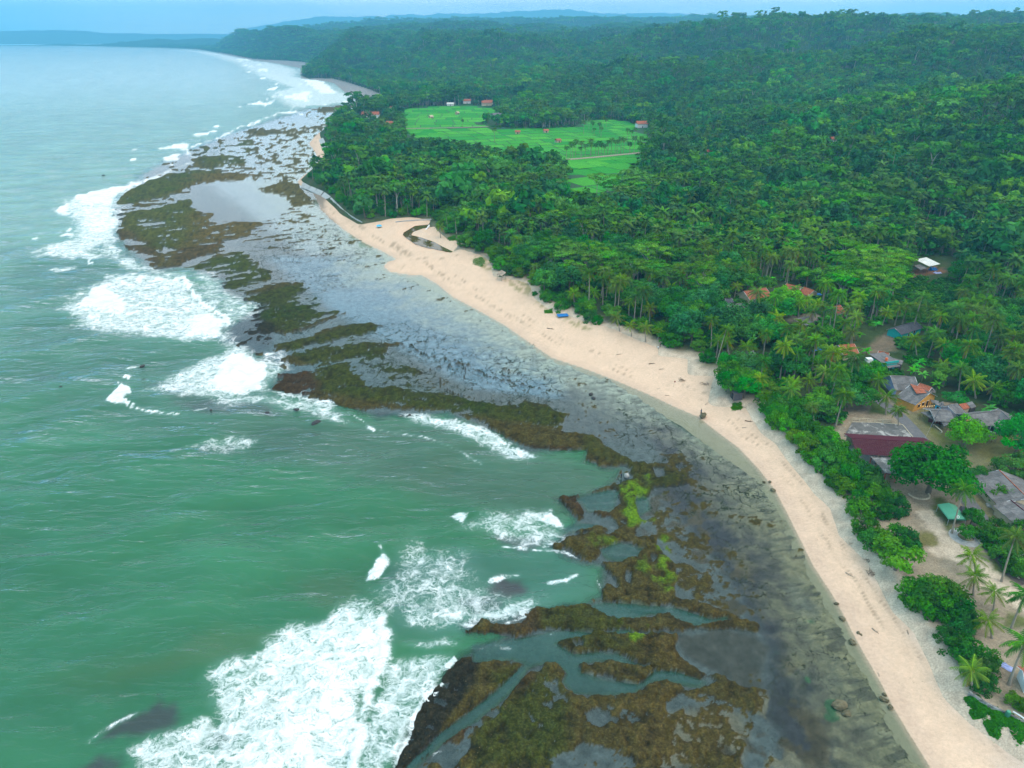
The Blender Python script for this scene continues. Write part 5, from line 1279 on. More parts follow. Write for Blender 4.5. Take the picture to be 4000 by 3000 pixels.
for k_, vv_ in ((0, 1640), (1, 1634)):
    pa, pb = at(3330, vv_ - 2, ZG + 1), at(3480, vv_ + 6, ZG + 1)
    m_ = ((pa[0] + pb[0]) / 2, (pa[1] + pb[1]) / 2)
    T = thing("fence", ["low white railing along the back of the stained terrace", "outer white railing along the lawn behind the stained terrace"][k_], "fence", (m_[0], m_[1], ZG))
    MB().tube([(pa[0] - m_[0], pa[1] - m_[1], .95), (pb[0] - m_[0], pb[1] - m_[1], .95)], .06, 4).build("rail", KERB, T)
    for t_ in np.linspace(0, 1, 6):
        x_, y_ = pa[0] + (pb[0] - pa[0]) * t_ - m_[0], pa[1] + (pb[1] - pa[1]) * t_ - m_[1]
        MB().box((x_, y_, .45), (.14, .14, 1.0)).build("post", KERB, T)

gable("house with an orange gable wall and a grey and red tiled roof", ((3556,1503), (3634,1534)), 5.3, 12.0, 2.7, GREY, ORANGE, z0=ZG, skew=.58, openings=(("door", "r", .15), ("window", "r", -.62), ("window", "r", -.25)), gablewall=ORANGE)
T, P = shed("patch of red clay tiles capping the orange house roof", [(3556,1500),(3600,1512),(3620,1534),(3580,1537)], [5.75, 5.75, 5.2, 4.9], TILE, "roof_patch", "roof", ZG, posts=False, size=.8, nm="tile_row")
gable("big grey roofed house with a pale blue gable behind the orange house", ((3478,1468), (3574,1472)), 5.2, 12.0, 2.7, GREY, CREAM, z0=ZG, openings=(("window", "f", -.3), ("door", "f", .2)), gablewall=VIOLET)
gable("small red tiled house tucked behind the orange house", ((3592,1497), (3640,1514)), 4.6, 6.0, 2.6, TILE, CREAM, style="tile", z0=ZG)
shed("low grey lean-to roof behind the orange house", [(3628,1518),(3652,1522),(3655,1534),(3632,1532)], [3.4, 3.4, 2.8, 2.8], GREY, "lean_to", "shed", ZG)
shed("small dark lean-to on posts at the corner of the orange house", [(3634,1560),(3668,1566),(3664,1578),(3640,1572)], [2.9, 2.9, 2.4, 2.4], GREY, "lean_to", "shed", ZG)
# turquoise house with a water tank
zt = ZG
fl = np.array(at(3447, 1459, zt)); fr2 = np.array(at(3503, 1451, zt))
c, Lx, rz = frame(fl, fr2); Lx = 5.4; dp = 7.0
nrm = np.array([-math.sin(rz), math.cos(rz)]); cc = c + nrm * dp / 2
T = thing("house", "turquoise box house with a grey roof and white water tank", "house", (cc[0], cc[1], zt), rz)
MB().box((0, 0, 1.6), (Lx, dp, 3.6)).build("wall", TURQ, T)
R = MB().box((0, -dp / 2 + .15, 3.75), (Lx + .4, .22, 1.0)).build("parapet", TURQ, T)
R = MB().box((0, 0, 3.45), (Lx + .3, dp + .3, .12)).build("roof", WOOD, T)
sheets(R, (-Lx / 2 - .6, -dp / 2 + .5, 3.65), (Lx / 2 + .3, -dp / 2 + .5, 3.65), (Lx / 2 + .3, dp / 2 + .6, 4.3), (-Lx / 2 - .6, dp / 2 + .6, 4.3), GREY)
MB().slab([(-Lx / 2 - .4, -dp / 2 - 1.0, 2.5), (Lx / 2 + .3, -dp / 2 - 1.0, 2.5), (Lx / 2 + .3, -dp / 2, 2.85), (-Lx / 2 - .4, -dp / 2, 2.85)], .08).build("awning", GREY, T)
for x in (-.9, .1, 1.9):
    d = MB().box((x, -dp / 2 - .03, 1.15), (.6, .08, 1.7)).build("door" if x == .1 else "window", BROWNDARK, T)
    MB().box((x, -dp / 2 - .03, 2.06), (.85, .12, .12)).build("frame", WHITE, d)
MB().box((0, -dp / 2 - .9, .08), (Lx + .6, 1.8, .3)).build("step", CREAM, T)
tx, ty = at(3394, 1408, zt + 4.2)
t2 = thing("water_tank", "white square water tank on a stand beside the turquoise house", "tank", (tx, ty, zt))
MB().box((0, 0, 4.3), (2.1, 1.7, 1.5)).build("tank", WHITE, t2)
for sx in (-.8, .8):
    for sy in (-.6, .6):
        MB().box((sx, sy, 1.75), (.15, .15, 3.7)).build("leg", STEEL, t2)
tx, ty = at(3463, 1402, zt + 4.6)
t2 = thing("water_tank", "small orange water drum on the roof of the turquoise house", "tank", (tx, ty, zt + 4.05))
MB().tube([(0, 0, 0), (0, 0, .9)], .45, 10).build("drum", ORANGEP, t2)
MB().tube([(0, 0, .9), (0, 0, 1.0)], .25, 10).build("lid", ORANGEP, t2)
shed("grey annex roof beside the turquoise tank house", [(3489,1399),(3528,1409),(3523,1424),(3503,1420)], [3.6, 3.4, 3.0, 3.2], GREY, "lean_to", "shed", ZG, wall=DARK)
gable("turquoise gabled house with a dark roof at the edge of the palms", ((3496,1282), (3580,1256)), 4.0, 6.5, 2.3, DARK, TURQ, openings=(("window", "f", .3), ("door", "f", -.2)))
# shed on the slope
xs_, ys_, z_ = zground(3635, 1078)
shed("open shed with a bright white roof on the slope", [(3575,1014),(3619,1005),(3673,1031),(3629,1040)], [4.6, 5.2, 4.6, 4.0], WHITEROOF, z0=z_, size=3.4, rows=2)
shed("low grey side roof below the white roofed shed", [(3572,1038),(3596,1031),(3622,1047),(3596,1055)], [2.9, 3.2, 2.9, 2.6], GREY, "lean_to", "shed", z_)
def tarp(label, u, v, w, d, mat, z, rz=0.0, lump=0.1, cat="tarpaulin", name="tarpaulin"):
    x, y = at(u, v, z); n = 8; co = []; fc = []
    for j in range(n + 1):
        for i in range(n + 1):
            co.append(((i / n - .5) * w, (j / n - .5) * d, 0.03 + lump * (random.random() ** 2 + .6 * math.sin(i * .9 + j * .5) ** 2) * (0.3 if i in (0, n) or j in (0, n) else 1)))
    for j in range(n):
        for i in range(n):
            a = j * (n + 1) + i; fc.append((a, a + 1, a + n + 2, a + n + 1))
    me = bpy.data.meshes.new(name); me.from_pydata(co, [], fc); me.update(); me.materials.append(mat)
    o = link(name, me, None); o.location = (x, y, z); o.rotation_euler = (0, 0, rz); o["label"] = label; o["category"] = cat
    md = o.modifiers.new("thick", "SOLIDIFY"); md.thickness = 0.02; md.offset = 1
    return o
tarp("heap under a dark blue tarpaulin below the white roofed shed", 3643, 1056, 4.0, 2.4, BLUE, z_, .3, 1.4)
tarp("pale blue sheet on the bare soil beside the shed", 3662, 1067, 3.6, 2.2, VIOLET, z_, .2, .5)
# red tiled houses
gable("red tiled house with a cream gable end beside the banana plants", ((2905,1138), (2992,1124)), 5.2, 9.0, 2.7, TILE, MINT, style="tile", openings=(("window", "f", -.5), ("window", "f", .3)), gablewall=CREAM)
gable("red tiled house with a white gable behind the tall narrow tree", ((3072,1108), (3131,1121)), 5.0, 8.0, 2.7, TILE, WHITE, style="tile", openings=(("window", "f", .3),))
gable("small red tiled house next to a blue water tank", ((3140,1121), (3180,1135)), 4.4, 7.0, 2.5, TILE, CREAM, style="tile", openings=(("door", "r", .1),))
tarp("blue tarpaulin shelter beside the small red tiled house", 3192, 1150, 3.6, 3.0, BLUE, ZG + 1.6, .2, .3)
gable("small mint green hut with a dark roof by the wood", ((2832,1166), (2858,1164)), 3.8, 4.4, 2.5, DARK, MINT, openings=(("door", "f", .2),))
gable("dark grey roof in front of the red tiled house", ((2848,1196), (2900,1184)), 3.2, 5.5, 2.2, GREY, CREAM, style="sheet")
shed("weathered grey roofed shed on the yard behind the palms", [(3097,1246),(3160,1235),(3174,1264),(3130,1276)], [2.6, 3.0, 2.8, 2.4], GREY, z0=ZG)
gable("red roofed hut half hidden by palms beside the grey yard", ((3250,1198), (3284,1192)), 4.4, 6.5, 2.5, TILE, CREAM, style="tile")
gable("red tiled roof among palms above the turquoise tank house", ((3276,1349), (3338,1344)), 5.0, 8.0, 2.6, TILE, CREAM, style="tile", openings=(("window", "f", .2),))
gable("small red tiled hut beside the bare earth yard", ((3432,1371), (3474,1380)), 4.0, 5.0, 2.3, TILE, CREAM, style="tile", openings=(("door", "f", .1),))
tarp("bright blue tarpaulin under the palms in the village", 3182, 1366, 4.5, 2.6, BLUE, ZG + 1.2, .4, .5)
shed("long dark roof with bamboo rails under the palms", [(3094,1374),(3120,1362),(3144,1388),(3120,1402)], [2.4, 2.6, 2.4, 2.2], DARK, z0=ZG)
shed("grey hut roof hidden between palms near the beach", [(2924,1378),(2944,1368),(2950,1390),(2934,1398)], [2.6, 2.8, 2.4, 2.3], GREY, z0=ZG)
shed("small shed with a blue door behind the beach trees", [(2855,1520),(2890,1515),(2905,1535),(2868,1540)], [2.6, 2.6, 2.4, 2.4], DARK, z0=ZG, wall=DARK)
shed("brown hut roof in the coastal wood behind the olive tree", [(2300,1012),(2330,1008),(2336,1024),(2306,1028)], [3.0, 3.2, 2.8, 2.6], GREY, z0=ZG, wall=CREAM)
# stalls by the road
shed("low grey stall roof with a blue counter beside the light string", [(3652,1578),(3684,1568),(3712,1580),(3680,1590)], [2.5, 2.9, 2.7, 2.3], GREY, "stall", "stall", ZG, wall=CYAN)
shed("brownish stall roof between the light string and the striped stall", [(3684,1570),(3736,1577),(3716,1590),(3690,1586)], [2.9, 3.0, 2.6, 2.5], WOOD, "stall", "stall", ZG)
gable("stall with a striped grey roof and pink wall", ((3703,1587), (3738,1577)), 3.9, 6.5, 2.3, GREY, PINK, "stall", "stall", z0=ZG, skew=.6)
shed("stall with a square red tiled roof", [(3745,1579),(3774,1574),(3789,1594),(3764,1600)], [3.3, 3.3, 2.6, 2.6], TILE, "stall", "stall", ZG, wall=CREAM, size=.7, rows=5, nm="tile_row")
shed("grey stall roof with scrap on top behind the red tiled stall", [(3775,1574),(3797,1568),(3814,1588),(3794,1595)], [3.2, 3.3, 2.8, 2.7], GREY, "stall", "stall", ZG, wall=DARK)
gable("open food stall with a wide grey roof beside the road", ((3634,1603), (3712,1606)), 4.0, 8.5, 2.5, GREY, REDWALL, "stall", "stall", z0=ZG, posts=True, rows=3)
shed("lean-to roof at the road side of the open food stall", [(3596,1611),(3650,1603),(3672,1634),(3657,1646)], [2.4, 2.9, 2.6, 2.2], GREY, "lean_to", "stall", ZG)
px_, py_ = at(3655, 1652, ZG)
T = thing("counter", "dark red wooden counter inside the open food stall", "counter", (px_, py_, ZG), -.5)
MB().box((0, 0, .6), (4.2, .8, 1.2)).build("body", REDWALL, T); MB().box((0, 0, 1.25), (4.5, 1.0, .1)).build("top", WOOD, T)
shed("ragged grey sheet roof on poles in front of the open food stall", [(3668,1638),(3690,1630),(3706,1656),(3688,1666)], [2.3, 2.5, 2.2, 2.0], GREY, "lean_to", "stall", ZG)
px_, py_ = at(3780, 1648, ZG + 3.4)
o = thing("water_tank", "round orange water drum above the bright green tree", "tank", (px_, py_, ZG)); MB().tube([(0, 0, 3.0), (0, 0, 3.9)], .55, 10).build("drum", ORANGEP, o); MB().box((0, 0, 1.4), (1.0, 1.0, 3.2)).build("stand", WOOD, o)
gable("long grey roofed house with a shaded veranda behind the round green tree", ((3776,1619), (3908,1605)), 4.6, 8.5, 2.5, GREY, DARK, z0=ZG, rows=3, openings=(("door", "f", .5), ("window", "f", .1)))
gable("grey gabled wing at the end of the long grey roofed house", ((3898,1596), (3960,1650)), 4.5, 9.0, 2.4, GREY, DARK, z0=ZG, rows=3)
for k_, (u, v) in enumerate(((3850,1667), (3892,1657), (3913,1668), (3872,1672))):
    x_, y_ = at(u, v, ZG)
    T = thing("plastic_chair", "light blue plastic chair on the veranda of the long grey house", "chair", (x_, y_, ZG + .02), k_ * .7, "blue plastic chairs")
    MB().box((0, 0, .44), (.55, .55, .06)).build("seat", CYAN, T); MB().box((0, .27, .8), (.55, .06, .7)).build("backrest", CYAN, T)
    for sx in (-.23, .23):
        for sy in (-.23, .23):
            MB().box((sx, sy, .22), (.05, .05, .44)).build("leg", CYAN, T)
shed("low dark sheet roof edged with white pipes in front of the veranda", [(3829,1690),(3848,1676),(3890,1690),(3864,1709)], [2.0, 2.2, 2.0, 1.8], DARK, "lean_to", "shed", ZG)
for k_, (a_, b_) in enumerate((((3830,1686), (3863,1706)), ((3851,1679), (3889,1691)))):
    pa, pb = at(*a_, ZG + 2.2), at(*b_, ZG + 2.2)
    o = MB().tube([(0, 0, 2.25), (pb[0] - pa[0], pb[1] - pa[1], 2.1)], .09, 6).build("white_pipe", WHITE); o.location = (pa[0], pa[1], ZG)
    o["label"] = ["white pipe along the near edge of the low dark roof", "white pipe along the far edge of the low dark roof"][k_]; o["category"] = "pipe"
pa, pb = at(3760, 1722, ZG), at(3888, 1728, ZG)
m_ = ((pa[0] + pb[0]) / 2, (pa[1] + pb[1]) / 2); T = thing("fence", "rough wooden fence between the stalls and the lawn", "fence", (m_[0], m_[1], ZG))
for t_ in np.linspace(0, 1, 9):
    MB().box((pa[0] + (pb[0] - pa[0]) * t_ - m_[0], pa[1] + (pb[1] - pa[1]) * t_ - m_[1], .5), (.12, .12, 1.2)).build("post", WOOD, T)
for z_r in (.5, 1.0):
    MB().tube([(pa[0] - m_[0], pa[1] - m_[1], z_r), (pb[0] - m_[0], pb[1] - m_[1], z_r)], .06, 4).build("rail", PALEWOOD, T)
pa, pb = at(3646, 1664, ZG), at(3678, 1690, ZG)
o = MB().tube([(0, 0, .5), (pb[0] - pa[0], pb[1] - pa[1], .5)], .14, 6).box((0, 0, .25), (.3, .3, .5)).box((pb[0] - pa[0], pb[1] - pa[1], .25), (.3, .3, .5)).build("bench", KERB); o.location = (pa[0], pa[1], ZG); o["label"] = "pale bench rail in front of the food stall by the road"; o["category"] = "bench"
# leaning utility pole with a stay wire
bx_, by_ = at(3637, 1668, ZG); tx_, ty_ = bx_ + 1.3, by_ + .4
T = thing("utility_pole", "leaning dark utility pole with a stay wire at the road side", "pole", (bx_, by_, ZG))
MB().tube([(0, 0, -.3), (.7, .2, 4.0), (1.4, .4, 8.0)], [.15, .12, .09], 7).build("pole", DARK, T)
MB().box((1.35, .38, 7.5), (1.4, .1, .1)).build("cross_arm", DARK, T)
sx_, sy_ = at(3612, 1716, ZG); MB().tube([(1.3, .37, 7.3), (sx_ - bx_, sy_ - by_, 0)], .025, 4).build("stay_wire", STEEL, T)
# string of bulbs in front of the orange house
pa, pb = at(3562, 1582, ZG + 1.2), at(3660, 1586, ZG + 1.2)
T = thing("light_string", "string of lit yellow bulbs in front of the orange house", "lights", (pa[0], pa[1], ZG))
MB().tube([(0, 0, 1.7), ((pb[0] - pa[0]) * .5, (pb[1] - pa[1]) * .5 - .6, 1.2), (pb[0] - pa[0], pb[1] - pa[1], 1.6)], .02, 4).build("cable", DARK, T)
for k_ in range(11):
    t_ = (k_ + .5) / 11; MB().tube([((pb[0] - pa[0]) * t_, (pb[1] - pa[1]) * t_ - .6 * 4 * t_ * (1 - t_), 1.28 + .5 * (2 * t_ - 1) ** 2 * .8 - .12), ((pb[0] - pa[0]) * t_, (pb[1] - pa[1]) * t_ - .6 * 4 * t_ * (1 - t_), 1.36 + .5 * (2 * t_ - 1) ** 2 * .8 - .04)], .075, 6).build("bulb", MAT_BULB, T)
for e_ in (0, 1):
    MB().tube([((pb[0] - pa[0]) * e_, (pb[1] - pa[1]) * e_, -.1), ((pb[0] - pa[0]) * e_, (pb[1] - pa[1]) * e_, 1.75)], .04, 5).build("pole", WOOD, T)
# house by the road at the right
gable("grey roofed house with an orange ridge beside the road", ((3902,1836), (4014,1946)), 4.7, 13.0, 2.3, GREY, CREAM, z0=ZG, cap=TILE, rows=3)
gable("low maroon and grey roofed house with a pale blue gutter by the road", ((3948,1954), (4050,2035)), 3.6, 8.5, 2.2, GREY, CREAM, z0=ZG, cap=MAROON, rows=2)
shed("small stall with an orange-edged roof on pale posts by the road", [(3812,1880),(3858,1884),(3866,1900),(3826,1902)], [2.7, 2.9, 2.5, 2.4], GREY, "stall", "stall", ZG, postmat=STEEL)
o = tarp("mint green folded cover under the small roadside stall", 3848, 1913, 2.6, 1.2, MINT, ZG + .9, .2, .15)
for k_, (u, v, w_, d_) in enumerate(((3876,1978,2.6,1.6), (3891,1984,1.8,1.5), (3925,2024,2.8,1.8))):
    x_, y_ = at(u, v, ZG); o = MB().box((0, 0, .12), (w_, d_, .3)).box((0, 0, .3), (w_ * .9, d_ * .9, .06)).build("concrete_cover", CONC); o.location = (x_, y_, ZG); o.rotation_euler = (0, 0, -.35)
    o["label"] = ["larger flat concrete slab lying beside the road", "smaller flat concrete slab touching the larger one by the road", "round-edged grey slab in front of the low maroon roofed house"][k_]; o["category"] = "slab"
# green canopy tent
za = ZG
a_ = np.array(at(3704, 1962, za + 3.1)); b_ = np.array(at(3744, 2012, za + 3.1)); c, Lt, rz = frame(a_, b_); Lt += .6
T = thing("canopy_tent", "green canopy tent with a white ring emblem standing on the grass", "tent", (c[0], c[1], za), rz)
wl_ = 2.1
for nm_, ys2 in (("roof_panel", -1), ("roof_panel", 1)):
    pts = [(-Lt / 2, ys2 * wl_, 2.15), (Lt / 2, ys2 * wl_, 2.15), (Lt / 2 - .7, 0, 3.1), (-Lt / 2 + .5, 0, 3.1)]
    if ys2 > 0: pts = [pts[1], pts[0], pts[3], pts[2]]
    MB().slab(pts, .03).build(nm_, TENT, T)
for sx in (-1, 1):
    e = Lt / 2; pts = [(sx * e, -sx * -wl_, 2.15), (sx * e, sx * -wl_, 2.15), (sx * (e - (.7 if sx > 0 else .5)), 0, 3.1)]
    pts = [(sx * e, -wl_ * sx, 2.145), (sx * e, wl_ * sx, 2.145), (sx * (e - (.7 if sx > 0 else .5)), 0, 3.095)]
    MB().slab(pts, .03).build("end_panel", TENT, T)
    MB().box((sx * (e + .02), 0, 1.98), (.03, 2 * wl_, .34)).build("valance", TENTDARK if sx > 0 else TENT, T)
    MB().box((0, sx * (wl_ + .02), 1.98), (Lt, .03, .34)).build("valance", TENT, T)
    for sy in (-1, 1):
        MB().tube([(sx * (e - .1), sy * (wl_ - .1), -.1), (sx * (e - .1), sy * (wl_ - .1), 2.15)], .05, 6).build("leg", STEEL, T)
em = MB(); ev = []; e = Lt / 2
for k_ in range(16):
    a0, a1 = 2 * math.pi * k_ / 16, 2 * math.pi * (k_ + 1) / 16
    f_ = lambda a, r: (e - .35 * .7 + .05 - .74 * r * math.sin(a) * 0.7 + .02, r * math.cos(a), 2.145 + .475 - .0 + r * math.sin(a) * .95 + .02)
    em.add([f_(a0, .20), f_(a0, .34), f_(a1, .34), f_(a1, .20)], [(0, 1, 2, 3)])
em.build("emblem", WHITE, T)
tarp("folded dark blue sheet behind the green canopy tent", 3757, 1990, 2.2, 1.6, DARK, ZG + .3, .5, .5)
# corner of a white hut with a red roof
gable("white hut with a dark red roof beside the leaning palm", ((3996,2622), (4090,2640)), 3.4, 4.6, 2.3, TILE, WHITE, "hut", "hut", style="tile", z0=ZG)
tarp("pale blue sheet on the sand behind the lower shrub clump", 3920, 2600, 3.2, 1.5, VIOLET, ZG, -.9, .3)
# low sea wall, pipe and barrel near the vines
pts_ = [at(u, v, ZG - .4) for u, v in ((3783,2708), (3850,2752), (3930,2792), (4010,2830))]
T = thing("retaining_wall", "low weathered retaining wall along the vines above the beach", "wall", (pts_[1][0], pts_[1][1], ZG - .6))
for (ax, ay), (bx, by) in zip(pts_[:-1], pts_[1:]):
    L_ = math.hypot(bx - ax, by - ay); MB().box(((ax + bx) / 2 - pts_[1][0], (ay + by) / 2 - pts_[1][1], .2), (L_, .35, 1.1), math.atan2(by - ay, bx - ax)).build("wall_section", STAINED, T)
pa, pb = at(3957, 2780, ZG + .3), at(4006, 2812, ZG + .3); o = MB().tube([(0, 0, .35), ((pb[0] - pa[0]) * .6, (pb[1] - pa[1]) * .6, .45), (pb[0] - pa[0], pb[1] - pa[1], .35)], .13, 7).build("drain_pipe", WHITE); o.location = (pa[0], pa[1], ZG); o["label"] = "thick white pipe lying along the retaining wall"; o["category"] = "pipe"
x_, y_ = at(3938, 2787, ZG + .5); T = thing("barrel", "green plastic barrel beside the white pipe", "barrel", (x_, y_, ZG)); MB().tube([(0, 0, -.1), (0, 0, .3), (0, 0, .8), (0, 0, 1.0)], [.36, .42, .42, .34], 12).build("body", TENTDARK, T); MB().tube([(0, 0, 1.0), (0, 0, 1.06)], .3, 12).build("lid", TENT, T)
# beach hut, tarpaulins
x_, y_ = at(1958, 1078, 2.6)
shed("small grey thatched shelter on posts at the top of the beach", [(1941,1070),(1959,1054),(1977,1064),(1960,1079)], [2.3, 3.2, 3.2, 2.3], PALEWOOD, "beach_shelter", "shelter", 2.7, size=.7, rows=3, nm="thatch_bundle")
tarp("bright blue tarpaulin spread on the upper beach", 2198, 1231, 4.8, 3.4, BLUE, 2.36, .2, .12)
tarp("small light blue tarpaulin near the sea wall end", 1481, 883, 3.2, 3.4, CYAN, 2.3, .3, .5)
# road, paths, ring
def ribbon(name, line, width, z, mat, parent=None, thick=None, **kw):
    P = np.array(line); mb = MB(); n = len(P); Lft = []; Rgt = []
    for i in range(n):
        d = P[min(i + 1, n - 1)] - P[max(i - 1, 0)]; d = d / np.hypot(*d); nn = np.array([-d[1], d[0]]) * width / 2
        Lft.append(P[i] + nn); Rgt.append(P[i] - nn)
    for i in range(n - 1):
        q = [(*Rgt[i], z), (*Rgt[i + 1], z), (*Lft[i + 1], z), (*Lft[i], z)]
        if thick: mb.slab(q, thick)
        else: mb.add(q, [(0, 1, 2, 3)])
    return mb.build(name, mat, parent, **kw)
def smooth(pts, n=8):
    P = np.array(pts); out = []
    for i in range(len(P) - 1):
        p0, p1, p2, p3 = P[max(i - 1, 0)], P[i], P[i + 1], P[min(i + 2, len(P) - 1)]
        for t in np.linspace(0, 1, n, endpoint=False):
            out.append(.5 * ((2 * p1) + (p2 - p0) * t + (2 * p0 - 5 * p1 + 4 * p2 - p3) * t * t + (3 * p1 - p0 - 3 * p2 + p3) * t ** 3))
    return np.array(out + [P[-1]])
rd = smooth(tr(VS, [(3380,1520),(3440,1570),(3500,1612),(3560,1672),(3620,1742),(3690,1840),(3748,1915),(3800,1985),(3850,2045),(3900,2090),(4060,2190)], ZG))
RD = ribbon("road", rd, 4.0, ZG + .07, ASPH, kind="structure")
pth = smooth(tr(V9, [(330,60),(300,150),(330,300),(480,440),(640,580),(800,780),(930,940),(1120,1080)], ZG))
PT = ribbon("path", pth, 2.6, ZG + .06, PAVE, kind="structure")
for q_ in ([(320,130),(272,200),(275,270),(380,390),(440,435)], [(510,458),(580,495),(660,540)], [(910,760),(920,860),(960,930),(1025,985)], [(1000,780),(1045,830)]):
    ribbon("kerb", smooth(tr(V9, q_, ZG)), .32, ZG + .26, KERB, PT, .35)
ringc = np.array(at(3772, 2100, ZG))
PR = link("ring_path", (lambda mb: ([mb.add([(ringc[0] + r * math.cos(a), ringc[1] + r * math.sin(a), ZG + .065) for r, a in ((1.9, a0), (3.6, a0), (3.6, a1), (1.9, a1))], [(0, 1, 2, 3)]) for a0, a1 in ((2 * math.pi * k / 36, 2 * math.pi * (k + 1) / 36) for k in range(36))], mb.mesh("ring_path"))[1])(MB()), CONC, kind="structure")
ribbon("kerb", np.array([ringc + 1.85 * np.array([math.cos(a), math.sin(a)]) for a in np.linspace(0, 2 * math.pi, 37)]), .22, ZG + .24, CONC, PR, .3)
tg = np.array(at(3592, 1936, ZG)); T = thing("stone_ring", "ring of pale stones around the foot of the huge tree", "stones", (tg[0], tg[1], ZG))
for k_ in range(16):
    a = math.pi + math.pi * 1.1 * k_ / 16; MB().box((2.6 * math.cos(a), 2.2 * math.sin(a) + .4, .12), (.5, .35, .36), a + 1.57, .8).build("stone", KERB, T)
# sea walls of the point: sloping concrete panels
def seawall(label, quads, zlo, zhi):
    cs = np.array([at(*p, zlo) for q in quads for p in q[:2]]).mean(0)
    T = thing("sea_wall", label, "sea wall", (cs[0], cs[1], 0))
    for q in quads:
        p = [at(*q[0], zlo) + (zlo,), at(*q[1], zlo) + (zlo,), at(*q[2], zhi) + (zhi,), at(*q[3], zhi) + (zhi,)]
        P = [(a - cs[0], b - cs[1], z) for a, b, z in p]
        ar = sum(P[i][0] * P[(i + 1) % 4][1] - P[(i + 1) % 4][0] * P[i][1] for i in range(4))
        if ar < 0: P = P[::-1]
        c_ = np.mean(P, 0); P = [tuple(c_ + (np.array(k) - c_) * np.array([.975, .975, 1])) for k in P]
        MB().slab(P, .5).build("panel", CONC, T)
    return T
W8 = lambda x, y: (1150 + x * .2939, 650 + y * .2939)
seawall("sloping grey concrete sea wall of large panels along the wooded point", [
    (W8(85,275), W8(180,310), W8(215,262), W8(110,205)), (W8(180,310), W8(265,350), W8(300,292), W8(222,262)), (W8(265,350), W8(345,388), W8(388,332), W8(304,294)),
    (W8(350,392), W8(425,440), W8(485,402), W8(398,338)), (W8(438,440), W8(525,524), W8(565,486), W8(492,410)), (W8(530,526), W8(632,605), W8(660,578), W8(570,490)),
    (W8(636,608), W8(705,668), W8(738,638), W8(664,582)), (W8(712,674), W8(780,715), W8(820,690), W8(744,642)), (W8(782,717), W8(850,748), W8(905,738), W8(824,693))], .5, 2.6)
HV = lambda x, y: (1100 + x * .678, 300 + y * .678)
seawall("short concrete sea wall above the pale sand spit", [(HV(253,472), HV(246,440), HV(270,425), HV(268,470)), (HV(246,438), HV(228,405), HV(262,392), HV(270,422)), (HV(228,403), HV(214,362), HV(238,350), HV(260,390))], .8, 3.2)
pw = [at(*W8(x, y), 2.4) for x, y in ((1345,742), (1500,728), (1660,718), (1822,708))]
T = thing("sea_wall", "low straight concrete wall beside the stream mouth", "wall", (pw[1][0], pw[1][1], 1.2))
for (ax, ay), (bx, by) in zip(pw[:-1], pw[1:]):
    L_ = math.hypot(bx - ax, by - ay); MB().box(((ax + bx) / 2 - pw[1][0], (ay + by) / 2 - pw[1][1], .6), (L_ * .985, .9, 2.2), math.atan2(by - ay, bx - ax)).build("panel", CONC, T)
cu = at(1690, 896, 2.0); T = thing("culvert", "pale concrete culvert apron where the stream reaches the sand", "culvert", (cu[0], cu[1], 1.0))
MB().slab([(-4.5, -4, .5), (5, -3, .9), (5.5, 2.5, 1.2), (-3, 3, .9)], .6).build("apron", CONC, T)
MB().slab([(-4.8, -4.2, 1.0), (-4.2, -4.2, 1.0), (-2.2, 5, 2.7), (-2.8, 5, 2.7)], 1.6).build("wing_wall", WHITE, T)

# ------------------------------------------------------------------ rice terraces
paddy_m = Mat("young_rice"); oi = paddy_m.n("ObjectInfo").outputs["Random"]
MAT_RICE = paddy_m.done(paddy_m.bsdf(paddy_m.mix(1.0, paddy_m.mix(oi, (0.022, 0.215, 0.020), (0.075, 0.320, 0.024)), paddy_m.ramp(paddy_m.noise(0.5, 4), (0.3, .85), (0.7, 1.15)), "MULTIPLY"), .95, .02, paddy_m.bump(paddy_m.noise(2.5, 3), .5, .3)))
MAT_BUND = paint_mat("grassy_bund", (0.014, 0.060, 0.012), .3)
for fi, pf in enumerate(P_FIELDS):
    ang = [0.05, 0.28, 0.55][fi]; du, dv = [(16, 30), (17, 26), (19, 30)][fi]
    ca, sa = math.cos(ang), math.sin(ang); c = pf.mean(0)
    F_ = thing("rice_field", ["bright green rice terraces at the foot of the far houses", "long bright green rice terraces in front of the far grove", "small bright green rice field enclosed by palms"][fi], "rice field", (c[0], c[1], 3.2))
    q = pf - c; xr = q[:, 0] * ca + q[:, 1] * sa; yr = -q[:, 0] * sa + q[:, 1] * ca
    ny = 0; yv = yr.min()
    bund = MB()
    while yv < yr.max():
        hh_ = dv * random.uniform(.8, 1.2); xv = xr.min() + random.uniform(-8, 0)
        while xv < xr.max():
            ww = du * random.uniform(.8, 1.9)
            cr = [(xv + .7, yv + 1.5), (xv + ww - .7, yv + 1.5), (xv + ww - .7, yv + hh_ - 1.5), (xv + .7, yv + hh_ - 1.5)]
            wd = np.array([(x_ * ca - y_ * sa, x_ * sa + y_ * ca) for x_, y_ in cr])
            wd += np.array([[math.sin(p_[1] / 31) * 3, math.cos(p_[0] / 27) * 3] for p_ in wd])
            if (sdf(pf, (wd[:, 0] + c[0]), (wd[:, 1] + c[1]), 50.0) > -13).all():
                z_ = .12 + random.uniform(0, .10)
                MB().slab([(a, b, z_) for a, b in wd], .3).build("paddy", MAT_RICE, F_)
            xv += ww
        yv += hh_
    me = bpy.data.meshes.new("bund"); me.from_pydata([(a, b, .06) for a, b in q], [], [tuple(range(len(q)))]); me.update()
    if me.polygons[0].normal.z < 0: me.flip_normals()
    link("bund", me, MAT_BUND, F_)
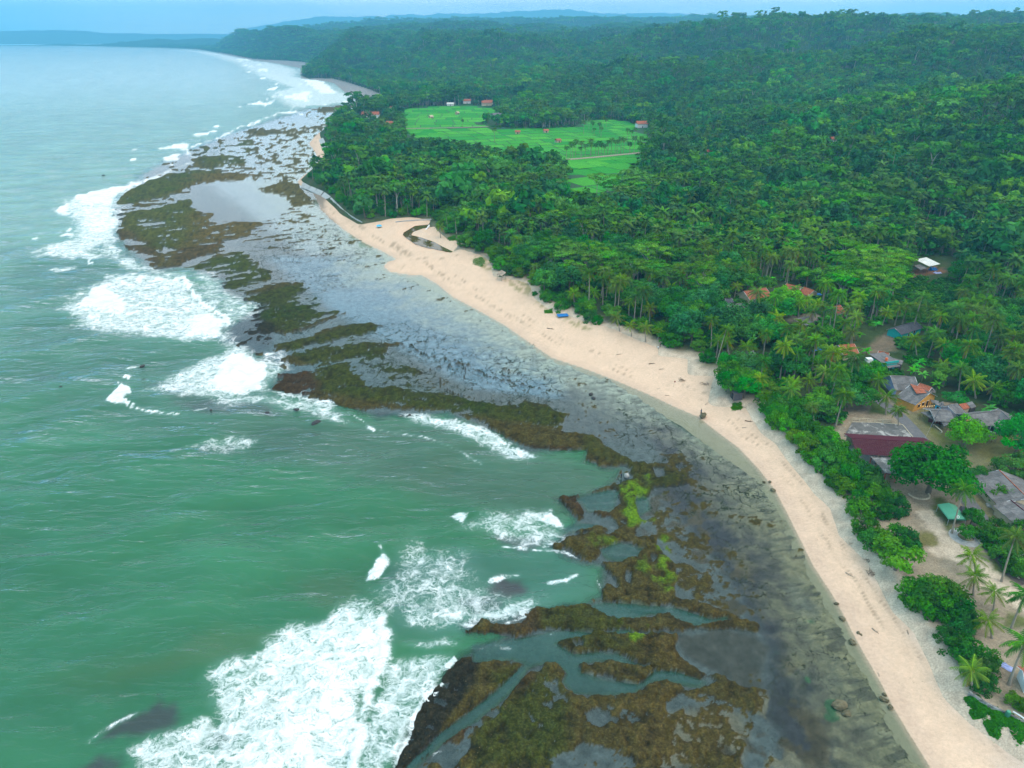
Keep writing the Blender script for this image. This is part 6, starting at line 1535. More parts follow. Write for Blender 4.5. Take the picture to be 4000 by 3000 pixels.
for q_, w_ in (([(700,299),(980,294),(1190,287)], 5), ([(1645,477),(1800,464),(2065,438)], 6)):
    ribbon("farm_track", tr(VH, q_, 3.5), w_, 3.72, paint_mat("bare_earth_track", (0.26, 0.21, 0.15)), None, .3, kind="structure")
# far houses and field huts
def far_house(label, u, v, L_, W_, hgt, roofm, wallm, rz, group=None, name="house"):
    x_, y_, z_ = zground(u, v)
    T = thing(name, label, "house" if name == "house" else "hut", (x_, y_, z_), rz, group)
    MB().box((0, 0, hgt * .5 - .2), (L_, W_, hgt + .4)).build("wall", wallm, T)
    R = MB(); o_ = .7; rh = W_ * .34
    R.slab([(-L_ / 2 - o_, -W_ / 2 - o_, hgt - .2), (L_ / 2 + o_, -W_ / 2 - o_, hgt - .2), (L_ / 2 + o_, 0, hgt + rh), (-L_ / 2 - o_, 0, hgt + rh)], .15)
    R.slab([(L_ / 2 + o_, W_ / 2 + o_, hgt - .2), (-L_ / 2 - o_, W_ / 2 + o_, hgt - .2), (-L_ / 2 - o_, 0, hgt + rh), (L_ / 2 + o_, 0, hgt + rh)], .15)
    R.add([(L_ / 2 + .02, -W_ / 2, hgt - .1), (L_ / 2 + .02, W_ / 2, hgt - .1), (L_ / 2 + .02, 0, hgt + rh - .15)], [(0, 1, 2)]); R.add([(-L_ / 2 - .02, W_ / 2, hgt - .1), (-L_ / 2 - .02, -W_ / 2, hgt - .1), (-L_ / 2 - .02, 0, hgt + rh - .15)], [(0, 1, 2)])
    R.build("roof", roofm, T); MB().box((0, -W_ / 2 - .05, 1.0), (1.0, .1, 2.0)).build("door", BROWNDARK, T)
    CLEAR.append((x_, y_, L_ * .8, 90 if y_ > 600 else 30, 6)); return T
far_house("large white house with a red roof behind the wooded point", *HV(515,236), 24, 10, 5, TILE, WHITE, .05)
far_house("small red roofed house in the palms near the large white house", *HV(622,284), 9, 7, 4, TILE, CREAM, .1)
far_house("red roofed house at the corner of the far rice terraces", *HV(637,188), 14, 8, 4, TILE, CREAM, .0)
far_house("red roofed house standing alone behind the far terraces", *HV(1068,153), 13, 8, 4.5, TILE, WHITE, .1)
far_house("upper red roofed house of the pair beside the terraces", *HV(1180,138), 16, 9, 5, TILE, CREAM, .2)
far_house("lower red roofed house of the pair beside the terraces", *HV(1190,160), 16, 9, 4.5, TILE, CREAM, -.1)
far_house("grey roofed house at the edge of the far grove", *HV(1240,242), 13, 9, 5, GREY, WHITE, .4)
far_house("low white house at the top of the far terraces", *HV(973,166), 11, 6, 3, WHITEROOF, WHITE, .0)
for k_, (x_, y_) in enumerate(((1360,328), (1522,321), (1592,378), (860,238), (1012,216))):
    far_house(["small hut with a red roof in the middle of the long terraces", "small hut with a red roof near the far grove on the long terraces", "small hut with a red roof by the lone palms of the long terraces", "tiny yellowish hut in the far rice terraces", "tiny white hut in the far rice terraces"][k_], *HV(x_, y_), 5.5, 4.5, 2.6, TILE if k_ < 3 else CREAM, CREAM, .3 * k_, None, "field_hut")
for lb_, u, v in (("white and red house high on the forested slope", 2515, 362), ("red roofed house just below the forested ridge", 2863, 174), ("pale roofed house on the misty slope", 3003, 306), ("small orange roofed hut above the umbrella trees", 2764, 602), ("small red roofed hut deep in the hill forest", 3254, 553)):
    far_house(lb_, u, v, 14 if v < 400 else 6, 9 if v < 400 else 5, 5 if v < 400 else 3, TILE if u != 3003 else WHITEROOF, WHITE, .2)

# ------------------------------------------------------------------ rocks, driftwood, people on the shore
def rock_mesh(seed, rx, ry, rz_, n=14, m_=9, rough=.28):
    rng = np.random.default_rng(seed); co = []; fc = []
    for j in range(m_ + 1):
        ph = math.pi * j / m_ - math.pi / 2
        for i in range(n):
            a = 2 * math.pi * i / n
            d = np.array([math.cos(ph) * math.cos(a), math.cos(ph) * math.sin(a), math.sin(ph)])
            k = 1 + rough * float(fbm(np.array([d[0] * 1.6 + d[2] + seed]), np.array([d[1] * 1.6 - d[2] + seed * 1.7]), 4, seed)[0])
            co.append(d * k * np.array([rx, ry, rz_]))
    for j in range(m_):
        for i in range(n):
            fc.append((j * n + i, j * n + (i + 1) % n, (j + 1) * n + (i + 1) % n, (j + 1) * n + i))
    me = bpy.data.meshes.new("boulder"); me.from_pydata([tuple(c) for c in co], [], fc); me.update(); return me
def rock(label, u, v, rx, ry, rz_, mat=None, z=0.0, sink=.25, group=None):
    x_, y_ = at(u, v, z + rz_ * .3)
    o = link("boulder", rock_mesh(int(u * 7 + v), rx, ry, rz_), mat or ROCKM); o.location = (x_, y_, z + rz_ * (1 - sink) - .1 * rz_); o.rotation_euler = (0, 0, u % 3); o["label"] = label; o["category"] = "rock"
    if group: o["group"] = group
    return o
ro = rock("large flat-topped boulder on the sand with a person standing on it", 2746, 1626, 1.5, 1.0, .85, z=.35)
rock("dark boulder in the shallows beside a second one", 2308, 1541, .95, .7, .45, DARKROCK, -.1); rock("dark boulder in the shallows nearest the algae ribs", 2318, 1557, .85, .7, .45, DARKROCK, -.1)
rock("big yellow-brown boulder standing in the dark pool", 3279, 2757, 1.35, 1.0, .8, z=-.2); rock("smaller yellow-brown rock beside the big boulder in the dark pool", 3306, 2790, .75, .6, .4, z=-.2)
rock("round white-topped boulder at the reef edge beside a fisherman", 2448, 1862, .75, .7, .8, CONC, z=.1)
G_K = "rocks along the waterline"
for u, v, s in ((3267,2359,.55), (3290,2417,.7), (3329,2509,.8), (3455,2714,.45), (3446,2732,.6), (3462,2738,.5), (3478,2763,.6), (3007,1884,.6), (3020,1916,.8), (2984,1884,.5), (3352,2473,.5), (3362,2480,.4)):
    rock("small brown rock at the edge of the wet sand", u, v, s, s * .7, s * .5, z=-.05, group=G_K)
for lb_, u, v, s in (("black rock far out in the pale sea", 403, 686, 2.4), ("black pointed rock alone in the green sea", 237, 1511, 1.1), ("black rock awash beside a small breaker", 556, 1431, 1.6), ("reddish black rock just off the foam line", 824, 1602, .9), ("red-brown rock awash off the reef tip", 1044, 1612, 1.3), ("wet brown rock in the white wash", 1158, 1600, 1.6), ("dark rock on the seaward side of the wash", 1234, 1652, 2.6)):
    rock(lb_, u, v, s * .62, s * .4, s * .26, DARKROCK, z=.1, sink=.45)
def log(label, u, v, L_, r, rz, z, group=None):
    x_, y_ = at(u, v, z); mb = MB(); n = 5; w = random.uniform(-.12, .12) * L_
    mb.tube([((t - .5) * L_, w * math.sin(t * 3), r * .7 + .02) for t in np.linspace(0, 1, n)], [r, r * 1.05, r * .9, r * .75, r * .4], 7)
    mb.tube([(.1 * L_, w * .8, r), (.28 * L_, .22 * L_, r * 2.2)], [r * .5, r * .2], 5); mb.tube([(-.2 * L_, w * .5, r), (-.1 * L_, -.16 * L_, r * 2.0)], [r * .4, r * .15], 5)
    o = mb.build("driftwood_log", PALEWOOD if random.random() < .5 else WOOD); o.location = (x_, y_, z); o.rotation_euler = (0, 0, rz); o["label"] = label; o["category"] = "driftwood"
    if group: o["group"] = group
def sandh(u, v):
    x_, y_ = at(u, v, 1.5); return float(sand_z(sdf(P_WATER, np.array([x_]), np.array([y_]), 200.0), np.array([x_]), np.array([y_]))[0])
G_D = "driftwood logs scattered on the beach"
for u, v, L_, rz in ((3318,2246,1.8,-.9), (3461,2276,1.8,-.9), (3457,2307,1.6,-1.2), (3419,2466,1.6,-1.1), (3622,2505,1.4,1.2), (3546,2470,1.2,1.3), (2547,1422,2.4,.1), (2585,1443,2.0,.1), (2607,1547,1.6,-.3), (2574,1520,1.3,.2), (2925,1646,2.4,-.3), (2790,1518,2.0,-.4), (2760,1580,1.4,.6), (2150,1285,3.0,-.4), (2420,1385,2.4,.3), (2908,1672,1.4,.1), (3430,2636,1.0,1.4)):
    log("weathered driftwood log lying on the beach sand", u, v, L_, .09 + L_ * .03, rz, sandh(u, v), G_D)
def pile(label, u, v, R_p, n, z=None):
    z = sandh(u, v) if z is None else z; x_, y_ = at(u, v, z); T = thing("brush_heap", label, "driftwood", (x_, y_, z))
    for k in range(n):
        a = random.uniform(0, 3.14); cx_, cy_ = random.gauss(0, R_p * .35), random.gauss(0, R_p * .3); L_ = random.uniform(.6, 1.3) * R_p
        MB().tube([(cx_ - math.cos(a) * L_ / 2, cy_ - math.sin(a) * L_ / 2, .06), (cx_, cy_, .15 + random.uniform(0, .35)), (cx_ + math.cos(a) * L_ / 2, cy_ + math.sin(a) * L_ / 2, .05)], [.03, .06, .02], 5).build("branch", WOOD if k % 2 else PALEWOOD, T)
pile("tangled heap of dead branches below the leaning beach tree", 3398, 2192, 1.8, 16); pile("dark heap of branches within a ring of sticks on the sand", 3338, 2124, 1.5, 14); pile("brush heap below the dark heap of branches", 3400, 2240, 1.6, 14)
pile("tangle of driftwood above the boulder with the person", 2664, 1486, 2.2, 16); pile("wrack of sticks beside the dry channel of the beach", 2752, 1500, 2.2, 14); pile("brush heap beside the green vine patch on the beach", 2905, 1585, 2.0, 16); pile("heap of dry palm litter among the vines", 3980, 2860, 1.6, 16, 2.5)
# a few people, small in the view
def person(label, u, v, z, shirt, trousers, rz=0.0, sit=False, arm=0.4):
    x_, y_ = at(u, v, z)
    T = thing("person", label, "person", (x_, y_, z), rz)
    hip = .46 if sit else .92
    verts = [(0, 0, hip), (0, 0, hip + .28), (0, .01, hip + .50), (0, .01, hip + .57), (.20, 0, hip + .47), (.25, -.04, hip + .20), (.24, -.14 - arm * .2, hip - .02 + arm * .3), (-.20, 0, hip + .47), (-.25, -.03, hip + .20), (-.24, -.10, hip - .04),
             (.10, 0, hip - .04), (.11, -.03 - (.40 if sit else 0), hip * .52 if not sit else hip - .02), (.11, .02 - (.45 if sit else 0), .06), (.12, -.14 - (.45 if sit else 0), .03), (-.10, 0, hip - .04), (-.11, -.02 - (.40 if sit else 0), hip * .52 if not sit else hip - .02), (-.12, .04 - (.45 if sit else 0), .06), (-.13, -.12 - (.45 if sit else 0), .03)]
    edges = [(0, 1), (1, 2), (2, 3), (2, 4), (4, 5), (5, 6), (2, 7), (7, 8), (8, 9), (0, 10), (10, 11), (11, 12), (12, 13), (0, 14), (14, 15), (15, 16), (16, 17)]
    rad = [.15, .13, .14, .06, .065, .05, .035, .065, .05, .035, .10, .07, .045, .04, .10, .07, .045, .04]
    me = bpy.data.meshes.new("body"); me.from_pydata(verts, edges, []); me.update(); o = link("body", me, shirt, T)
    sk = o.modifiers.new("skin", "SKIN"); lay = me.skin_vertices[0] if len(me.skin_vertices) else None
    if lay is None:
        bpy.context.view_layer.objects.active = o
        me.attributes.new
    for sv_, r in zip(me.skin_vertices[0].data, rad):
        sv_.radius = (r, r * .9)
    me.skin_vertices[0].data[0].use_root = True
    o.modifiers.new("smooth", "SUBSURF").levels = 1
    hd = rock_mesh(5, .095, .115, .135, 12, 8, .03); hd.name = "head"; hm_ = link("head", hd, SKIN, T); hm_.location = (0, -.01, hip + .73)
    hr = MB(); hr.tube([(0, .02, hip + .74), (0, .02, hip + .86), (0, .02, hip + .89)], [.115, .10, .04], 10).build("hair", BROWNDARK, T)
    MB().box((0, -.125, hip + .72), (.03, .04, .05)).build("nose", SKIN, T)
    lg = MB()
    for sx in (.105, -.105):
        if sit: lg.tube([(sx, 0, hip), (sx, -.42, hip), (sx, -.44, .08)], [.115, .09, .075], 8)
        else: lg.tube([(sx, 0, hip + .02), (sx * 1.05, -.02, hip * .52), (sx * 1.1, .02, .10)], [.12, .09, .075], 8)
    lg.build("trousers", trousers, T)
    return T
SKIN = paint_mat("skin", (0.30, 0.17, 0.10), .05)
person("person in dark clothes standing on the large beach boulder", 2738, 1616, 1.55, paint_mat("dark_blue_cloth", (0.03, 0.05, 0.10)), paint_mat("black_cloth", (0.015, 0.015, 0.018)), .4)
person("person in black standing at the edge of the shrubs on the beach", 2578, 1357, 2.4, paint_mat("black_shirt", (0.02, 0.02, 0.022)), paint_mat("black_trousers", (0.015, 0.015, 0.018)), .8)
person("person in a white shirt sitting on the sand next to the person in black", 2571, 1362, 2.35, WHITE, paint_mat("grey_trousers", (0.06, 0.06, 0.07)), .2, True)
person("fisherman in dark clothes standing in the shallow water at the reef edge", 2427, 1868, 0.0, paint_mat("navy_shirt", (0.02, 0.03, 0.06)), paint_mat("brown_shorts", (0.05, 0.035, 0.02)), -1.2)
x_, y_ = at(2632, 1508, 1.2)
T = thing("flag_pole", "thin red flag on a pole stuck in the sand", "flag", (x_, y_, sandh(2632, 1508))); MB().tube([(0, 0, -.2), (0, 0, 2.6)], .03, 5).build("pole", WOOD, T); MB().slab([(.02, 0, 2.5), (.5, .08, 2.45), (.5, .08, 1.9), (.02, 0, 1.95)], .01).build("flag", TILE, T)
# creeping vines on the sand: a mass of leaves
def vines(label, polys, n, z=2.7):
    P = []
    for view, pts in polys:
        pg = tr(view, pts, z); lo, hi = pg.min(0), pg.max(0); k = 0
        q = RNG.uniform(size=(n * 4, 2)) * (hi - lo) + lo; d = sdf(pg, q[:, 0], q[:, 1], 2.0) + RNG.normal(0, .25, len(q)) + 0.9 * fbm(q[:, 0] / 1.6, q[:, 1] / 1.6, 3, 99) - .1; q = q[d > 0][:n]; d = d[d > 0][:n]
        zz_ = np.maximum(land_z(q[:, 0], q[:, 1]), sand_z(sdf(P_WATER, q[:, 0], q[:, 1], 90.0), q[:, 0], q[:, 1]))
        P.append(np.stack([q[:, 0], q[:, 1], zz_ + RNG.uniform(0.03, .5, len(q)) * np.clip(d, .15, 1.0)], 1))
    P = np.vstack(P); co, f = cards(RNG, P, np.tile([0, 0, 1.0], (len(P), 1)), .16, .8, .45)
    o = link("beach_vines", col_mesh("beach_vines", co, f, np.repeat(np.array([[.032, .090, .011]]) * RNG.uniform(.6, 1.35, (len(P), 1)), 4, 0)), MAT_LEAF, kind="stuff"); o["label"] = label
vines("creeping green vines on the sand along the retaining wall", [(VS, [(3778,2722),(3812,2718),(3852,2760),(3848,2786),(3832,2794),(3806,2788)]), (VS, [(3858,2768),(3930,2790),(4010,2830),(4020,2905),(3985,2892),(3960,2870),(3940,2838),(3905,2842),(3896,2862),(3868,2842),(3852,2816)])], 9000, 2.5)
vines("patch of green creeping vines on the upper beach", [(VJ, [(1070,655),(1120,635),(1180,640),(1190,665),(1120,685)]), (VI, [(1375,580),(1440,560),(1470,600),(1440,630),(1380,610)]), (VI, [(1190,430),(1250,412),(1262,440),(1210,445)]), (VI, [(1890,930),(1950,930),(1950,955),(1900,955)])], 2200, 2.3)
LANDMARKS = [(n_, *zground(*uv)[:2]) for n_, uv in (("the white roofed shed", (3635,1078)), ("the red tiled houses", (3050,1160)), ("the dark roofed turquoise house", (3530,1310)), ("the turquoise house with the tank", (3470,1455)),
    ("the grey roofed stalls", (3720,1640)), ("the maroon roofed hall", (3450,1780)), ("the stream mouth", (1720,930)), ("the blue tarpaulin on the beach", (2260,1210)), ("the small beach shelter", (1965,1060)), ("the small rice field", (2320,720)),
    ("the concrete sea wall", (1330,800)), ("the grey yard", (3140,1260)), ("the banana thicket", (3680,940)), ("the hut in the coastal wood", (2318,1030)), ("the umbrella trees by the shed", (3470,1110)), ("the grassy clearing", (3135,930)))]
ADJ = {0: ["medium", "tall thin", "smaller", "very tall", "short olive", "full-crowned", "low young"], 1: ["broad green", "bright green", "large dark green", "narrow light green", "flattish blue-green"], 2: ["tall", "very tall", "lower"], 3: ["deep green", "taller bright green", "low dark", "yellow-green"]}
NOUN = {0: "coconut palm", 1: "leafy tree", 2: "flat-crowned umbrella tree", 3: "shrub"}
def wood_label(k, q, px_, py_):
    n_, lx, ly = min(LANDMARKS, key=lambda t: (t[1] - px_) ** 2 + (t[2] - py_) ** 2)
    d = math.hypot(px_ - lx, py_ - ly)
    rel = "close to" if d < 22 else ("in the wood near" if d < 60 else ("in the wood behind" if math.hypot(px_, py_) > math.hypot(lx, ly) else "on the beach side of"))
    lb = "%s %s %s %s" % (ADJ[k][q], NOUN[k], rel, n_)
    return lb, lb.replace(NOUN[k], NOUN[k] + "s", 1)
# ------------------------------------------------------------------ trees the photo lets you tell apart
G_SAND = "coconut palms on the sandy ground behind the beach"
palm_at((3717,2082), (3762,1915), "tall coconut palm leaning over the green canopy tent", k=3)
palm_at((3912,2272), (3957,2100), "grey-trunked coconut palm in front of the dark dense shrubs by the curving path", k=1)
for b, c in (((3801,2327),(3803,2254)), ((3812,2245),(3806,2171)), ((3879,2385),(3893,2316)), ((3875,2493),(3868,2424)), ((3947,2464),(3996,2323)), ((3941,2675),(3992,2511))):
    palm_at(b, c, "coconut palm standing on the sandy path behind the shore shrubs", G_SAND)
palm_at((3800,2700), (3789,2621), "low coconut palm with yellowed fronds hanging over the beach sand", k=6)
palm_at((3510,1668), (3505,1602), "broad coconut palm at the corner of the stained concrete slab", k=5)
palm_at((3180,1650), (3174,1586), "coconut palm poking out behind the dense shore hedge", k=2)
G_V = "coconut palms between the village houses"
for b, c in (((3460,1620),(3459,1548)), ((3432,1560),(3429,1483)), ((3097,1590),(3093,1521)), ((3160,1560),(3158,1483)), ((3256,1440),(3256,1380)), ((3318,1440),(3315,1374)),
             ((3582,1402),(3576,1325)), ((3660,1478),(3679,1423)), ((3744,1532),(3755,1434)), ((3810,1555),(3804,1483)), ((3863,1570),(3880,1510)), ((3939,1570),(3972,1434)), ((3174,1380),(3174,1320)), ((3120,1350),(3120,1288)), ((2985,1365),(2984,1309)), ((2848,1392),(2843,1331)), ((2918,1415),(2914,1353)), ((3003,1322),(3001,1260)), ((2944,1322),(2941,1260))):
    bx_, by_, _z = zground(*b); n_, lx, ly = min(LANDMARKS, key=lambda t: (t[1] - bx_) ** 2 + (t[2] - by_) ** 2)
    side = "right behind" if math.hypot(bx_, by_) > math.hypot(lx, ly) + 6 else ("just in front of" if math.hypot(bx_, by_) < math.hypot(lx, ly) - 6 else "right beside")
    palm_at(b, c, "village coconut palm %s %s" % (side, n_), "village palms %s %s" % (side, n_))
G_R = "pale-trunked palms in a row behind the grey yard"
for b, c in (((3117,1239),(3125,1179)), ((3166,1271),(3174,1212)), ((3210,1282),(3223,1201)), ((3237,1298),(3250,1210)), ((3288,1304),(3315,1201)), ((3446,1271),(3465,1217)), ((3494,1271),(3516,1195)), ((3524,1266),(3543,1195))):
    palm_at(b, c, "slender coconut palm with a bare pale trunk behind the grey yard", G_R)
G_E = "coconut palms along the upper edge of the beach"
V10 = (1900, 950, .4973)
for b, c in (((1048,690),(1030,580)), ((1140,730),(1135,640)), ((1250,780),(1250,660)), ((1345,760),(1360,690)), ((1560,715),(1570,650)), ((1640,740),(1640,640)), ((1245,590),(1240,520)), ((693,492),(680,390)), ((851,480),(851,380)), ((985,450),(985,350)), ((1895,850),(1890,780)), ((2050,880),(2050,810)), ((412,245),(385,190)), ((392,248),(380,180)), ((415,170),(390,105)), ((900,270),(900,190)), ((1180,490),(1180,430)), ((1430,650),(1430,585)), ((1800,640),(1790,590))):
    palm_at((V10[0] + b[0] * V10[2], V10[1] + b[1] * V10[2]), (V10[0] + c[0] * V10[2], V10[1] + c[1] * V10[2]), "coconut palm at the upper edge of the sandy beach", G_E)
palm_at((1720,815), (1715,793), "bright yellow palm behind the stream mouth shrubs", models=PALM_YELLOW)
palm_at((1930,770), (1930,745), "yellowing palm above the middle of the coastal grove", models=PALM_YELLOW)
palm_at((1455,863), (1453,838), "lone short palm beside the low sea wall at the stream mouth", k=4)
palm_at((1722,960), (1720,885), "short palm beside the concrete culvert of the stream", k=4)

def tree_at(u, v, models, R, hgt, label, cat="tree", group=None, name="broadleaf_tree", R0=None, h0=None):
    x, y, z = zground(u, v)
    return plant(name, models, label, cat, (x, y), z, R / R0, None, (0, 0), group, hgt / h0)
def broad(u, v, k, R, hgt, label, group=None, **kw):
    return tree_at(u, v, BROADS[k], R, hgt, label, "tree", group, "broadleaf_tree", [5.5, 4.6, 6.2, 4.0, 5.0][k], [9.5, 8, 11, 8.5, 8.5][k])
def bush(u, v, k, R, hgt, label, group=None):
    return tree_at(u, v, BUSHES[k], R, hgt, label, "shrub", group, "shrub", 3.4, [4.0, 4.8, 3.4, 4.4][k])
BIG = broad_models(501, 8.4, 12.5, 60, 110, 0.42, (0.028, 0.115, 0.022), flat=0.70, low=-0.45, trunk_r=0.5, limbs=10, cr=0.27)
ROUND = broad_models(502, 4.4, 7.5, 40, 120, 0.26, (0.050, 0.150, 0.014), flat=0.80, low=-0.55, trunk_r=0.3, limbs=8, cr=0.33)
FEATHER = broad_models(503, 4.2, 6.5, 46, 90, 0.26, (0.050, 0.110, 0.034), flat=0.8, low=-0.6, trunk_r=0.25, limbs=8, cr=0.30)
for mm_ in (BIG, ROUND, FEATHER):
    mm_[0].materials.append(MAT_BARK); mm_[1].materials.append(MAT_LEAF)
tree_at(3625, 1925, BIG, 9.6, 13.0, "huge spreading dark green tree in front of the maroon roofed hall", R0=8.4, h0=12.5)
tree_at(3768, 1738, ROUND, 5.2, 8.4, "round dense bright green tree in front of the grey roofed stalls", R0=4.4, h0=7.5)
tree_at(3968, 1770, BIG, 6.5, 10.5, "wide green tree beside the long grey roofed house", R0=8.4, h0=12.5)
tree_at(3955, 1862, FEATHER, 5.0, 6.0, "feathery olive green tree on the lawn behind the grey roof", R0=4.2, h0=6.5)
tree_at(3825, 1880, FEATHER, 3.0, 4.2, "small feathery tree between the huge tree and the grey roof", R0=4.2, h0=6.5)
bush(3905, 1962, 1, 3.0, 4.4, "rounded green shrub growing against the grey roofed house by the road")
broad(3790, 2052, 1, 2.6, 4.6, "small round tree beside the green canopy tent and the road")
broad(3770, 2108, 1, 2.0, 3.8, "small tree growing inside the round paved ring")
G_P = "dark shrubs beside the curving path"
for u, v, R in ((3850,2100,2.6), (3890,2075,2.4), (3880,2140,3.0), (3935,2120,3.0), (3915,2190,3.0), (3970,2180,3.2), (3990,2090,2.8), (3960,2235,2.8), (4010,2250,3.0)):
    bush(u, v, random.choice([0, 1]), R, R * 1.35, "dense dark green shrub beside the curving path", G_P)
broad(3497, 2226, 3, 4.6, 7.0, "yellow-green tree with a bare leaning trunk standing on the beach sand")
G_T = "yellow-green shrubs next to the leaning beach tree"
for u, v, R in ((3400,2130,3.0), (3450,2150,3.2), (3380,2080,3.0), (3540,2130,3.0), (3500,2110,2.8)):
    bush(u, v, random.choice([0, 3]), R, R * 1.5, "leafy shrub next to the leaning tree on the beach", G_T)
G_B = "shrubs of the large clump between beach and sandy path"
for u, v, R, k in ((3560,2350,3.2,0), (3610,2370,3.6,1), (3665,2400,3.6,0), (3700,2350,3.4,1), (3640,2320,3.2,3), (3740,2400,3.2,2), (3580,2320,2.6,0), (3770,2440,2.6,2)):
    bush(u, v, k, R, R * 1.45, "bright green shrub in the large clump beside the sandy path", G_B)
G_B2 = "shrubs of the lower clump above the beach"
for u, v, R, k in ((3690,2500,2.2,2), (3740,2540,2.8,2), (3780,2580,3.2,0), (3810,2640,3.0,1), (3830,2690,2.4,0), (3850,2600,2.4,0), (3755,2480,2.4,2)):
    bush(u, v, k, R, R * 1.4, "green shrub in the lower clump overhanging the beach", G_B2)
bush(3955, 2745, 3, 1.6, 1.9, "low yellow-green shrub beside the sea wall and white pipe"); bush(3990, 2765, 3, 1.7, 1.9, "low yellow-green shrub at the end of the white pipe")
# trees between the village houses
broad(3300, 1600, 2, 4.6, 7.5, "dark green tree behind the stained concrete slab")
broad(3370, 1590, 0, 4.6, 7.0, "green tree beside the lawn of the leaning palms")
broad(3330, 1520, 0, 4.6, 8.0, "bushy tree in front of the turquoise house with a white tank")
broad(3400, 1500, 1, 4.2, 8.0, "bright leafy tree beside the turquoise house with a white tank")
broad(3720, 1590, 4, 3.2, 5.0, "small feathery tree behind the grey roofed stalls")
broad(3020, 1240, 1, 5.0, 9.5, "rounded bright green tree in front of the red tiled house")
broad(3065, 1225, 3, 5.0, 11.5, "tall narrow bright green tree between the two red roofs")
broad(2960, 1235, 1, 4.0, 7.5, "green tree left of the tall narrow tree by the red roof")
o = tree_at(3300, 1188, UMBRELLAS[0], 6.8, 15, "pale-trunked umbrella tree rising above the palms behind the yard", name="umbrella_tree", R0=6.5, h0=13)
G_U = "umbrella trees beside the white roofed shed"
for u, v in ((3445,1130), (3490,1120), (3400,1120), (3460,1090)):
    tree_at(u, v, random.choice(UMBRELLAS), 6.5, 13, "flat-topped umbrella tree beside the white roofed shed", "tree", G_U, "umbrella_tree", 6.5, 13)
G_U2 = "umbrella trees beside the small rice field"
for u, v in ((2330,775), (2370,790), (2410,780), (2440,800), (2480,790), (2520,780), (2400,760), (2460,765)):
    tree_at(u, v, random.choice(UMBRELLAS), 7.5, 15, "pale-limbed umbrella tree standing beyond the grove below the small rice field", "tree", G_U2, "umbrella_tree", 6.5, 13)
o = broad(2230, 1052, 4, 4.8, 8.0, "dry brownish-olive tree in the coastal wood")
bmesh_tone = broad_models(510, 4.8, 8.0, 28, 75, 0.36, (0.150, 0.130, 0.050)); bmesh_tone[0].materials.append(MAT_BARK); bmesh_tone[1].materials.append(MAT_LEAF)
for ch in o.children:
    if ch.name.startswith("crown"):
        ch.data = bmesh_tone[1]
G_BA = "banana plants near the red roofed houses"
for u, v in ((2870,1155), (2925,1120), (2950,1118), (2985,1122), (3010,1115), (2845,1150), (3180,1125), (3210,1135)):
    tree_at(u, v, random.choice(BANANAS), 2.6, 4.6, "banana plant with broad leaves beside the red roofed houses", "banana plant", G_BA, "banana_plant", 2.2, 4.0)
G_BY = "banana plants in the village yards"
for u, v in ((3335,1400), (3380,1395), (3560,1475), (3575,1460), (3600,1490), (3655,1530), (3860,1622), (3845,1640), (3590,1440), (3350,1330), (3420,1290)):
    tree_at(u, v, random.choice(BANANAS), 2.4, 4.2, "banana plant with broad leaves in a village yard", "banana plant", G_BY, "banana_plant", 2.2, 4.0)
G_BF = "banana plants on the slope above the white roofed shed"
for k in range(46):
    u = random.uniform(3560, 3790); v = random.uniform(860, 955 if u < 3710 else 1000)
    tree_at(u, v, random.choice(BANANAS), 2.8, 4.8, "banana plant in the thicket on the slope above the white roofed shed", "banana plant", G_BF, "banana_plant", 2.2, 4.0)
for u, v, k, R in ((2835,1530,0,4.2), (2870,1545,1,4.0), (2905,1555,0,4.2), (2850,1500,1,4.6), (2895,1505,3,3.6), (2930,1530,1,4.2), (2845,1465,0,4.4), (2900,1460,4,4.6)):
    broad(u, v, k, R, R * 1.75, "leafy tree in the clump standing on the sand corner above the boulder", "trees of the clump on the sand corner")
# hedge of shrubs along the top of the near beach, set out along the edge of the sand
G_H = "shrubs of the long hedge along the beach"
hl = tr(VS, [(2950,1590),(2986,1633),(3012,1667),(3075,1713),(3117,1768),(3185,1844),(3240,1912),(3299,1967),(3345,2040)], 2.8)
seg = np.hypot(*np.diff(hl, axis=0).T); cum = np.concatenate([[0], np.cumsum(seg)])
for row, offd in ((0, 2.6), (1, 6.5), (2, 10.5)):
    for s_ in np.arange(0.5, cum[-1], 4.1):
        j = int(np.searchsorted(cum, s_) - 1); j = max(0, min(j, len(seg) - 1)); t = (s_ - cum[j]) / seg[j]
        p = hl[j] + (hl[j + 1] - hl[j]) * t; d = (hl[j + 1] - hl[j]) / seg[j]; nrm = np.array([-d[1], d[0]])
        if nrm[0] < 0: nrm = -nrm
        q = p + nrm * (offd + random.uniform(-.9, .9)) + d * random.uniform(-.9, .9)
        k = random.choice([0, 0, 1, 2] if row else [0, 1, 3, 0])
        R = random.uniform(2.5, 3.6)
        lb = "%s shrub in the %s row of the long beach hedge" % (ADJ[3][k], ("seaward", "middle", "landward")[row])
        plant("shrub", BUSHES[k], lb, "shrub", q, None, R / 3.4, None, (0, 0), lb.replace("shrub", "shrubs", 1), R * random.uniform(1.25, 1.7) / [4.0, 4.8, 3.4, 4.4][k])
# weeping shrubs on the sand edge further along
G_W = "round weeping shrubs on the sand edge"
for u, v, R in ((2190,1203,3.6), (2268,1222,3.2), (2305,1248,3.4), (2335,1268,2.6), (2088,1152,1.4), (2130,1165,3.4)):
    bush(u, v, 2, R, R * 1.25, "rounded blue-green shrub at the sand edge near the blue tarpaulin", G_W)

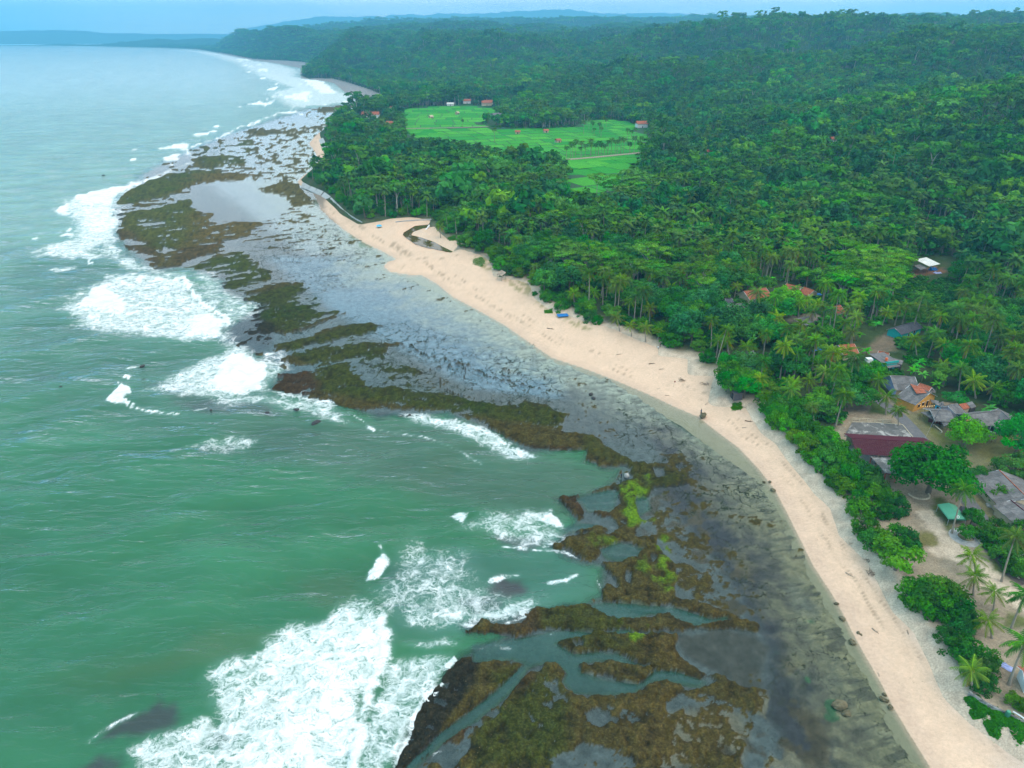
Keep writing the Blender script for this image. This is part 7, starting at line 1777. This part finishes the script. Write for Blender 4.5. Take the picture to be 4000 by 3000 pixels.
G_F = "palms in a row between the rice fields"
for k in range(24):
    t = k / 23; u, v = 1100 + .678 * (1640 + 430 * t + random.uniform(-8, 8)), 300 + .678 * (468 - 34 * t + random.uniform(-5, 2))
    x_, y_ = at(u, v, 3.4); plant("coconut_palm", random.choice(PALMS[:4]), "coconut palm in the row between the long and the small rice field", "palm tree", (x_, y_), 3.3, random.uniform(.85, 1.1), None, (0, 0), G_F)
G_FC = "palms in the cluster on the long rice terraces"
for u, v in ((1770,300), (1790,320), (1830,325), (1850,300), (1800,340), (1840,345), (1870,290), (1760,280), (1990,362), (2015,358), (2035,360), (1740,330)):
    x_, y_ = at(1100 + u * .678, 300 + v * .678, 3.4); plant("coconut_palm", random.choice(PALMS[:4]), "coconut palm in the loose cluster on the long rice terraces", "palm tree", (x_, y_), 3.3, random.uniform(.8, 1.1), None, (0, 0), G_FC)
x_, y_ = at(1100 + 1228 * .678, 300 + 372 * .678, 3.4); plant("coconut_palm", PALMS[1], "lone coconut palm at the near edge of the long rice terraces", "palm tree", (x_, y_), 3.3, 1.0)
# ------------------------------------------------------------------ the forest: nearest trees one by one, the rest as stuff
def inside(poly, X, Y):
    return sdf(poly, X, Y, 1.0) > 0
P_VILLAGE = tr(VS, [(3380,1400),(3540,1400),(3600,1450),(3680,1540),(3850,1570),(4000,1620),(4300,1700),(4400,2900),(4000,2900),(3770,2700),(3500,2270),(3340,2070),(3250,1900),(3270,1700),(3300,1560),(3390,1480)], 3.3)
def clear(u, v, hw, front, back=4):
    x, y, z = zground(u, v); CLEAR.append((x, y, hw, front, back))
for a in ((3635,1070,12,75,34), (2945,1160,8,34), (3105,1135,8,26), (3160,1140,6,28), (2862,1200,6,28), (3140,1265,9,28), (3285,1215,5,22), (3530,1310,9,30), (3310,1385,7,26), (3450,1395,5,20), (3430,1330,9,8), (3440,1360,9,8), (2320,1035,4,9), (1955,1078,3,6), (1680,890,6,6), (3135,930,16,10), (2575,1360,4,4)):
    clear(*a)
PA = []
for r0, r1, sp, sc in ((100, 700, 5.7, 1.0), (700, 1500, 7.0, 1.0), (1500, 3000, 9.8, 1.12), (3000, 5200, 15.5, 1.5), (5200, 9200, 28, 2.4)):
    amin, amax = math.radians(-36 if r0 > 2000 else -22), math.radians(47 if r0 < 300 else 40)
    xs = np.arange(-r1, r1, sp); ys = np.arange(0, r1, sp)
    gx, gy = np.meshgrid(xs, ys); gx = gx.ravel(); gy = gy.ravel()
    rr = np.hypot(gx, gy); aa = np.arctan2(gx, gy)
    k = (rr > r0) & (rr < r1) & (aa > amin) & (aa < amax)
    gx = gx[k] + RNG.uniform(-.48, .48, k.sum()) * sp; gy = gy[k] + RNG.uniform(-.48, .48, k.sum()) * sp
    PA.append(np.stack([gx, gy, np.full(len(gx), sc)], 1))
PA = np.vstack(PA)
sv = sdf(P_VEG, PA[:, 0], PA[:, 1], 900.0)
ok = sv > 2.5
PA = PA[ok]; sv = sv[ok]
x, y = PA[:, 0], PA[:, 1]
ok = ~inside(P_VILLAGE, x, y)
for pf in P_FIELDS:
    ok &= sdf(pf, x, y, 10.0) < -2.5
for cx, cy, hw, fr_, bk in CLEAR:
    r = math.hypot(cx, cy); ux, uy = cx / r, cy / r
    al = (x - cx) * ux + (y - cy) * uy; la = (x - cx) * uy - (y - cy) * ux
    ok &= ~((np.abs(la) < hw) & (al < bk) & (al > -fr_))
zz = land_z(x, y, sv)
dz = zz - H; dpt = y * CT - dz * ST; uu = 2000 + FPX * x / dpt; vv = 1500 - FPX * (y * ST + dz * CT) / dpt
ok &= (uu > -150) & (uu < 4150) & (vv < 3200)
pl = np.array(PLANTED)
nearp = np.hypot(x, y) < 900
idx = np.nonzero(nearp & ok)[0]
for px_, py_, ps_ in pl:
    d = np.hypot(x[idx] - px_, y[idx] - py_)
    ok[idx[d < 3.4]] = False
PA = PA[ok]; zz = zz[ok]; sv = sv[ok]; x, y = PA[:, 0], PA[:, 1]; R_ = np.hypot(x, y)
mixn = fbm(x / 55, y / 55, 3, 81) + RNG.normal(0, 0.28, len(x)); um = fbm(x / 90, y / 90, 3, 87) + RNG.normal(0, 0.15, len(x))
shore = sstep(26, 6, sv)
kind = np.where(mixn < 0.07, 0, 1)
kind = np.where((um > 0.42) & (R_ > 300), 2, kind)
kind = np.where((RNG.uniform(size=len(x)) < 0.75 * shore) & (R_ < 1200), 3, kind)
kind = np.where((R_ > 3000) & (kind == 0) & (RNG.uniform(size=len(x)) < 0.55), 1, kind)
order = np.argsort(R_)
cnt = [0, 0, 0, 0]; LIM = [235, 270, 110, 160]
far = [[], [], [], []]
LAB = {0: ("coconut_palm", "palm tree", "coconut palm in the dense grove behind the village and beach", "coconut palms of the dense grove"),
       1: ("broadleaf_tree", "tree", "leafy green tree growing among the palms of the coastal wood", "leafy trees among the palms"),
       2: ("umbrella_tree", "tree", "flat-crowned umbrella tree rising among the palms of the wood", "umbrella trees in the wood"),
       3: ("shrub", "shrub", "leafy shrub along the outer edge of the coastal wood", "shrubs along the edge of the wood")}
for i in order:
    k = int(kind[i])
    if cnt[k] < LIM[k]:
        cnt[k] += 1
        nm, ct, lb, gr = LAB[k]
        q = random.randrange(len((PALMS, BROADS, UMBRELLAS, BUSHES)[k]))
        sc = random.uniform(0.85, 1.12) * (1.0 if k != 3 else random.uniform(0.8, 1.25))
        lb, gr = wood_label(k, q, x[i], y[i])
        plant(nm, (PALMS, BROADS, UMBRELLAS, BUSHES)[k][q], lb, ct, (x[i], y[i]), float(zz[i]), sc, None, (random.gauss(0, .05), random.gauss(0, .05)), gr, sc * random.uniform(.85, 1.2))
    else:
        far[k].append(i)
SCAT = None
def scatter(name, pts, scl, models, mats, rng):
    """one mass of trees: copies of the far models on surveyed points"""
    col = bpy.data.collections.new(name + "_models")
    for j, (t, c) in enumerate(models):
        a = MB(); 
        vt = [v.co[:] for v in t.vertices]; vc = [v.co[:] for v in c.vertices]
        me = bpy.data.meshes.new(name + "_model_%d" % j)
        me.from_pydata(vt + vc, [], [p.vertices[:] for p in t.polygons] + [tuple(v + len(vt) for v in p.vertices) for p in c.polygons]); me.update()
        at_ = me.attributes.new("Col", "FLOAT_COLOR", "POINT")
        cc = np.ones((len(vt) + len(vc), 4), np.float32); cc[:len(vt), :3] = 0.2
        b = np.zeros(len(vc) * 4, np.float32); c.attributes["Col"].data.foreach_get("color", b); cc[len(vt):] = b.reshape(-1, 4)
        at_.data.foreach_set("color", cc.ravel())
        me.materials.append(t.materials[0]); me.materials.append(c.materials[0])
        mi = np.zeros(len(me.polygons), np.int32); mi[len(t.polygons):] = 1
        me.polygons.foreach_set("material_index", mi)
        col.objects.link(bpy.data.objects.new(name + "_model_%d" % j, me))
    n = len(pts)
    me = bpy.data.meshes.new(name); me.vertices.add(n); me.vertices.foreach_set("co", np.ascontiguousarray(pts, np.float32).ravel())
    rot = np.stack([rng.normal(0, .05, n), rng.normal(0, .05, n), rng.uniform(0, 6.28, n)], 1).astype(np.float32)
    me.attributes.new("rot", "FLOAT_VECTOR", "POINT").data.foreach_set("vector", rot.ravel())
    me.attributes.new("scl", "FLOAT_VECTOR", "POINT").data.foreach_set("vector", np.ascontiguousarray(scl, np.float32).ravel())
    me.attributes.new("idx", "INT", "POINT").data.foreach_set("value", rng.integers(0, len(models), n).astype(np.int32))
    o = link(name, me, None, kind="stuff")
    ng = bpy.data.node_groups.new(name, "GeometryNodeTree")
    ng.interface.new_socket("Geometry", in_out="INPUT", socket_type="NodeSocketGeometry"); ng.interface.new_socket("Geometry", in_out="OUTPUT", socket_type="NodeSocketGeometry")
    gi = ng.nodes.new("NodeGroupInput"); go = ng.nodes.new("NodeGroupOutput")
    ip = ng.nodes.new("GeometryNodeInstanceOnPoints"); ci = ng.nodes.new("GeometryNodeCollectionInfo")
    ci.inputs["Collection"].default_value = col; ci.inputs["Separate Children"].default_value = True; ci.inputs["Reset Children"].default_value = True
    ip.inputs["Pick Instance"].default_value = True
    def na(nm, dt):
        q = ng.nodes.new("GeometryNodeInputNamedAttribute"); q.data_type = dt; q.inputs[0].default_value = nm
        return q.outputs[0]
    lk = ng.links.new
    lk(gi.outputs[0], ip.inputs["Points"]); lk(ci.outputs[0], ip.inputs["Instance"]); lk(na("idx", "INT"), ip.inputs["Instance Index"])
    lk(na("rot", "FLOAT_VECTOR"), ip.inputs["Rotation"]); lk(na("scl", "FLOAT_VECTOR"), ip.inputs["Scale"]); lk(ip.outputs[0], go.inputs[0])
    md = o.modifiers.new("trees", "NODES"); md.node_group = ng
    return o
for k, nm, mods, lab in ((0, "palm_forest", PALMS_FAR, "mass of coconut palms covering the land behind the near grove"), (1, "broadleaf_forest", BROADS_FAR, "mass of leafy trees covering the hills"), (2, "umbrella_forest", UMBR_FAR, "mass of flat-crowned trees on the slopes"), (3, "shore_scrub", BUSH_FAR, "mass of scrub along the far shore")):
    i = np.array(far[k], int)
    s = PA[i, 2] * RNG.uniform(0.70, 1.45 if k else 1.22, len(i)) * np.where(RNG.uniform(size=len(i)) < (0.08 if k else 0.0), 1.6, 1.0)
    o = scatter(nm, np.stack([x[i], y[i], zz[i] - 0.4], 1), np.stack([s, s, s * RNG.uniform(.85, 1.15, len(i)) * np.where(R_[i] > 3000, 0.5, 1.0)], 1), mods, None, RNG)
    o["label"] = lab
# undergrowth between the trunks
ug = PA[(R_ < 1300)]; ur = R_[(R_ < 1300)]; usv = sv[R_ < 1300]
ux = ug[:, 0] + RNG.uniform(-3.2, 3.2, len(ug)); uy = ug[:, 1] + RNG.uniform(-3.2, 3.2, len(ug)); uz = land_z(ux, uy)
us = RNG.uniform(0.45, 1.0, len(ug)); kk = usv > 8
for cx, cy, hw, fr_, bk in CLEAR:
    kk &= np.hypot(ux - cx, uy - cy) > hw + 1.5
ux, uy, uz, us = ux[kk], uy[kk], uz[kk], us[kk]
for cx, cy, hw, fr_, bk in CLEAR[:]:      # low growth in the gaps kept open in front of the houses
    if math.hypot(cx, cy) > 700 or fr_ < 18: continue
    n_ = int(fr_ * hw * 2 / 7); r = math.hypot(cx, cy); al = -RNG.uniform(7, fr_ + 2, n_); la = RNG.uniform(-hw - 1, hw + 1, n_)
    qx, qy = cx + al * cx / r + la * cy / r, cy + al * cy / r - la * cx / r
    o_ = sdf(P_VEG, qx, qy, 50.0) > 5
    for c2 in CLEAR:
        o_ &= np.hypot(qx - c2[0], qy - c2[1]) > 7
    qx, qy = qx[o_], qy[o_]
    ux = np.concatenate([ux, qx]); uy = np.concatenate([uy, qy]); uz = np.concatenate([uz, land_z(qx, qy)]); us = np.concatenate([us, RNG.uniform(.5, .85, len(qx))])
o = scatter("undergrowth", np.stack([ux, uy, uz - 0.2], 1), np.stack([us, us, us * .75], 1), BUSH_FAR, None, RNG)
o["label"] = "low undergrowth between the tree trunks"
